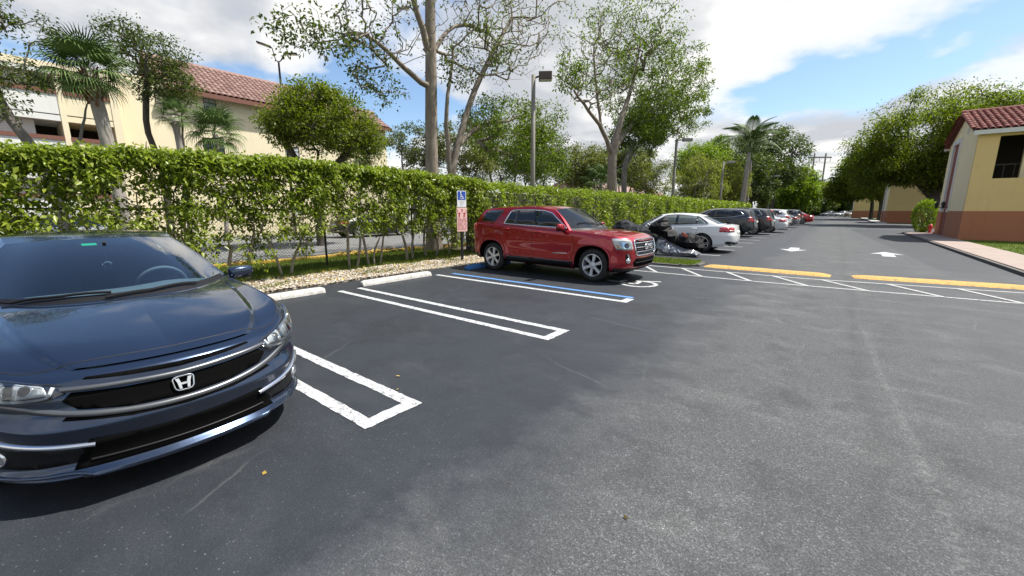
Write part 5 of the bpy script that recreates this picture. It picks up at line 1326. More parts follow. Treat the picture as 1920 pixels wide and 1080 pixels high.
def dress(c, kind, far=False, glass=None):
    """windows, lamps, doors and trim shared by the parked cars"""
    sp = c.sp; root = c.root; pm = c.pm; gl = glass or MAT['dark_glass']
    L = (c.O[0, 0] - c.O[-1, 0]) / 2; S, Rr_, F = c.tub('S'), c.tub('R'), c.tub('F')
    lx = lambda x: x * L / (2.46 if kind == 'sedan' else 2.34)
    stp = .16 if not far else .3
    for m in (False, True):
        fn = c.ray('y', sign=-1 if m else 1); zt = sp['rail'][0][2]
        if kind == 'sedan':
            zb = .985; d = zt - 1.40
            panes = [[(.50, zb + .005), (-.40, zb + .02), (-.40, 1.345 + d), (.02, 1.32 + d), (.28, 1.17 + d)], [(-.48, zb + .02), (-1.12, zb + .04), (-1.12, 1.295 + d), (-.48, 1.345 + d)], [(-1.17, zb + .042), (-1.52, zb + .075), (-1.20, 1.27 + d), (-1.17, 1.285 + d)]]
            dlo = [(.56, zb - .01), (.28, 1.19 + d), (.02, 1.34 + d), (-.45, 1.372 + d), (-1.18, 1.315 + d), (-1.40, 1.19 + d), (-1.60, zb + .07), (-.45, zb)]
            gaps = ([(.82, .33), (.86, .6), (.80, .90)], [(-.42, .30), (-.43, .6), (-.43, .95)], [(-1.0, .33), (-1.15, .62), (-1.25, .95)])
            hand = ((-.28, .84), (-1.12, .87))
        else:
            d = zt - 1.61
            panes = [[(.58, 1.13), (-.20, 1.145), (-.20, 1.545 + d), (.08, 1.53 + d), (.35, 1.36 + d)], [(-.28, 1.15), (-1.02, 1.185), (-1.02, 1.535 + d), (-.28, 1.55 + d)], [(-1.10, 1.19), (-1.62, 1.26), (-1.42, 1.47 + d), (-1.10, 1.525 + d)]]
            dlo = [(.66, 1.12), (.36, 1.38 + d), (.08, 1.55 + d), (-.28, 1.572 + d), (-1.1, 1.55 + d), (-1.46, 1.49 + d), (-1.70, 1.27), (-1.1, 1.165), (-.25, 1.125)]
            gaps = ([(.90, .42), (.92, .7), (.86, 1.0)], [(-.24, .42), (-.24, .8), (-.24, 1.09)], [(-.92, .42), (-1.05, .75), (-1.15, 1.1)])
            hand = ((-.10, .97), (-1.0, 1.01))
        c.patch('window_frame', [(lx(x), z) for x, z in rnd_poly(dlo, .03)], fn, MAT['piano_black'], .003, .01, stp)
        for pl in panes: c.patch('side_window', [(lx(x), z) for x, z in rnd_poly(pl, .02)], fn, gl, .007, .008, stp)
        if not far:
            c.strip('window_chrome', [(lx(x), z) for x, z in dlo], fn, MAT['chrome'] if kind == 'sedan' else MAT['chrome'], .018, .010, 0, 100, close=True, smooth_path=False)
            for g in gaps: c.strip('door_gap', [(lx(x), z) for x, z in g], S, MAT['seam'], .008, .002, 0, 16, mirror=m)
            for x, z in hand: c.handle(lx(x), z, pm, .11, -1 if m else 1)
        if kind == 'sedan':
            tl = c.patch('tail_light', rnd_poly([(.46, .765), (.78, .755), (1.10, .77), (1.08, .925), (.72, .935), (.46, .915)], .02), Rr_, MAT['red_lens'], .007, .012, .07 if not far else .14, mirror=m)
            c.patch('light_band', [(.50, .80), (.74, .80), (.74, .825), (.50, .825)], Rr_, MAT['white_lens'], .010, .006, .1, parent=tl, mirror=m)
            c.patch('headlight', rnd_poly([(.58, .60), (.80, .58), (1.05, .66), (1.12, .74), (.85, .72), (.6, .66)], .02), F, MAT['white_lens'], .006, .01, .1, mirror=m)
            if not far:
                P, N = Rr_(np.array([[.62, .33]])); p = Vector(P[0]) * 1
                if m: p.y *= -1
                MB().tube([(p.x + .06, p.y, .31), (p.x - .03, p.y, .31)], .045, 12).build('exhaust_tip', MAT['satin_grey'], root, True)
                c.patch('rear_diffuser', rnd_poly([(.40, .30), (.82, .33), (.92, .40), (.80, .44), (.40, .40)], .02), Rr_, MAT['black_plastic'], .006, .012, .08, mirror=m)
        else:
            tl = c.patch('tail_light', rnd_poly([(.50, .90), (.86, .87), (1.04, .90), (.98, 1.00), (.90, 1.135), (.74, 1.145), (.70, 1.00), (.50, .98)], .02), Rr_, MAT['red_lens'], .008, .012, .06 if not far else .14, mirror=m)
            c.patch('headlight', rnd_poly([(.55, .76), (.80, .74), (1.05, .82), (1.12, .90), (.80, .87), (.56, .84)], .02), F, MAT['white_lens'], .006, .01, .1, mirror=m)
            c.patch('sill_cladding', [(.90 * L / 2.34, .26), (-.85 * L / 2.34, .28), (-.86 * L / 2.34, .40), (.92 * L / 2.34, .38)], S, MAT['black_plastic'], .008, .012, .2, mirror=m)
            if not far: c.strip('chrome_strip', [(lx(.85), .43), (0, .44), (lx(-.80), .46)], S, MAT['satin_grey'], .018, .012, 0, 20, mirror=m)
    if kind == 'sedan':
        c.patch('plate', [(-.26, .70), (.26, .70), (.26, .80), (-.26, .80)], Rr_, MAT['plate_white'], .010, .012, .2)
        c.patch('bumper_trim', [(-.40, .30), (.40, .30), (.40, .37), (-.40, .37)], Rr_, MAT['black_plastic'], .006, .012, .2)
        c.patch('grille', rnd_poly([(-.42, .40), (.42, .40), (.46, .60), (-.46, .60)], .03), F, MAT['void'], .006, .012, .2)
        c.mirror_pod((lx(.55), sp['rings'][-2]['w'] + .09, .99), (.08, .10, .06), pm)
    else:
        c.patch('plate', [(-.26, .82), (.26, .82), (.26, .93), (-.26, .93)], Rr_, MAT['plate_white'], .010, .012, .2)
        c.patch('rear_cladding', [(-1.0, .40), (-.6, .385), (0, .38), (.6, .385), (1.0, .40), (.95, .52), (.5, .55), (-.5, .55), (-.95, .52)], Rr_, MAT['black_plastic'], .006, .012, .1)
        c.strip('tail_trim', [(-.5, .95), (0, .97), (.5, .95)], Rr_, MAT['chrome'], .03, .012, 0, 24)
        c.patch('grille', rnd_poly([(-.50, .58), (.50, .58), (.56, .80), (-.56, .80)], .03), F, MAT['void'], .006, .012, .2)
        c.mirror_pod((lx(.70), sp['rings'][-2]['w'] + .10, 1.14), (.09, .11, .075), pm)
PM = dict(white=paint('pearl_white', (.72, .73, .73), .0, .35), navy=paint('blue_black', (.012, .016, .024), .3, .3), black=paint('black_paint', (.008, .008, .009), .2, .3),
          silver=paint('silver_paint', (.42, .43, .44), .6, .35), grey=paint('grey_paint', (.14, .15, .16), .5, .35), red=paint('bright_red', (.42, .012, .012), .1, .3), tan=paint('beige_paint', (.42, .36, .27), .3, .35))
MAT['side_glass_light'] = simple('reflective_glass', (.10, .115, .10), .03, var=.2, vs=2, spec=.9)
PARK = [  # kind, paint, name, x of origin, y, heading, spec overrides, label
    ('sedan', 'white', 'white_sedan', -5.20, 16.95, math.pi, dict(res=.9), 'white four-door sedan with chrome window trim behind the covered motorbikes'),
    ('suv', 'navy', 'dark_suv', -5.85, 27.75, math.pi, dict(res=.9, Lh=2.3), 'blue black SUV with silver spoked wheels, nearest of the dark SUVs down the row'),
    ('suv', 'black', 'black_suv', -5.45, 31.0, math.pi, dict(Lh=2.42, H=1.72), 'black SUV parked between the blue black SUV and a white sedan'),
    ('sedan', 'white', 'white_sedan', -5.05, 34.6, math.pi, dict(), 'white sedan with its low tail out, just past the black SUV'),
    ('suv', 'red', 'red_suv', -5.75, 37.4, math.pi, dict(Lh=2.25), 'bright red SUV mostly hidden behind the white sedan in the row'),
    ('suv', 'silver', 'silver_suv', -5.15, 40.6, math.pi, dict(), 'pale silver SUV parked beyond the red SUV in the row'),
    ('sedan', 'grey', 'grey_sedan', -5.05, 46.0, math.pi, dict(), 'grey sedan parked beyond the silver SUV'),
    ('suv', 'navy', 'dark_suv', -5.05, 52.5, math.pi, dict(res=.4), 'small dark SUV second from the far end of the parked row'),
    ('sedan', 'red', 'red_sedan', -4.45, 58.5, math.pi, dict(res=.4), 'bright red sedan at the far end of the parked row'),
    ('sedan', 'silver', 'silver_sedan', 1.2, 137.0, -2.2, dict(res=.35), 'distant silver car beyond the road bend beside the third yellow building'),
    ('suv', 'tan', 'beige_car', 3.2, 133.0, -2.2, dict(res=.35), 'distant beige car nearest the third yellow building'),
    ('sedan', 'grey', 'grey_sedan', -1.6, 141.0, -2.2, dict(res=.35), 'leftmost of the distant cars at the road bend'),
]
for kd, pc, nm, x, y, rz, ov, lab in PARK:
    e = empty(nm, (x, y, 0), rz)
    tag(e, lab, 'car', 'cars parked along the row' if y > 17 else None)
    sp = (sedan_spec if kd == 'sedan' else suv_spec)(nm, **ov)
    cc = Car(sp).build(e, PM[pc]); dress(cc, kd, far=y > 32, glass=MAT['side_glass_light'] if y < 17 else None)
# ------------------------------------------------------------------ trees, hedge, palms
rng = np.random.default_rng(5)
def unit(v): return v / np.maximum(np.linalg.norm(v, axis=-1, keepdims=True), 1e-9)
def leaf_mesh(name, P, D, L, wr=.5, fold=.18, droop=0.0):
    n = len(P); D = unit(D); L = np.broadcast_to(np.asarray(L, float), (n,))[:, None]
    up = unit(rng.normal(size=(n, 3)) * .55 + np.array([0, 0, 1.0])); W = unit(np.cross(D, up)); N = np.cross(W, D)
    mid = P + D * L * .45 + N * L * fold * .5
    v = np.stack([P, mid + W * L * wr * .5, P + D * L + np.array([0, 0, -1.0]) * L * droop, mid - W * L * wr * .5], 1).reshape(-1, 3)
    b = np.arange(n)[:, None] * 4
    f = np.concatenate([b + np.array([0, 1, 2]), b + np.array([0, 2, 3])])
    return mesh_np(name, v, f)
class Skeleton:
    def __init__(s): s.p = []; s.par = []; s.tip = []; s.rmin = []; s.chains = []
    def chain(s, pts, parent=-1, rad=None):
        ids = []
        for i, q in enumerate(pts):
            s.p.append(np.array(q, float)); s.par.append(parent); s.tip.append(0); s.rmin.append(0 if rad is None else rad[i]); parent = len(s.p) - 1; ids.append(parent)
        s.chains.append(ids); return ids
    def grow(s, targets, up=.12, jit=.06, step=.55, below=1.3, minid=0):
        P = np.array(s.p); d0 = np.min(np.linalg.norm(targets[:, None] - P[None], axis=2), axis=1)
        for t in targets[np.argsort(d0)]:
            P = np.array(s.p[minid:]); d = np.linalg.norm(P - t, axis=1); c = d + below * np.maximum(P[:, 2] - t[2] + .15 * d, 0)
            k = int(np.argmin(c)) + minid; a = s.p[k]; L = d[k - minid]
            if L < .05: s.tip[k] += 1; continue
            pd = unit(a - s.p[s.par[k]]) if s.par[k] >= 0 else np.array([0, 0, 1.0])
            ctl = a + pd * L * .35 + np.array([0, 0, up * L]); n = max(2, int(L / step) + 1)
            pts = []
            for i in range(1, n + 1):
                q = i / n; b = (1 - q)**2 * a + 2 * q * (1 - q) * ctl + q * q * t
                if i < n: b = b + rng.normal(size=3) * jit * min(L, 1.5)
                pts.append(b)
            ids = s.chain(pts, k); s.tip[ids[-1]] += 1
    def mesh(s, name, r_tip=.012, ex=2.3, sides=6, rmax=9):
        n = len(s.p); w = np.array(s.tip, float)
        for i in range(n - 1, -1, -1):
            if s.par[i] >= 0: w[s.par[i]] += w[i]
        r = np.minimum(np.maximum(r_tip * np.maximum(w, .6) ** (1 / ex), np.array(s.rmin)), rmax)
        mb = MB()
        for ids in s.chains:
            pr = s.par[ids[0]]; pts = ([s.p[pr]] if pr >= 0 else []) + [s.p[i] for i in ids]
            rr = ([min(r[pr], r[ids[0]] * 1.25)] if pr >= 0 else []) + [r[i] for i in ids]
            rr[-1] *= .6 if len(ids) and w[ids[-1]] <= 1 else 1
            mb.tube(pts, rr, sides if max(rr) > .03 else 4, caps=False)
        return mb
def in_ell(n, c, r, shell=.0):
    q = unit(rng.normal(size=(n, 3))); u = rng.uniform(shell ** 3, 1, size=(n, 1)) ** (1 / 3)
    return np.array(c) + q * u * np.array(r)
def bark(name, c1, c2, sc=5):
    t = NT(name); p = t.obj(); mp_ = t.new('ShaderNodeMapping', {0: p}); mp_.inputs['Scale'].default_value = (1, 1, .35)
    n = t.noise(mp_.outputs[0], sc, 6, .65); m = t.noise(mp_.outputs[0], sc * 9, 4, .6)
    t.set(Base_Color=t.ramp(t.math('ADD', t.math('MULTIPLY', n, .7), t.math('MULTIPLY', m, .3)), [(.32, c1), (.62, c2)]), Roughness=.92); t.bump(m, .5, .02); return t.m
MAT['bark_tan'] = bark('bark_tan', (.12, .095, .07), (.28, .235, .19))
MAT['bark_grey'] = bark('bark_grey', (.09, .08, .07), (.22, .20, .18))
MAT['bark_pale'] = bark('bark_pale', (.16, .13, .095), (.36, .31, .24))
MAT['bark_dark'] = bark('bark_dark', (.035, .03, .025), (.10, .085, .07))
MAT['bark_palm'] = bark('bark_palm', (.17, .145, .12), (.38, .35, .31), 9)
LM = dict(hedge=leafmat('hedge_leaf', (.072, .118, .012), (.37, .43, .058), .46, .34), tree=leafmat('tree_leaf', (.045, .085, .010), (.20, .26, .032), .50),
          dark=leafmat('dark_leaf', (.034, .060, .013), (.13, .16, .035), .45), olive=leafmat('olive_leaf', (.075, .085, .020), (.23, .24, .060), .45),
          bright=leafmat('bright_leaf', (.085, .145, .010), (.28, .36, .038), .52), willow=leafmat('willow_leaf', (.115, .130, .030), (.34, .35, .10), .45), grey=leafmat('grey_leaf', (.055, .070, .028), (.16, .18, .065), .42),
          gold=leafmat('gold_green_leaf', (.055, .088, .008), (.24, .27, .028), .55))
def tree(name, label, trunk, rad, crowns, leaf, lm, bm='bark_grey', limbs=(), wr=.5, grp=None, r_tip=.012, droop=.15, step=.55, ex=2.3, up=.12, jit=.06):
    """trunk: world polyline; crowns: (centre, radii, clumps, leaves per clump, clump radius)"""
    o0 = np.array(trunk[0], float); e = empty(name, tuple(o0)); tag(e, label, 'tree', grp)
    sk = Skeleton(); T = resample(herm(np.array(trunk, float), 60), 14) - o0; rd = np.interp(np.linspace(0, 1, 14), np.linspace(0, 1, len(rad)), rad)
    rd[0] *= 1.22; base = sk.chain(T, -1, rd)
    for lb, lr in limbs:
        Lp = np.array(lb, float) - o0; k = int(np.argmin(np.linalg.norm(np.array(sk.p) - Lp[0], axis=1)))
        Lp = resample(herm(np.concatenate([[sk.p[k]], Lp[1:]]), 40), 10)[1:]; sk.chain(Lp + rng.normal(size=Lp.shape) * .02, k, np.linspace(lr, lr * .35, 9))
    LP, LD, LL = [], [], []
    for c, r, nc, nl, cr in crowns:
        t = in_ell(nc, np.array(c) - o0, r, .25); sk.grow(t, up, jit, step, minid=5)
        if nl:
            for q in t:
                k = max(1, int(nl * rng.uniform(.4, 1.5))); d = unit(rng.normal(size=(k, 3)) + np.array([0, 0, .15]))
                off = d * (rng.uniform(0, 1, (k, 1)) ** .6) * cr * np.array([1, 1, .75]) * rng.uniform(.7, 1.3)
                LP.append(q + off); LD.append(unit(off) * .7 + rng.normal(size=(k, 3)) * .6 + np.array([0, 0, -.15])); LL.append(leaf * rng.uniform(.6, 1.25, k))
    mb = sk.mesh('trunk', r_tip, ex); mb.build('trunk', MAT[bm], e, True)
    if LP: link_mesh('crown', leaf_mesh('crown', np.concatenate(LP), np.concatenate(LD), np.concatenate(LL), wr, .18, droop), LM[lm], e)
    return e
# ---- the two tall thin-leaved trees by the fence
tree('tall_tree', 'tall pale-trunked tree with mostly bare twigs standing behind the hedge near the sign', [(-11.55, 10.0, 0), (-11.4, 9.9, 3.3), (-11.3, 9.92, 6.0), (-11.2, 9.95, 9.0), (-11.0, 10.2, 12.2)], [.27, .225, .19, .15, .08],
     [((-11.0, 6.2, 5.9), (1.2, 1.7, .7), 56, 24, .28), ((-11.0, 7.8, 5.1), (.9, 1.2, .5), 22, 20, .26), ((-10.9, 8.0, 7.4), (1.6, 1.8, 1.5), 190, 4, .28), ((-11.0, 12.0, 7.0), (1.4, 1.4, 1.0), 26, 34, .36),
      ((-11.0, 12.9, 8.4), (2.2, 2.8, 2.1), 330, 2, .3), ((-11.0, 9.8, 11.0), (3.4, 3.6, 2.6), 190, 9, .40), ((-11.2, 10.6, 6.3), (.9, .9, .7), 14, 28, .3)], .12, 'dark', 'bark_tan',
     limbs=[([(-11.3, 9.91, 5.7), (-11.3, 9.3, 5.75), (-11.2, 8.4, 6.1), (-11.1, 7.5, 6.45), (-11.0, 6.6, 6.2)], .095), ([(-11.3, 9.92, 6.9), (-11.4, 11.0, 7.8), (-11.4, 12.4, 8.3), (-11.3, 13.6, 8.0)], .085), ([(-11.3, 9.92, 6.2), (-11.2, 9.2, 8.0), (-11.1, 8.7, 10.0)], .11), ([(-11.25, 9.95, 8.2), (-11.4, 11.2, 9.2), (-11.4, 13.4, 10.2)], .08)], r_tip=.0065, step=.35, jit=.13)
tree('tall_tree', 'slimmer leaning tree with pale forked stems right of the tall bare tree', [(-11.7, 11.3, 0), (-11.65, 11.1, 3.0), (-11.6, 11.5, 4.2), (-11.6, 12.2, 5.8), (-11.5, 13.0, 7.2), (-11.5, 14.6, 9.4)], [.19, .16, .13, .11, .09, .05],
     [((-11.4, 14.1, 4.9), (1.8, 2.0, 1.3), 130, 52, .40), ((-11.2, 16.4, 3.9), (1.2, 1.6, 1.3), 80, 56, .40), ((-11.0, 16.2, 5.4), (1.0, 1.4, 1.0), 46, 40, .38), ((-11.4, 12.4, 7.6), (1.2, 1.3, 1.2), 40, 16, .32), ((-11.4, 15.0, 9.8), (2.2, 2.4, 1.8), 110, 7, .35)], .12, 'tree', 'bark_tan',
     limbs=[([(-11.65, 11.2, 2.6), (-11.7, 10.95, 4.3), (-11.6, 10.9, 5.4), (-11.6, 11.3, 7.2)], .11), ([(-11.6, 11.5, 4.0), (-11.5, 12.8, 4.9), (-11.4, 14.3, 5.3), (-11.3, 15.6, 5.8)], .06)], r_tip=.0085, step=.4, jit=.09)
tree('spreading_tree', 'broad green tree with forked trunk standing behind the lamp posts', [(-11.6, 25.2, 0), (-11.5, 24.95, 2.6), (-11.5, 24.85, 5.2), (-11.4, 25.9, 7.6), (-11.4, 27.2, 9.8), (-11.4, 28.0, 12.2)], [.42, .34, .27, .16, .11, .05],
     [((-11.2, 29.4, 10.0), (4.0, 3.8, 3.0), 300, 50, .48), ((-11.0, 33.0, 8.6), (3.0, 3.4, 2.3), 180, 60, .48), ((-11.2, 28.2, 7.0), (2.2, 2.4, 1.2), 100, 60, .46), ((-11.3, 26.6, 12.4), (3.4, 3.4, 2.0), 230, 14, .5), ((-11.4, 21.8, 9.6), (2.4, 2.8, 2.6), 240, 5, .45), ((-11.4, 19.6, 8.3), (1.0, 1.4, .9), 20, 50, .42)], .165, 'tree', 'bark_tan',
     limbs=[([(-11.5, 24.85, 5.0), (-11.5, 23.2, 6.2), (-11.5, 21.4, 7.0), (-11.4, 19.6, 7.6)], .15), ([(-11.5, 24.9, 5.3), (-11.4, 26.6, 6.7), (-11.2, 28.8, 8.0), (-11.0, 31.4, 8.8)], .15), ([(-11.5, 23.4, 6.3), (-11.5, 22.4, 8.0), (-11.5, 21.8, 10.4)], .08)], r_tip=.010, step=.5, jit=.11)
tree('slim_tree', 'slim pale trunk with a small leafy head right of the spreading tree', [(-12.0, 28.0, 0), (-11.9, 27.8, 2.5), (-11.85, 27.6, 4.6), (-11.7, 28.4, 6.0)], [.24, .21, .19, .08],
     [((-11.6, 29.6, 6.6), (1.8, 2.0, .9), 40, 40, .55)], .19, 'dark', 'bark_grey', limbs=[([(-11.85, 27.6, 4.5), (-11.7, 29.0, 5.8), (-11.6, 30.6, 7.0)], .08)], r_tip=.012)
# ---- trees in front of the apartment block
tree('round_tree', 'dense round-headed tree with dark forked stems in front of the apartment block', [(-18.0, 9.05, -.1), (-18.0, 9.05, 1.8), (-18.0, 9.15, 3.4)], [.22, .17, .12],
     [((-17.6, 9.2, 5.25), (2.3, 2.1, 1.25), 190, 70, .46), ((-17.8, 10.8, 4.9), (1.4, 1.3, 1.0), 80, 64, .42), ((-17.4, 7.9, 4.9), (1.0, 1.1, .9), 60, 64, .40), ((-17.6, 9.2, 6.2), (1.5, 1.4, .5), 60, 60, .38), ((-17.4, 11.5, 4.1), (.6, .7, .5), 16, 40, .34)], .125, 'gold', 'bark_dark',
     limbs=[([(-18, 9.1, 2.2), (-17.9, 8.3, 3.4), (-17.8, 7.7, 4.6)], .09), ([(-18, 9.1, 2.3), (-17.9, 9.9, 3.4), (-17.8, 10.7, 4.6)], .09)], r_tip=.014, ex=2.2)
tree('leaning_oak', 'dark fine-leaved tree with leaning grey trunks at the far left', [(-17.3, 1.35, -.1), (-17.4, 1.15, 2.7), (-17.6, .70, 4.0), (-17.6, .40, 5.6)], [.17, .14, .12, .07],
     [((-17.6, .15, 6.6), (1.2, 1.0, 1.1), 100, 30, .32), ((-17.5, 1.0, 5.1), (.8, .8, .4), 40, 28, .30), ((-17.4, -.4, 4.9), (1.2, 1.0, 1.3), 90, 38, .36), ((-17.5, 1.6, 6.3), (.6, .6, .4), 22, 24, .28), ((-17.3, .3, 4.3), (.9, .9, .5), 40, 30, .3)], .095, 'dark', 'bark_grey',
     limbs=[([(-17.4, 1.15, 2.6), (-17.2, 1.9, 3.5), (-17.2, 2.2, 4.6)], .06), ([(-17.35, 1.2, 1.6), (-17.0, .3, 2.9), (-16.8, -.4, 3.5)], .09), ([(-17.4, 1.15, 2.9), (-17.2, 2.3, 3.0), (-17.0, 3.0, 2.7), (-16.9, 3.3, 3.6)], .05)], r_tip=.008, step=.35, jit=.12)
tree('leaning_oak', 'dark fine-leaved tree with twin thin trunks right of the tall fan palm', [(-20.0, 4.2, -.1), (-20.0, 4.25, 3.0), (-20.0, 4.0, 4.4), (-19.9, 4.1, 5.6)], [.15, .13, .11, .06],
     [((-19.8, 4.3, 6.9), (1.1, 1.2, .8), 100, 38, .34), ((-19.7, 4.7, 6.0), (1.0, 1.0, .7), 90, 40, .32), ((-19.6, 3.7, 7.4), (.8, .8, .4), 36, 22, .3)], .10, 'dark', 'bark_dark', limbs=[([(-20, 4.2, 2.0), (-19.9, 4.9, 3.6), (-19.8, 5.0, 5.0)], .08)], r_tip=.010, step=.4)
# ---- middle distance, behind the hedge
bgs = [((-24, 19.0), 6.1, 2.0, 2.2, 'grey', 'greyish dense tree standing left of the tall bare trunk'), ((-22.5, 22.2), 6.0, 2.6, 2.6, 'olive', 'olive tree seen between the two pale trunks'),
       ((-23, 27.5), 7.0, 3.4, 3.0, 'tree', 'full green tree behind the near lamp post'), ((-25, 35.0), 7.4, 3.6, 3.0, 'dark', 'dark tree behind and right of the near lamp post'),
       ((-24, 43.0), 6.6, 3.6, 2.9, 'olive', 'pinkish-stemmed olive tree behind the hedge left of the spreading tree'), ((-21, 48.5), 7.2, 3.6, 2.6, 'grey', 'greyish tree directly behind the spreading tree trunk')]
for (x, y), z, hw, hh, lm, lab in bgs:
    tree('background_tree', lab, [(x, y, -.1), (x + .2, y + .1, z * .35), (x + .1, y, z * .62)], [.22, .17, .11],
         [((x + .3, y, z), (hw, hw, hh * .8), int(26 * hw), 110, hw * .24), ((x + .5, y + hw * .4, z - hh * .5), (hw * .75, hw * .75, hh * .5), int(14 * hw), 100, hw * .22)], .075 * math.hypot(x, y) / 14, lm, 'bark_tan' if lm == 'olive' else 'bark_grey',
         limbs=[([(x + .2, y + .1, z * .2), (x + .3, y + hw * .4, z * .5), (x + .4, y + hw * .6, z * .8)], .10), ([(x + .2, y, z * .22), (x + .2, y - hw * .35, z * .5), (x + .2, y - hw * .5, z * .8)], .10)], grp='trees in the middle distance', r_tip=.016)
for (x, y), z, hw, hh, lm, lab in [((-12.8, 50.0), 5.0, 3.0, 2.7, 'willow', 'pale drooping willowy tree right of the second lamp post'), ((-11.8, 61.0), 5.2, 2.6, 2.6, 'willow', 'second pale willowy tree beside the royal palm trunks'),
                                   ((-15.5, 42.0), 4.6, 2.4, 2.6, 'olive', 'yellowish bushy tree left of the second lamp post'), ((-21, 84.0), 10.5, 5.4, 3.2, 'bright', 'bright yellow-green treetop above the willowy tree'), ((-18, 90.0), 11.5, 4.6, 4.0, 'tree', 'green treetop left of the royal palm')]:
    tree('background_tree', lab, [(x, y, -.1), (x + .2, y + .1, z * .35), (x + .1, y, z * .6)], [.24, .18, .11],
         [((x, y, z), (hw, hw, hh), int(34 * hw), 80, hw * .26), ((x + .3, y, z - hh * .6), (hw * .9, hw * .9, hh * .5), int(14 * hw), 70, hw * .22)], .0042 * math.hypot(x, y), lm, 'bark_grey',
         limbs=[([(x + .2, y + .1, z * .3), (x, y + hw * .4, z * .6), (x, y + hw * .6, z * .85)], .10), ([(x + .2, y, z * .3), (x + .2, y - hw * .35, z * .6), (x + .2, y - hw * .5, z * .85)], .10)], grp='trees in the middle distance', wr=.30 if lm == 'willow' else .5, droop=.7 if lm == 'willow' else .15, r_tip=.018)
for (x, y), z, hw, hh, lm, lab in [((-9.6, 88.0), 11.0, 5.2, 5.2, 'dark', 'big dark tree right behind the royal palm'), ((-11.2, 76.0), 6.6, 3.8, 4.0, 'dark', 'dark lower tree under the royal palm fronds'), ((-7.4, 104.0), 6.4, 4.4, 4.2, 'bright', 'bright green tree left of the far power poles'),
                                   ((-9.5, 128.0), 5.6, 6.0, 5.0, 'dark', 'dark tree at the far end of the parked row'), ((-6.5, 160.0), 5.0, 7.0, 5.6, 'dark', 'dark thicket tree closing the road on the left'), ((2.5, 168.0), 5.5, 7.5, 6.0, 'tree', 'dark thicket tree closing the road straight ahead'), ((8.5, 152.0), 7.0, 6.5, 6.5, 'dark', 'dark thicket tree closing the road on the right'),
                                   ((-15.5, 175.0), 7.0, 8.0, 6.5, 'olive', 'farthest olive tree behind the parked row')]:
    tree('roadside_tree', lab, [(x, y, -.1), (x + .2, y + .1, z * .3), (x + .1, y, z * .55)], [.36, .28, .16],
         [((x, y, z), (hw, hw, hh), int(30 * hw), 60, hw * .24), ((x + .3, y, z - hh * .6), (hw * .9, hw * .9, hh * .45), int(14 * hw), 60, hw * .20)], .0048 * math.hypot(x, y), lm, 'bark_dark', grp='trees closing the road', r_tip=.03, step=1.0)
# ---- big trees on the right
tree('shade_tree', 'large domed shade tree right above the nearest yellow building', [(7.4, 57.0, -.1), (7.3, 57.0, 2.2), (7.0, 57.2, 4.6)], [.55, .45, .30],
     [((6.6, 58.0, 8.6), (6.4, 5.4, 4.2), 330, 120, 1.15), ((3.2, 58.5, 6.0), (3.0, 3.4, 2.8), 110, 120, .95), ((10.0, 57.5, 8.0), (3.6, 3.6, 4.0), 110, 120, 1.0), ((5.4, 56.5, 5.4), (3.6, 3.0, 1.4), 70, 120, .9), ((8.6, 56.5, 4.8), (3.0, 2.6, 1.8), 60, 120, .9)], .25, 'gold', 'bark_dark',
     limbs=[([(7.2, 57, 2.6), (5.6, 57.2, 4.6), (4.0, 57.6, 6.2)], .24), ([(7.2, 57, 3.0), (8.8, 57.2, 5.4), (10, 57.4, 7.6)], .24)], wr=.42, r_tip=.022, step=.8, droop=.3)
tree('shade_tree', 'second shade tree along the right verge, left of the large domed one', [(5.6, 88.0, -.1), (5.5, 88.0, 2.4), (5.0, 88.2, 4.8)], [.50, .40, .26],
     [((4.2, 90.0, 7.4), (5.6, 5.2, 3.9), 280, 90, 1.15), ((.6, 91, 5.4), (3.0, 3.2, 2.4), 80, 90, 1.0), ((5.8, 88, 5.0), (3.8, 3.0, 1.8), 60, 90, 1.0)], .38, 'gold', 'bark_dark', limbs=[([(5.5, 88, 2.0), (6.5, 88.6, 4.0), (7.0, 88.8, 6.5)], .25), ([(5.3, 88, 3.0), (3.6, 88.6, 5.0), (2.0, 89.4, 6.6)], .22)], r_tip=.03, step=1.0, wr=.42, droop=.3)
for x, y in ((4.7, 94.5), (6.4, 99.0)):
    tree('shade_tree', 'slender dark-trunked verge tree %s' % ('nearer the road under the second shade tree' if x < 5 else 'behind the second shade tree'), [(x, y, -.1), (x - .1, y, 2.5), (x - .4, y + .2, 5)], [.30, .26, .18], [((x - .6, y + .5, 8.0), (4.2, 4.0, 3.4), 110, 70, 1.1)], .46, 'dark', 'bark_dark', r_tip=.03, step=1.0)
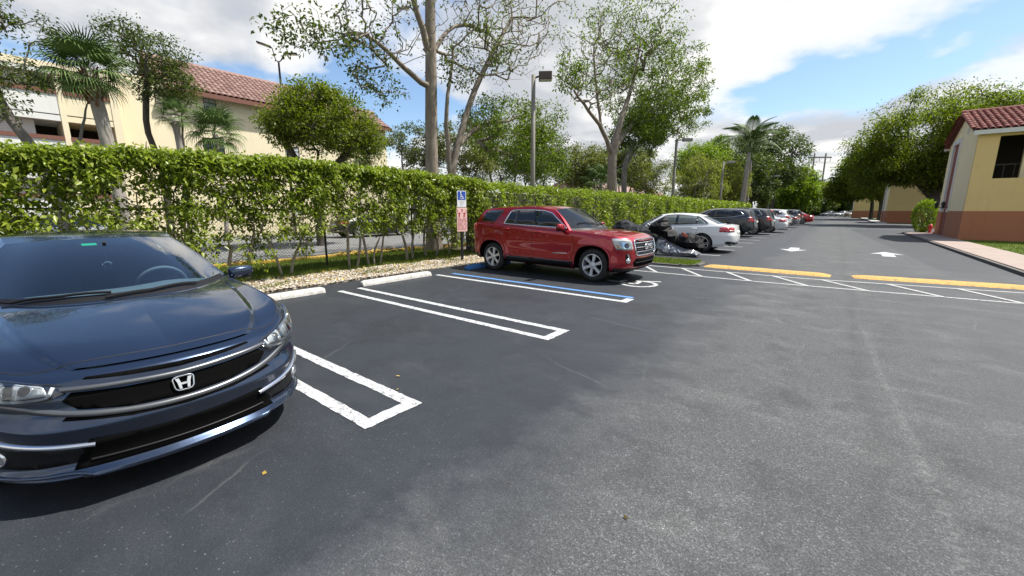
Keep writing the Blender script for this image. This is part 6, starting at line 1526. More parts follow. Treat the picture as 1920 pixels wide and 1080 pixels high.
# ---- clipped hedge
def shrub(name, label, y, w, z0, z1, seed, nleaf, stems, x=-9.62, dx=.58, leaf=.094, loose=0.0, gap=.0, tag_it=True, low=.0):
    global rng
    rng = np.random.default_rng(seed); e = empty(name, (x, y, .05)); tag(e, label, 'hedge shrub', 'shrubs of the clipped hedge')
    sk = Skeleton()
    for bx, by, lean in stems:
        h = rng.uniform(.75, 1.1); p0 = np.array([bx, by, -.08]); p1 = p0 + np.array([rng.normal() * .05, lean * .45, h * .5]); p2 = p0 + np.array([rng.normal() * .1, lean, h])
        sk.chain(resample(herm(np.array([p0, p1, p2]), 30), 7), -1, np.linspace(.038, .026, 7) * rng.uniform(.8, 1.25))
    nt = int(52 * w); t = np.stack([rng.uniform(-dx, dx, nt) * .85, rng.uniform(-w / 2, w / 2, nt) * 1.05, rng.uniform(z0 + .1, z1 - .15, nt)], 1)
    sk.grow(t, .15, .045, .25)
    sk.mesh('stems', .0055, 2.25, 5).build('stems', MAT['bark_pale'], e, True)
    # leaves: denser on the outer faces and the clipped top, thinning to gaps lower down
    P = []
    n = nleaf
    cl = np.concatenate([t, np.stack([rng.uniform(-dx, dx, nt * 2), rng.uniform(-w / 2, w / 2, nt * 2), rng.uniform(z0, z1, nt * 2)], 1)])
    top = np.stack([rng.uniform(-dx, dx, nt * 2), rng.uniform(-w / 2, w / 2, nt * 2) * 1.05, np.full(nt * 2, z1) - rng.uniform(0, .14, nt * 2)], 1)
    front = np.stack([np.where(rng.uniform(size=nt * 3) < .62, dx, -dx) + rng.normal(size=nt * 3) * .07, rng.uniform(-w / 2, w / 2, nt * 3) * 1.05, z0 + (z1 - z0) * rng.uniform(0, 1, nt * 3) ** .75], 1)
    C = np.concatenate([cl[::2], top, top[::2], front[::2]])
    keep = rng.uniform(size=len(C)) < np.clip((C[:, 2] - z0) / (z1 - z0) * (1.5 - gap) + .25, 0, 1); C = C[keep]
    k = rng.integers(0, len(C), n); P = C[k] + rng.normal(size=(n, 3)) * np.array([.07, .08, .07]) * (1 + loose)
    P[:, 2] = np.minimum(P[:, 2], z1 + rng.uniform(-.05, .07, n) + .04 * np.sin(P[:, 1] * 5 + seed) + rng.uniform(0, .25, n) * (rng.uniform(size=n) < .03))
    D = np.stack([P[:, 0] * 1.0, rng.normal(size=n) * .6, rng.normal(size=n) * .5 - .55], 1) + rng.normal(size=(n, 3)) * .55
    link_mesh('foliage', leaf_mesh('foliage', P, D, leaf * rng.uniform(.38, 1.3, n), .52, .16, .12), LM['hedge'], e)
    return e
shr = [(-.75, 1.6, 0.35, 2.00, 11355, [(0, -.2, -.2), (.1, .2, .4), (.1, .5, .7)], 'loose arching hedge shrub at the far left above the sedan roof', 1.1, 0.32),
       (.55, 1.3, 0.50, 2.35, 9618, [(0, -.2, -.3), (0, .2, .2)], 'hedge shrub behind the left half of the sedan roof', .3, 0.67),
       (1.75, 1.3, 0.75, 2.47, 9083, [(0, -.1, -.25), (.05, .25, .2)], 'gappy hedge shrub showing the fence rail behind the sedan roof', 0, 0.90),
       (2.85, 1.2, 0.35, 2.50, 10954, [(0, .0, .1), (.05, .3, .25), (0, -.3, -.2)], 'hedge shrub behind the sedan door mirror', .0, 0.57),
       (3.95, 1.2, 0.61, 2.52, 11487, [(.02, -.07, -.25), (0, .09, .22)], 'dense hedge shrub on two stems left of the first white wheel stop', 0, 0.47),
       (5.05, 1.2, 0.85, 2.52, 10153, [(0, .45, -.1), (.02, .62, .18)], 'hedge shrub with high foliage and slanting stems', 0, 0.57),
       (6.15, 1.2, 0.83, 2.50, 10153, [(-.05, -.05, -.2), (-.05, .1, .15), (-.1, .3, .3)], 'hedge shrub on three pale stems behind the second white wheel stop', 0, 0.57),
       (7.25, 1.2, 0.81, 2.50, 10686, [(-.3, .5, .1), (-.2, .2, -.1)], 'hedge shrub in front of the tall bare tree', 0, 0.52),
       (8.35, 1.2, 0.58, 2.47, 11487, [(-.4, 0, -.2), (-.3, .25, .2)], 'hedge shrub directly behind the parking sign', 0, 0.37),
       (9.45, 1.2, 0.35, 2.43, 11487, [(-.3, -.2, -.2), (-.2, .2, .2)], 'hedge shrub behind the tail of the red SUV', 0, 0.22)]
for i, (y, w, z0, z1, n, st, lab, lo, gp) in enumerate(shr):
    shrub('hedge_shrub', lab, y, w, z0, z1, 100 + i, n, st, loose=lo, gap=gp)
# the rest of the hedge runs on down the row as one clipped mass
rng = np.random.default_rng(77)
def long_hedge(y0, y1, x, dx, z1, n, leaf0, label, lm='hedge', browns=0):
    e = empty('clipped_hedge', (x, (y0 + y1) / 2, 0)); tag(e, label, 'hedge')
    u = rng.uniform(0, 1, n); y = y0 + (y1 - y0) * (np.exp(u * 1.3) - 1) / (math.e ** 1.3 - 1)
    face = rng.uniform(size=n); X = np.where(face < .50, dx, rng.uniform(-dx, dx, n)); Z = np.where(face < .50, rng.uniform(.05, z1, n), np.where(face < .85, z1, rng.uniform(.3, z1, n)))
    bump_ = .10 * np.sin(y * 3.1) + .08 * np.sin(y * 7.7 + 1) + .06 * np.sin(Z * 6 + y * 2)
    X = X + bump_ * (face < .5) + rng.normal(size=n) * .09; Z = np.maximum(Z + rng.normal(size=n) * .06 + .05 * np.sin(y * 2.3) * (Z > z1 - .1), .03)
    P = np.stack([X, y - (y0 + y1) / 2, Z], 1); D = np.stack([np.where(face < .5, 1.0, .2), rng.normal(size=n) * .6, rng.normal(size=n) * .5], 1) + rng.normal(size=(n, 3)) * .5
    L = leaf0 * (1 + (y - y0) / 34) * rng.uniform(.7, 1.3, n)
    link_mesh('foliage', leaf_mesh('foliage', P, D, L, .55, .15, .1), LM[lm], e)
    mb = MB(); k = y0
    core = MB().box(-dx * .72, dx * .62, -(y1 - y0) / 2 + .3, (y1 - y0) / 2, .0, z1 - .22); core.build('hedge_core', MAT['bark_dark'], e)  # solid dark box filling the middle of the hedge
    while k < min(y1, y0 + 22):
        mb.tube([(rng.uniform(-.2, .35), k - (y0 + y1) / 2, -.05), (rng.uniform(-.2, .45), k - (y0 + y1) / 2 + rng.uniform(-.2, .2), .9)], [.03, .02], 5); k += rng.uniform(.4, .8)
    mb.build('stems', MAT['bark_grey'], e)
long_hedge(10.0, 62.0, -9.75, .62, 2.36, 62000, .085, 'long clipped hedge running behind the parked cars down the row')
# shrub and plants beside the right building
def small_bush(loc, r, h, label, n=2600, leaf=.12):
    e = empty('bush', loc); tag(e, label, 'bush')
    P = in_ell(n, (0, 0, h * .5), (r, r, h * .55), .72); P[:, 2] = np.abs(P[:, 2]) + .05; D = unit(P - np.array([0, 0, h * .4])) + rng.normal(size=(n, 3)) * .5
    link_mesh('foliage', leaf_mesh('foliage', P, D, leaf * rng.uniform(.7, 1.3, n), .55), LM['bright'], e)
    mb = MB()
    for k in range(6): a = k * 1.05; mb.tube([(.1 * math.cos(a), .1 * math.sin(a), 0), (r * .6 * math.cos(a), r * .6 * math.sin(a), h * .7)], [.03, .012], 5)
    mb.build('stems', MAT['bark_dark'], e)
small_bush((4.62, 38.5, .1), .62, 2.0, 'clipped leafy bush at the far corner of the nearest yellow building')
# ---- palms
def fan_frond(seed, L=.95, n=30, pet=.8):
    r_ = np.random.default_rng(seed); V, F = [], []
    def quadstrip(pts, ws, up):
        b = len(V)
        for p, w in zip(pts, ws): V.extend([p - up * w, p + up * w])
        for i in range(len(pts) - 1): F.append((b + 2 * i, b + 2 * i + 1, b + 2 * i + 3, b + 2 * i + 2))
    quadstrip([np.array([0, 0, 0.]), np.array([pet * .5, 0, .03]), np.array([pet, 0, -.02])], [.022, .016, .012], np.array([0, 1., 0]))
    for k in range(n):
        a = R(-125) + R(250) * k / (n - 1); d = np.array([math.cos(a), math.sin(a), 0]); l = L * (1 - .28 * abs(a / R(125))) * r_.uniform(.9, 1.08); s = np.array([-d[1], d[0], 0.])
        c = np.array([pet, 0, -.02]); lift = .10 * math.cos(a * 1.0)
        pts = [c, c + d * l * .45 + np.array([0, 0, lift * .6 + .03]), c + d * l * .78 + np.array([0, 0, lift * .3 - .08]), c + d * l * .96 + np.array([0, 0, -.30 * r_.uniform(.6, 1.3)])]
        quadstrip(pts, [.006, .022, .014, .002], s + np.array([0, 0, .25 * (1 if k % 2 else -1)]))
    return mesh_py('frond', V, F)
FAN = [fan_frond(3), fan_frond(4)]
def feather_frond(L=2.6, n=34):
    V, F = [], []; sp = [np.array([L * t, 0, .55 * math.sin(t * 2.2) - .95 * t ** 2.4]) for t in np.linspace(0, 1, n)]
    b0 = len(V)
    for i, p in enumerate(sp): w = .03 * (1 - i / n) + .004; V.extend([p + np.array([0, -w, 0]), p + np.array([0, w, 0])])
    for i in range(n - 1): F.append((2 * i, 2 * i + 1, 2 * i + 3, 2 * i + 2))
    for i in range(3, n):
        for sg in (-1, 1):
            l = .62 * math.sin(math.pi * (.12 + .86 * i / n)) + .08; p = sp[i]; b = len(V)
            V.extend([p + np.array([-.02, 0, 0]), p + np.array([.025, 0, 0]), p + np.array([.16, sg * l * .62, .02]), p + np.array([.10, sg * l * .62, .02]), p + np.array([.24, sg * l * .95, -.34 * l])])
            F.append((b, b + 1, b + 2, b + 3)); F.append((b + 3, b + 2, b + 4))
    return mesh_py('frond', V, F)
FEATHER = feather_frond()
PALM_LEAF = simple('palm_leaf', (.095, .150, .040), .6, var=.45, vs=1.5, spec=.2); PALM_LEAF2 = simple('palm_leaf_grey', (.075, .105, .055), .5, var=.35, vs=1.5); PALM_DEAD = simple('palm_husk', (.20, .13, .07), .9, var=.3)
PALM_BOOT = simple('palm_boot', (.17, .075, .04), .9, var=.4, vs=8)
for m_ in FAN: m_.materials.append(PALM_LEAF)
FEATHER.materials.append(PALM_LEAF)
def fan_palm(label, base, top, r, sc, nf, boots=True, seed=1):
    r_ = np.random.default_rng(seed); b, t = np.array(base, float), np.array(top, float); e = empty('fan_palm', tuple(b)); tag(e, label, 'palm tree', 'palms in front of the apartment block')
    pts = [np.zeros(3), (t - b) * .35 + np.array([.04, .05, 0]), (t - b) * .7 + np.array([0, .06, 0]), t - b]
    mb = MB().tube([tuple(p) for p in resample(herm(np.array(pts), 40), 16)], np.concatenate([[r * 1.25], np.full(13, r) + r_.normal(size=13) * r * .05, [r * 1.15, r * .9]]), 12); mb.build('trunk', MAT['bark_palm'], e, True)
    if boots:
        m2 = MB(); h = (t - b)[2]
        for k in range(34):
            a = k * 2.4; z = h - .95 + .9 * k / 34; q = (t - b) * (z / h); d = Vector((math.cos(a), math.sin(a), 0))
            m2.tube([Vector(q) + d * r * .8, Vector(q) + d * (r * 1.35) + Vector((0, 0, .20))], [.045, .02], 4)
        m2.build('leaf_boots', PALM_BOOT, e)
    for k in range(nf):
        a = k * 2.39996 + r_.uniform(-.2, .2); q = (k + .5) / nf; pitch = R(-74 + 118 * q ** 1.15)
        o = link_mesh('frond', FAN[k % 2], None, e, loc=tuple((t - b) + np.array([0, 0, -.12 * q * sc])), rot=(r_.uniform(-.3, .3), pitch, a), scale=(sc * r_.uniform(.85, 1.12),) * 3)
    return e
fan_palm('tall fan palm with shaggy reddish leaf boots in front of the apartment block', (-16.2, 2.40, -.05), (-16.2, 2.20, 5.25), .15, .66, 40, seed=1)
fan_palm('thin fan palm half hidden in the dark tree right of the tall palm', (-19.0, 4.55, -.05), (-19.0, 4.60, 4.85), .10, .46, 18, False, seed=2)
fan_palm('short fan palm under the upper window of the apartment block', (-24.5, 7.4, -.05), (-24.5, 7.45, 5.35), .11, .85, 30, False, seed=3)
fan_palm('small fan palm behind the round-headed tree', (-22.0, 13.4, -.05), (-22.0, 13.5, 4.4), .11, .75, 20, False, seed=5)
fan_palm('grey fan palm behind the spreading tree trunk', (-20, 40.5, -.05), (-20, 40.6, 4.4), .16, 1.5, 24, False, seed=6)
def feather_palm(label, base, top, r, sc, nf, seed=1):
    r_ = np.random.default_rng(seed); b, t = np.array(base, float), np.array(top, float); e = empty('royal_palm', tuple(b)); tag(e, label, 'palm tree', 'royal palms by the far hedge')
    H_ = (t - b)[2]; MB().tube([tuple((t - b) * q) for q in np.linspace(0, 1, 8)], [r * 1.2, r, r, r * 1.05, r, r * .9, r * .75, r * .6], 12).build('trunk', MAT['bark_palm'], e, True)
    MB().tube([tuple(t - b), tuple(t - b + np.array([0, 0, 1.1]))], [r * .62, r * .3], 10).build('crownshaft', simple('crownshaft', (.10, .16, .05), .5), e, True)
    for k in range(nf):
        a = k * 2.39996 + r_.uniform(-.2, .2); q = (k + .5) / nf
        link_mesh('frond', FEATHER, None, e, loc=tuple(t - b + np.array([0, 0, 1.05])), rot=(r_.uniform(-.2, .2), R(-62 + 75 * q), a), scale=(sc * r_.uniform(.85, 1.1),) * 3)
feather_palm('royal palm with a stout pale trunk above the parked SUVs', (-9.6, 59.0, -.05), (-9.4, 59.4, 8.6), .30, 1.5, 17, 1)
feather_palm('second royal palm trunk just right of the stout one', (-9.9, 64.5, -.05), (-9.9, 64.6, 8.2), .20, 1.2, 12, 2)
# ------------------------------------------------------------------ fence, poles, signs, motorbikes, small things
rng = np.random.default_rng(21)
MAT['fence_black'] = simple('fence_black', (.012, .013, .013), .55)
def fence():
    x = -10.55; y0, y1 = -6.0, 14.0; h = 1.55; e = empty('chain_link_fence', (x, (y0 + y1) / 2, 0)); tag(e, 'black chain-link fence with thin posts behind the hedge stems', 'fence')
    oy = (y0 + y1) / 2
    for y in np.arange(y0, y1 + .1, 2.85): MB().tube([(0, y - oy, -.1), (0, y - oy, h + .05)], .028, 8).build('post', MAT['fence_black'], e)
    MB().tube([(0, y0 - oy, h), (0, y1 - oy, h)], .021, 8).build('top_rail', MAT['fence_black'], e)
    mb = MB(); z0 = .08; H_ = h - z0; p = .075; w = .0034
    for k in range(int((y1 - y0 + H_) / p)):
        for sg in (1, -1):
            ya = y0 - H_ + k * p; a0, a1 = ya, ya + H_; za, zb = z0, h
            if a0 < y0: za = z0 + (y0 - a0); a0 = y0
            if a1 > y1: zb = h - (a1 - y1); a1 = y1
            if zb - za < .02: continue
            A = [(.002 * sg, a0 - oy - w, za), (.002 * sg, a0 - oy + w, za), (.002 * sg, a1 - oy + w, zb), (.002 * sg, a1 - oy - w, zb)]
            if sg < 0: A = [(q[0], -q[1], q[2]) for q in A]
            mb.add(A, [(0, 1, 2, 3)])
    o = mb.build('wire_mesh', MAT['fence_black'], e); o['kind'] = 'stuff'
fence()
MAT['pole_concrete'] = simple('pole_concrete', (.22, .205, .18), .85, var=.2, vs=3, bump=.2)
MAT['lamp_brown'] = simple('lamp_brown', (.075, .05, .035), .5)
MAT['lamp_grey'] = simple('lamp_grey', (.28, .27, .25), .5)
MAT['lamp_lens'] = simple('lamp_lens', (.55, .55, .52), .3)
def lamp_post(loc, h, label, head, hm, r=.10, rz=0.0, arm=.28, grp='lamp posts along the hedge'):
    e = empty('lamp_post', loc, rz); tag(e, label, 'lamp post', grp)
    MB().tube([(0, 0, -.1), (0, 0, h * .5), (0, 0, h)], [r * 1.25, r * 1.05, r * .85], 10).build('pole', MAT['pole_concrete'], e, True)
    MB().tube([(0, 0, h - .12), (arm, 0, h - .06)], .035, 8).build('arm', hm, e)
    hd = MB().box(arm, arm + head[0], -head[1] / 2, head[1] / 2, h - .06 - head[2] / 2, h - .06 + head[2] / 2).build('lamp_head', hm, e); bevel_obj(hd, .02)
    MB().box(arm + .04, arm + head[0] - .04, -head[1] / 2 + .04, head[1] / 2 - .04, h - .075 - head[2] / 2, h - .064 - head[2] / 2).build('lens', MAT['lamp_lens'], hd)
    return e
lamp_post((-9.72, 13.66, 0), 6.62, 'concrete lamp post with a boxy brown head rising behind the red SUV', (.50, .38, .28), MAT['lamp_brown'], .088, R(35), .20)
lamp_post((-9.6, 31.2, 0), 6.55, 'concrete lamp post with a flat grey head behind the white sedan', (.66, .34, .20), MAT['lamp_grey'], .10, R(35), .42)
lamp_post((-9.6, 46.8, 0), 6.4, 'third concrete lamp post down the hedge, nearer the royal palms', (.66, .34, .20), MAT['lamp_grey'], .095, R(35), .4)
lamp_post((-8.9, 78.0, 0), 7.0, 'thin far lamp post beyond the royal palms', (.8, .4, .26), MAT['lamp_grey'], .12, R(35), .5)
lamp_post((-7.0, 118.0, 0), 7.4, 'farthest lamp post near the road bend', (.9, .45, .28), MAT['lamp_grey'], .12, R(35), .5)
e = empty('twin_lamp_post', (-24.0, 10.6, 0)); tag(e, 'black lamp post with two curved arms and flat heads above the apartment roof', 'lamp post')
MB().tube([(0, 0, -.1), (0, 0, 4.5), (0, 0, 9.25)], [.09, .07, .05], 8).build('pole', MAT['lantern_black'], e, True)
for sg, dz in ((1, 0.0), (-1, .35)):
    dv = Vector((.62, .785, 0)) * sg
    MB().tube([tuple(dv * q + Vector((0, 0, z + dz * (q > .2)))) for q, z in ((0, 9.2), (.12, 9.28), (.24, 9.5), (.36, 9.62))], .028, 7).build('arm', MAT['lantern_black'], e, True)
    M_ = Matrix.Translation(tuple(dv * .62 + Vector((0, 0, 9.64 + dz)))) @ Matrix.Rotation(math.atan2(dv.y, dv.x), 4, 'Z') @ Matrix.Rotation(R(-16 if sg < 0 else -4), 4, 'Y')
    hd = MB().box(-.32, .32, -.13, .13, -.035, .035, M_).build('lamp_head', MAT['lantern_black'], e)
    MB().box(-.26, .26, -.10, .10, -.042, -.037, M_).build('lens', MAT['lamp_lens'], hd)
# far power poles
def power_pole():
    e = empty('power_pole', (-12.7, 334, 0)); tag(e, 'distant H-frame power pole with two masts and a crossbar above the trees', 'power pole')
    for y in (-3.6, 3.6): MB().tube([(y * .79, y * .62, 0), (y * .79, y * .62, 37.5)], [.62, .42], 8).build('mast', MAT['pole_concrete'], e)
    MB().box(-7.5, 7.5, -.22, .22, 34.6, 35.4, Matrix.Rotation(R(38), 4, 'Z')).build('crossarm', MAT['pole_concrete'], e)
    for x in (-6.8, 0, 6.8): MB().tube([(x * .79, x * .62, 34.6), (x * .79, x * .62, 32.4)], .16, 6).build('insulator', MAT['lamp_grey'], e)
    for k, x in enumerate((-6.8, 0, 6.8)):
        pts = []
        for q in np.linspace(0, 1, 14): pts.append((x * .79 + 110 * q, x * .62 + 14 * q, 32.4 - 6 * math.sin(math.pi * q)))
        MB().tube(pts, .07, 4).build('wire', MAT['lantern_black'], e); MB().tube([(2 * x * .79 - a, 2 * x * .62 - b, c) for a, b, c in pts], .07, 4).build('wire', MAT['lantern_black'], e)
power_pole()
# ---------------- accessible parking sign
MAT['sign_white'] = simple('sign_white', (.72, .73, .74), .45, var=.06); MAT['sign_blue'] = simple('sign_blue', (.015, .07, .36), .4, var=.08); MAT['sign_red'] = simple('sign_red', (.45, .03, .035), .45, var=.15)
MAT['sign_pink'] = simple('sign_pink', (.78, .50, .46), .5, var=.12, vs=12); MAT['sign_grey'] = simple('sign_grey', (.38, .38, .40), .5)
def parking_sign():
    e = empty('parking_sign', (-8.68, 8.60, 0), R(-12)); tag(e, 'black post with a blue wheelchair sign above a pale red tow-away notice', 'sign')
    MB().box(-.03, .03, -.03, .03, -.1, 2.12).build('post', MAT['fence_black'], e)
    def plate(name, y0, y1, z0, z1, mat, x=.034):
        v, f, bd = cut_poly(rnd_poly([(y0, z0), (y1, z0), (y1, z1), (y0, z1)], .025, 3), 9); mb = MB(); mb.prism(rnd_poly([(y0, z0), (y1, z0), (y1, z1), (y0, z1)], .025, 3), x, x + .004, 'x'); return mb.build(name, mat, e)
    p = plate('upper_plate', -.155, .155, 1.625, 2.09, MAT['sign_white'])
    MB().prism(rnd_poly([(-.135, 1.83), (.135, 1.83), (.135, 2.07), (-.135, 2.07)], .015, 2), .039, .0405, 'x').build('blue_panel', MAT['sign_blue'], p)
    sy = MB(); cy, cz, r0, r1 = -.005, 1.905, .040, .052
    for a, b in zip(np.linspace(R(-205), R(40), 20)[:-1], np.linspace(R(-205), R(40), 20)[1:]):
        sy.add([(.0418, cy + r * math.cos(t), cz + r * math.sin(t)) for r, t in ((r0, a), (r1, a), (r1, b), (r0, b))], [(0, 1, 2, 3)])
    def bar(a, b, w, x=.0420):
        A, B = Vector((x, *a)), Vector((x, *b)); d = (B - A).normalized(); n = Vector((0, -d.z, d.y)) * w / 2; sy.add([A - n, B - n, B + n, A + n], [(0, 1, 2, 3)])
    bar((-.030, 2.015), (-.018, 1.925), .022); bar((-.022, 1.925), (.038, 1.925), .020, .0422); bar((.034, 1.930), (.055, 1.865), .020, .0424); bar((.050, 1.868), (.078, 1.876), .016, .0426); bar((-.026, 1.970), (.020, 1.970), .014, .0428)
    sy.add([(.0430, -.032 + .020 * math.cos(t), 2.040 + .020 * math.sin(t)) for t in np.linspace(0, 6.28, 14)[:-1]], [tuple(range(13))])
    sy.build('wheelchair_symbol', MAT['sign_white'], p)
    for z, s, t in ((1.795, .036, 'PARKING BY'), (1.755, .036, 'DISABLED'), (1.715, .036, 'PERMIT'), (1.675, .036, 'ONLY')):
        link_mesh('lettering', text_mesh(t, s), MAT['sign_grey'], p, loc=(.0405, 0, z), rot=(R(90), 0, R(90)))
    q = plate('lower_plate', -.175, .175, .915, 1.610, MAT['sign_pink'])
    d = MB()
    for sg in (-1, 1):     # tow pictograms and header strokes
        d.box(.0405, .042, sg * .085 - .012, sg * .085 + .012, 1.34, 1.47); d.box(.0405, .042, sg * .085 - .045, sg * .085 + .035, 1.425, 1.455); d.box(.0405, .042, sg * .085 - .035, sg * .085 - .018, 1.35, 1.39); d.box(.0405, .042, sg * .145 - .008, sg * .145 + .008, 1.46, 1.55)
    d.box(.0405, .042, -.030, .030, 1.535, 1.56); d.box(.0405, .042, .010, .030, 1.50, 1.535); d.box(.0405, .042, -.020, .012, 1.485, 1.502)
    d.build('tow_symbol', MAT['sign_red'], q)
    l = MB(); z = 1.30
    while z > .95:
        y = -.15
        while y < .13:
            w = rng.uniform(.02, .06); 
            if rng.uniform() < .85: l.box(.0405, .0415, y, min(y + w, .155), z, z + .014)
            y += w + .012
        z -= .036
    l.build('fine_print', simple('print_red', (.60, .20, .19), .5), q)
parking_sign()
# ---------------- covered motorbikes
def cloth_mat(name, c, rough, metal=0, sc=14):
    t = NT(name); p = t.obj(); n = t.noise(p, sc, 5, .6, dist=1.0); t.set(Base_Color=t.mix(n, tuple(q * .9 for q in c), tuple(min(1, q * 1.1) for q in c)), Roughness=rough, Metallic=metal); t.b.inputs['Specular IOR Level'].default_value = .5 if metal else .14; t.bump(t.noise(p, sc * .3, 2, .4, dist=1.2), .35, .05); return t.m
MAT['cover_black'] = cloth_mat('cover_black', (.007, .007, .009), .60); MAT['cover_grey'] = cloth_mat('cover_grey', (.030, .032, .036), .7); MAT['cover_silver'] = cloth_mat('cover_silver', (.30, .305, .32), .30, .6)
def tyre_obj(parent, x, z, r, name='wheel'):
    e = empty(name, (x, 0, z), parent=parent); e.rotation_euler = (R(90), 0, 0)
    MB().lathe([(r - .10, -.05), (r - .04, -.065), (r, -.03), (r, .03), (r - .04, .065), (r - .10, .05)], 28, closed=True).build('tyre', MAT['rubber'], e, True)
    rm = MB().lathe([(r - .10, -.04), (r - .12, 0), (r - .10, .04)], 28)
    for k in range(6): a = k * math.pi / 3; rm.tube([(.04 * math.cos(a), .04 * math.sin(a), 0), ((r - .11) * math.cos(a), (r - .11) * math.sin(a), 0)], .014, 5)
    rm.lathe([(0, -.05), (.05, -.05), (.05, .05), (0, .05)], 12); rm.build('rim', MAT['alloy'], e)
def pillow(poly, thick, edge, step, seed, crumple, lean=0.0, flat_far=1.0):
    """cloth hung over something: two crumpled sheets meeting along the outline; poly in (x,z)"""
    v, f, bd = cut_poly(poly, step); n = len(v); A = np.array(poly); Bq = np.roll(A, -1, 0)
    ab = Bq - A; t = np.clip(((v[:, None] - A[None]) * ab[None]).sum(2) / (ab ** 2).sum(1)[None], 0, 1)
    d = np.linalg.norm(v[:, None] - (A[None] + t[..., None] * ab[None]), axis=2).min(1)
    h = thick * np.sqrt(np.clip(d / edge, 0, 1)); r_ = np.random.default_rng(seed); inner = d > 1e-4
    out = []
    for sg in (1, -1):
        nz = np.array([mnoise.noise(Vector((p[0] * 4.5, p[1] * 4.5, seed + sg))) for p in v])
        y = sg * h * (1 if sg > 0 else flat_far) + lean * (1 - v[:, 1] / A[:, 1].max()) + (crumple * nz * 1.6 + r_.normal(size=n) * crumple * .35) * inner
        out.append(np.stack([v[:, 0] + r_.normal(size=n) * .012 * inner, y, np.maximum(v[:, 1] + r_.normal(size=n) * .012 * inner, .006)], 1))
    F = [q[::-1] for q in f] + [tuple(k + n for k in q) for q in f]
    return np.concatenate(out), F
def motorbike(loc, rz, label):
    e = empty('covered_motorbike', loc, rz); tag(e, label, 'motorbike', 'motorbikes under covers')
    tyre_obj(e, -.72, .31, .31); tyre_obj(e, .72, .31, .31)
    MB().tube([(-.72, 0, .31), (-.3, 0, .45), (.1, 0, .40), (.45, 0, .70), (.72, 0, .31)], .05, 7).build('frame', MAT['black_plastic'], e)
    return e
b1 = motorbike((-4.40, 14.72, 0), math.pi, 'motorbike under a black cover with its silver lining trailing on the ground')
BC = [(.81, 1.07), (.56, 1.20), (.32, 1.33), (.20, 1.20), (.11, 1.03), (.04, .89), (-.21, .72), (-.54, .78), (-.84, .70), (-1.01, .49), (-1.10, .33), (-1.06, .14), (-.76, .20), (-.44, .18), (-.17, .30), (.08, .42), (.42, .63), (.68, .72), (.90, .86)]
v, f = pillow(BC, .30, .22, .19, 5, .034, .16); link_mesh('cover', mesh_py('cover', v, f), MAT['cover_black'], b1)
SC = [(.52, .36), (.46, .58), (.31, .64), (.03, .46), (-.22, .36), (-.49, .26), (-.81, .24), (-1.06, .15), (-1.04, .03), (-.8, .03), (-.54, .06), (-.41, .02), (-.27, .01), (-.05, .03), (.18, .06), (.36, .12)]
v, f = pillow(SC, .12, .10, .14, 9, .045, .42); v[:, 1] += .14; link_mesh('silver_lining', mesh_py('silver_lining', v, f), MAT['cover_silver'], b1)
MB().box(-.02, .20, .285, .31, .80, .875, Matrix.Rotation(R(-38), 4, 'Y')).build('fuel_tank_side', simple('tank_red', (.42, .09, .05), .4), b1)
b2 = motorbike((-5.95, 15.25, 0), math.pi, 'motorbike under a dark grey cover nearer the hedge behind the red SUV')
v, f = pillow([(1.05, .60), (.92, .98), (.70, 1.16), (.42, 1.20), (.10, 1.04), (-.30, .96), (-.70, .90), (-.98, .70), (-1.08, .40), (-1.02, .12), (-.4, .10), (.3, .11), (.95, .12), (1.08, .3)], .34, .3, .15, 12, .04, .1)
link_mesh('cover', mesh_py('cover', v, f), MAT['cover_grey'], b2)
# ---------------- parked cars glimpsed through the hedge
for x, y, rz, pc, kd, lab in ((-20.4, 1.5, math.pi, 'silver', 'sedan', 'silver car with red tail lights glimpsed through the hedge behind the sedan roof'), (-20.6, -1.3, math.pi, 'grey', 'suv', 'grey car glimpsed through the hedge at the far left'), (-22.5, 14.5, math.pi / 2, 'black', 'sedan', 'black car glimpsed through the hedge below the round-headed tree')):
    ee = empty('neighbour_car', (x, y, -.02), rz); tag(ee, lab, 'car', 'cars in the neighbouring lot')
    c2 = Car((sedan_spec if kd == 'sedan' else suv_spec)('neighbour_car' + pc, res=.4)).build(ee, PM[pc]); dress(c2, kd, True)
# ---------------- red hydrant by the wall
e = empty('fire_hydrant', (4.84, 37.4, .1)); e.scale = (.8, .8, .8); tag(e, 'red fire hydrant beside the bush at the yellow building corner', 'hydrant')
MB().lathe([(.16, 0), (.16, .05), (.10, .06), (.10, .50), (.14, .52), (.14, .56), (.11, .60), (.06, .70), (0, .72)], 14).build('barrel', MAT['sign_red'], e, True)
for a in (0, 180, 270): MB().tube([(0, 0, .40), (.19 * math.cos(R(a)), .19 * math.sin(R(a)), .40)], .05, 8).build('outlet', MAT['sign_red'], e)
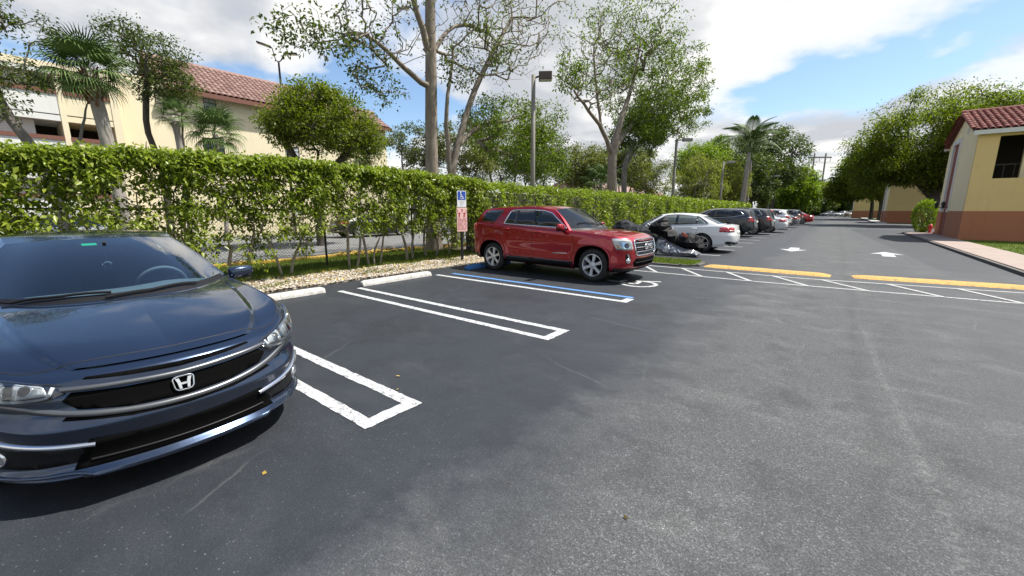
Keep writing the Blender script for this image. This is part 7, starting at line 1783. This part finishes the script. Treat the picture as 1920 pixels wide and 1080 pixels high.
# ---------------- gravel, grass, leaf litter
def stones(name, n, box, size, mat, zf, flat=.45):
    o8 = np.array([(1, 0, 0), (0, 1, 0), (-1, 0, 0), (0, -1, 0), (0, 0, 1), (0, 0, -1)], float); f8 = np.array([(0, 1, 4), (1, 2, 4), (2, 3, 4), (3, 0, 4), (1, 0, 5), (2, 1, 5), (3, 2, 5), (0, 3, 5)])
    c = np.stack([rng.uniform(box[0], box[1], n), rng.uniform(box[2], box[3], n)], 1); s = size * rng.uniform(.5, 1.5, n); a = rng.uniform(0, 6.28, n)
    V = o8[None] * (s[:, None, None] * rng.uniform(.6, 1.2, (n, 6, 1))) * np.array([1, .7, flat]); ca, sa = np.cos(a)[:, None], np.sin(a)[:, None]
    V = np.stack([V[..., 0] * ca - V[..., 1] * sa, V[..., 0] * sa + V[..., 1] * ca, V[..., 2] + V[..., 0] * rng.uniform(-.3, .3, (n, 1))], -1)
    V = V + np.stack([c[:, 0], c[:, 1], zf(c[:, 0], c[:, 1]) + s * flat * .3], 1)[:, None]
    F = (f8[None] + np.arange(n)[:, None, None] * 6).reshape(-1, 3); o = link_mesh(name, mesh_np(name, V.reshape(-1, 3), F), mat); return o
t = NT('gravel'); g_ = t.new('ShaderNodeNewGeometry'); t.set(Base_Color=t.ramp(g_.outputs['Random Per Island'], [(.0, (.14, .10, .06)), (.25, (.34, .27, .18)), (.55, (.52, .46, .38)), (.8, (.62, .60, .56)), (1.0, (.30, .24, .10))]), Roughness=.9); MAT['gravel'] = t.m
for nm, n, bx, sz, lab in (('gravel', 12000, (-9.75, -8.18, 1.5, 11.5), .030, 'pale gravel and mulch chips along the hedge foot'), ('gravel', 2600, (-8.5, -8.15, -2, 14), .022, None), ):
    o = stones(nm, n, bx, sz, MAT['gravel'], bed_z); tag(o, lab or 'loose gravel spilling along the asphalt edge', 'gravel', kind='stuff')
t = NT('litter'); g_ = t.new('ShaderNodeNewGeometry'); t.set(Base_Color=t.ramp(g_.outputs['Random Per Island'], [(.0, (.22, .13, .03)), (.35, (.44, .27, .05)), (.7, (.52, .38, .08)), (1.0, (.30, .29, .06))]), Roughness=.7); MAT['litter'] = t.m
def litter(n, box, zf, L, label):
    P = np.stack([rng.uniform(box[0], box[1], n), rng.uniform(box[2], box[3], n)], 1); P = np.concatenate([P, (zf(P[:, 0], P[:, 1]) + .02)[:, None]], 1); D = np.concatenate([rng.normal(size=(n, 2)), rng.normal(size=(n, 1)) * .25], 1)
    tag(link_mesh('leaf_litter', leaf_mesh('leaf_litter', P, D, L * rng.uniform(.6, 1.2, n), .55), MAT['litter']), label, 'leaf litter', kind='stuff')
litter(900, (-9.9, -8.3, 1.5, 13), bed_z, .075, 'yellow fallen leaves scattered on the gravel')
litter(1500, (-12.65, -12.0, 1.0, 13), lambda x, y: .17 * (np.sin(y * 1.9) + np.sin(y * .77 + 1) > .1) - .02, .12, 'yellow fallen leaves piled along the neighbouring kerb')
def grass(n, box, zf, h, mat, label, wd=.006, clump=0):
    x = rng.uniform(box[0], box[1], n); y = rng.uniform(box[2], box[3], n)
    if clump: k = np.sin(x * 3.1 + 1.3 * np.sin(y * 1.7)) * np.sin(y * 2.3 + x) + rng.normal(size=n) * .35 > clump; x, y = x[k], y[k]; n = len(x)
    P = np.stack([x, y, zf(x, y)], 1); a = rng.uniform(0, 6.28, n); W = np.stack([np.cos(a), np.sin(a), 0 * a], 1) * (wd * rng.uniform(.6, 1.4, n))[:, None]
    tip = P + np.stack([rng.normal(size=n) * .35, rng.normal(size=n) * .35, np.ones(n)], 1) * (h * rng.uniform(.5, 1.3, n))[:, None]
    V = np.stack([P - W, P + W, tip], 1).reshape(-1, 3); tag(link_mesh('grass', mesh_np('grass', V, np.arange(3 * n).reshape(-1, 3)), mat), label, 'grass', kind='stuff')
GR = leafmat('grass_blade', (.06, .105, .012), (.24, .28, .045), .4, .5)
grass(52000, (-12.4, -9.3, -1.5, 10.5), bed_z, .085, GR, 'green grass behind the hedge stems', .007)
grass(9000, (-9.6, -8.5, 1.5, 8.5), bed_z, .06, GR, 'thin grass tufts growing through the gravel', .006, .35)
grass(9000, (-8.2, -2.98, 11.76, 12.9), lambda x, y: np.full_like(x, .05), .06, GR, 'long dry grass on the small kerbed island', .009)
grass(26000, (4.96, 14, 15, 30.2), lambda x, y: np.full_like(x, .06), .06, GR, 'mown lawn beside the pink pavement', .012)
# single fallen leaves lying on the asphalt
for i, (x, y, L, lab) in enumerate(((-2.48, .77, .042, 'yellow fallen leaf on the dark asphalt in front of the sedan'), (-1.28, 1.58, .040, 'orange brown fallen leaf in the middle of the asphalt'), (-.64, 1.75, .035, 'tiny brown leaf right of the orange one'), (-3.02, 2.15, .045, 'green leaf fragment just past the first U-shaped line'), (-2.81, 1.97, .04, 'small leaf fragment touching the first U-shaped line end'))):
    o = link_mesh('fallen_leaf', leaf_mesh('fallen_leaf', np.array([[0, 0, 0.]]), np.array([[1, .3, .12]]), L, .6, .1, -.05), MAT['litter'], loc=(x, y, .008), rot=(0, 0, i * 1.3)); tag(o, lab, 'leaf', 'single leaves on the asphalt')
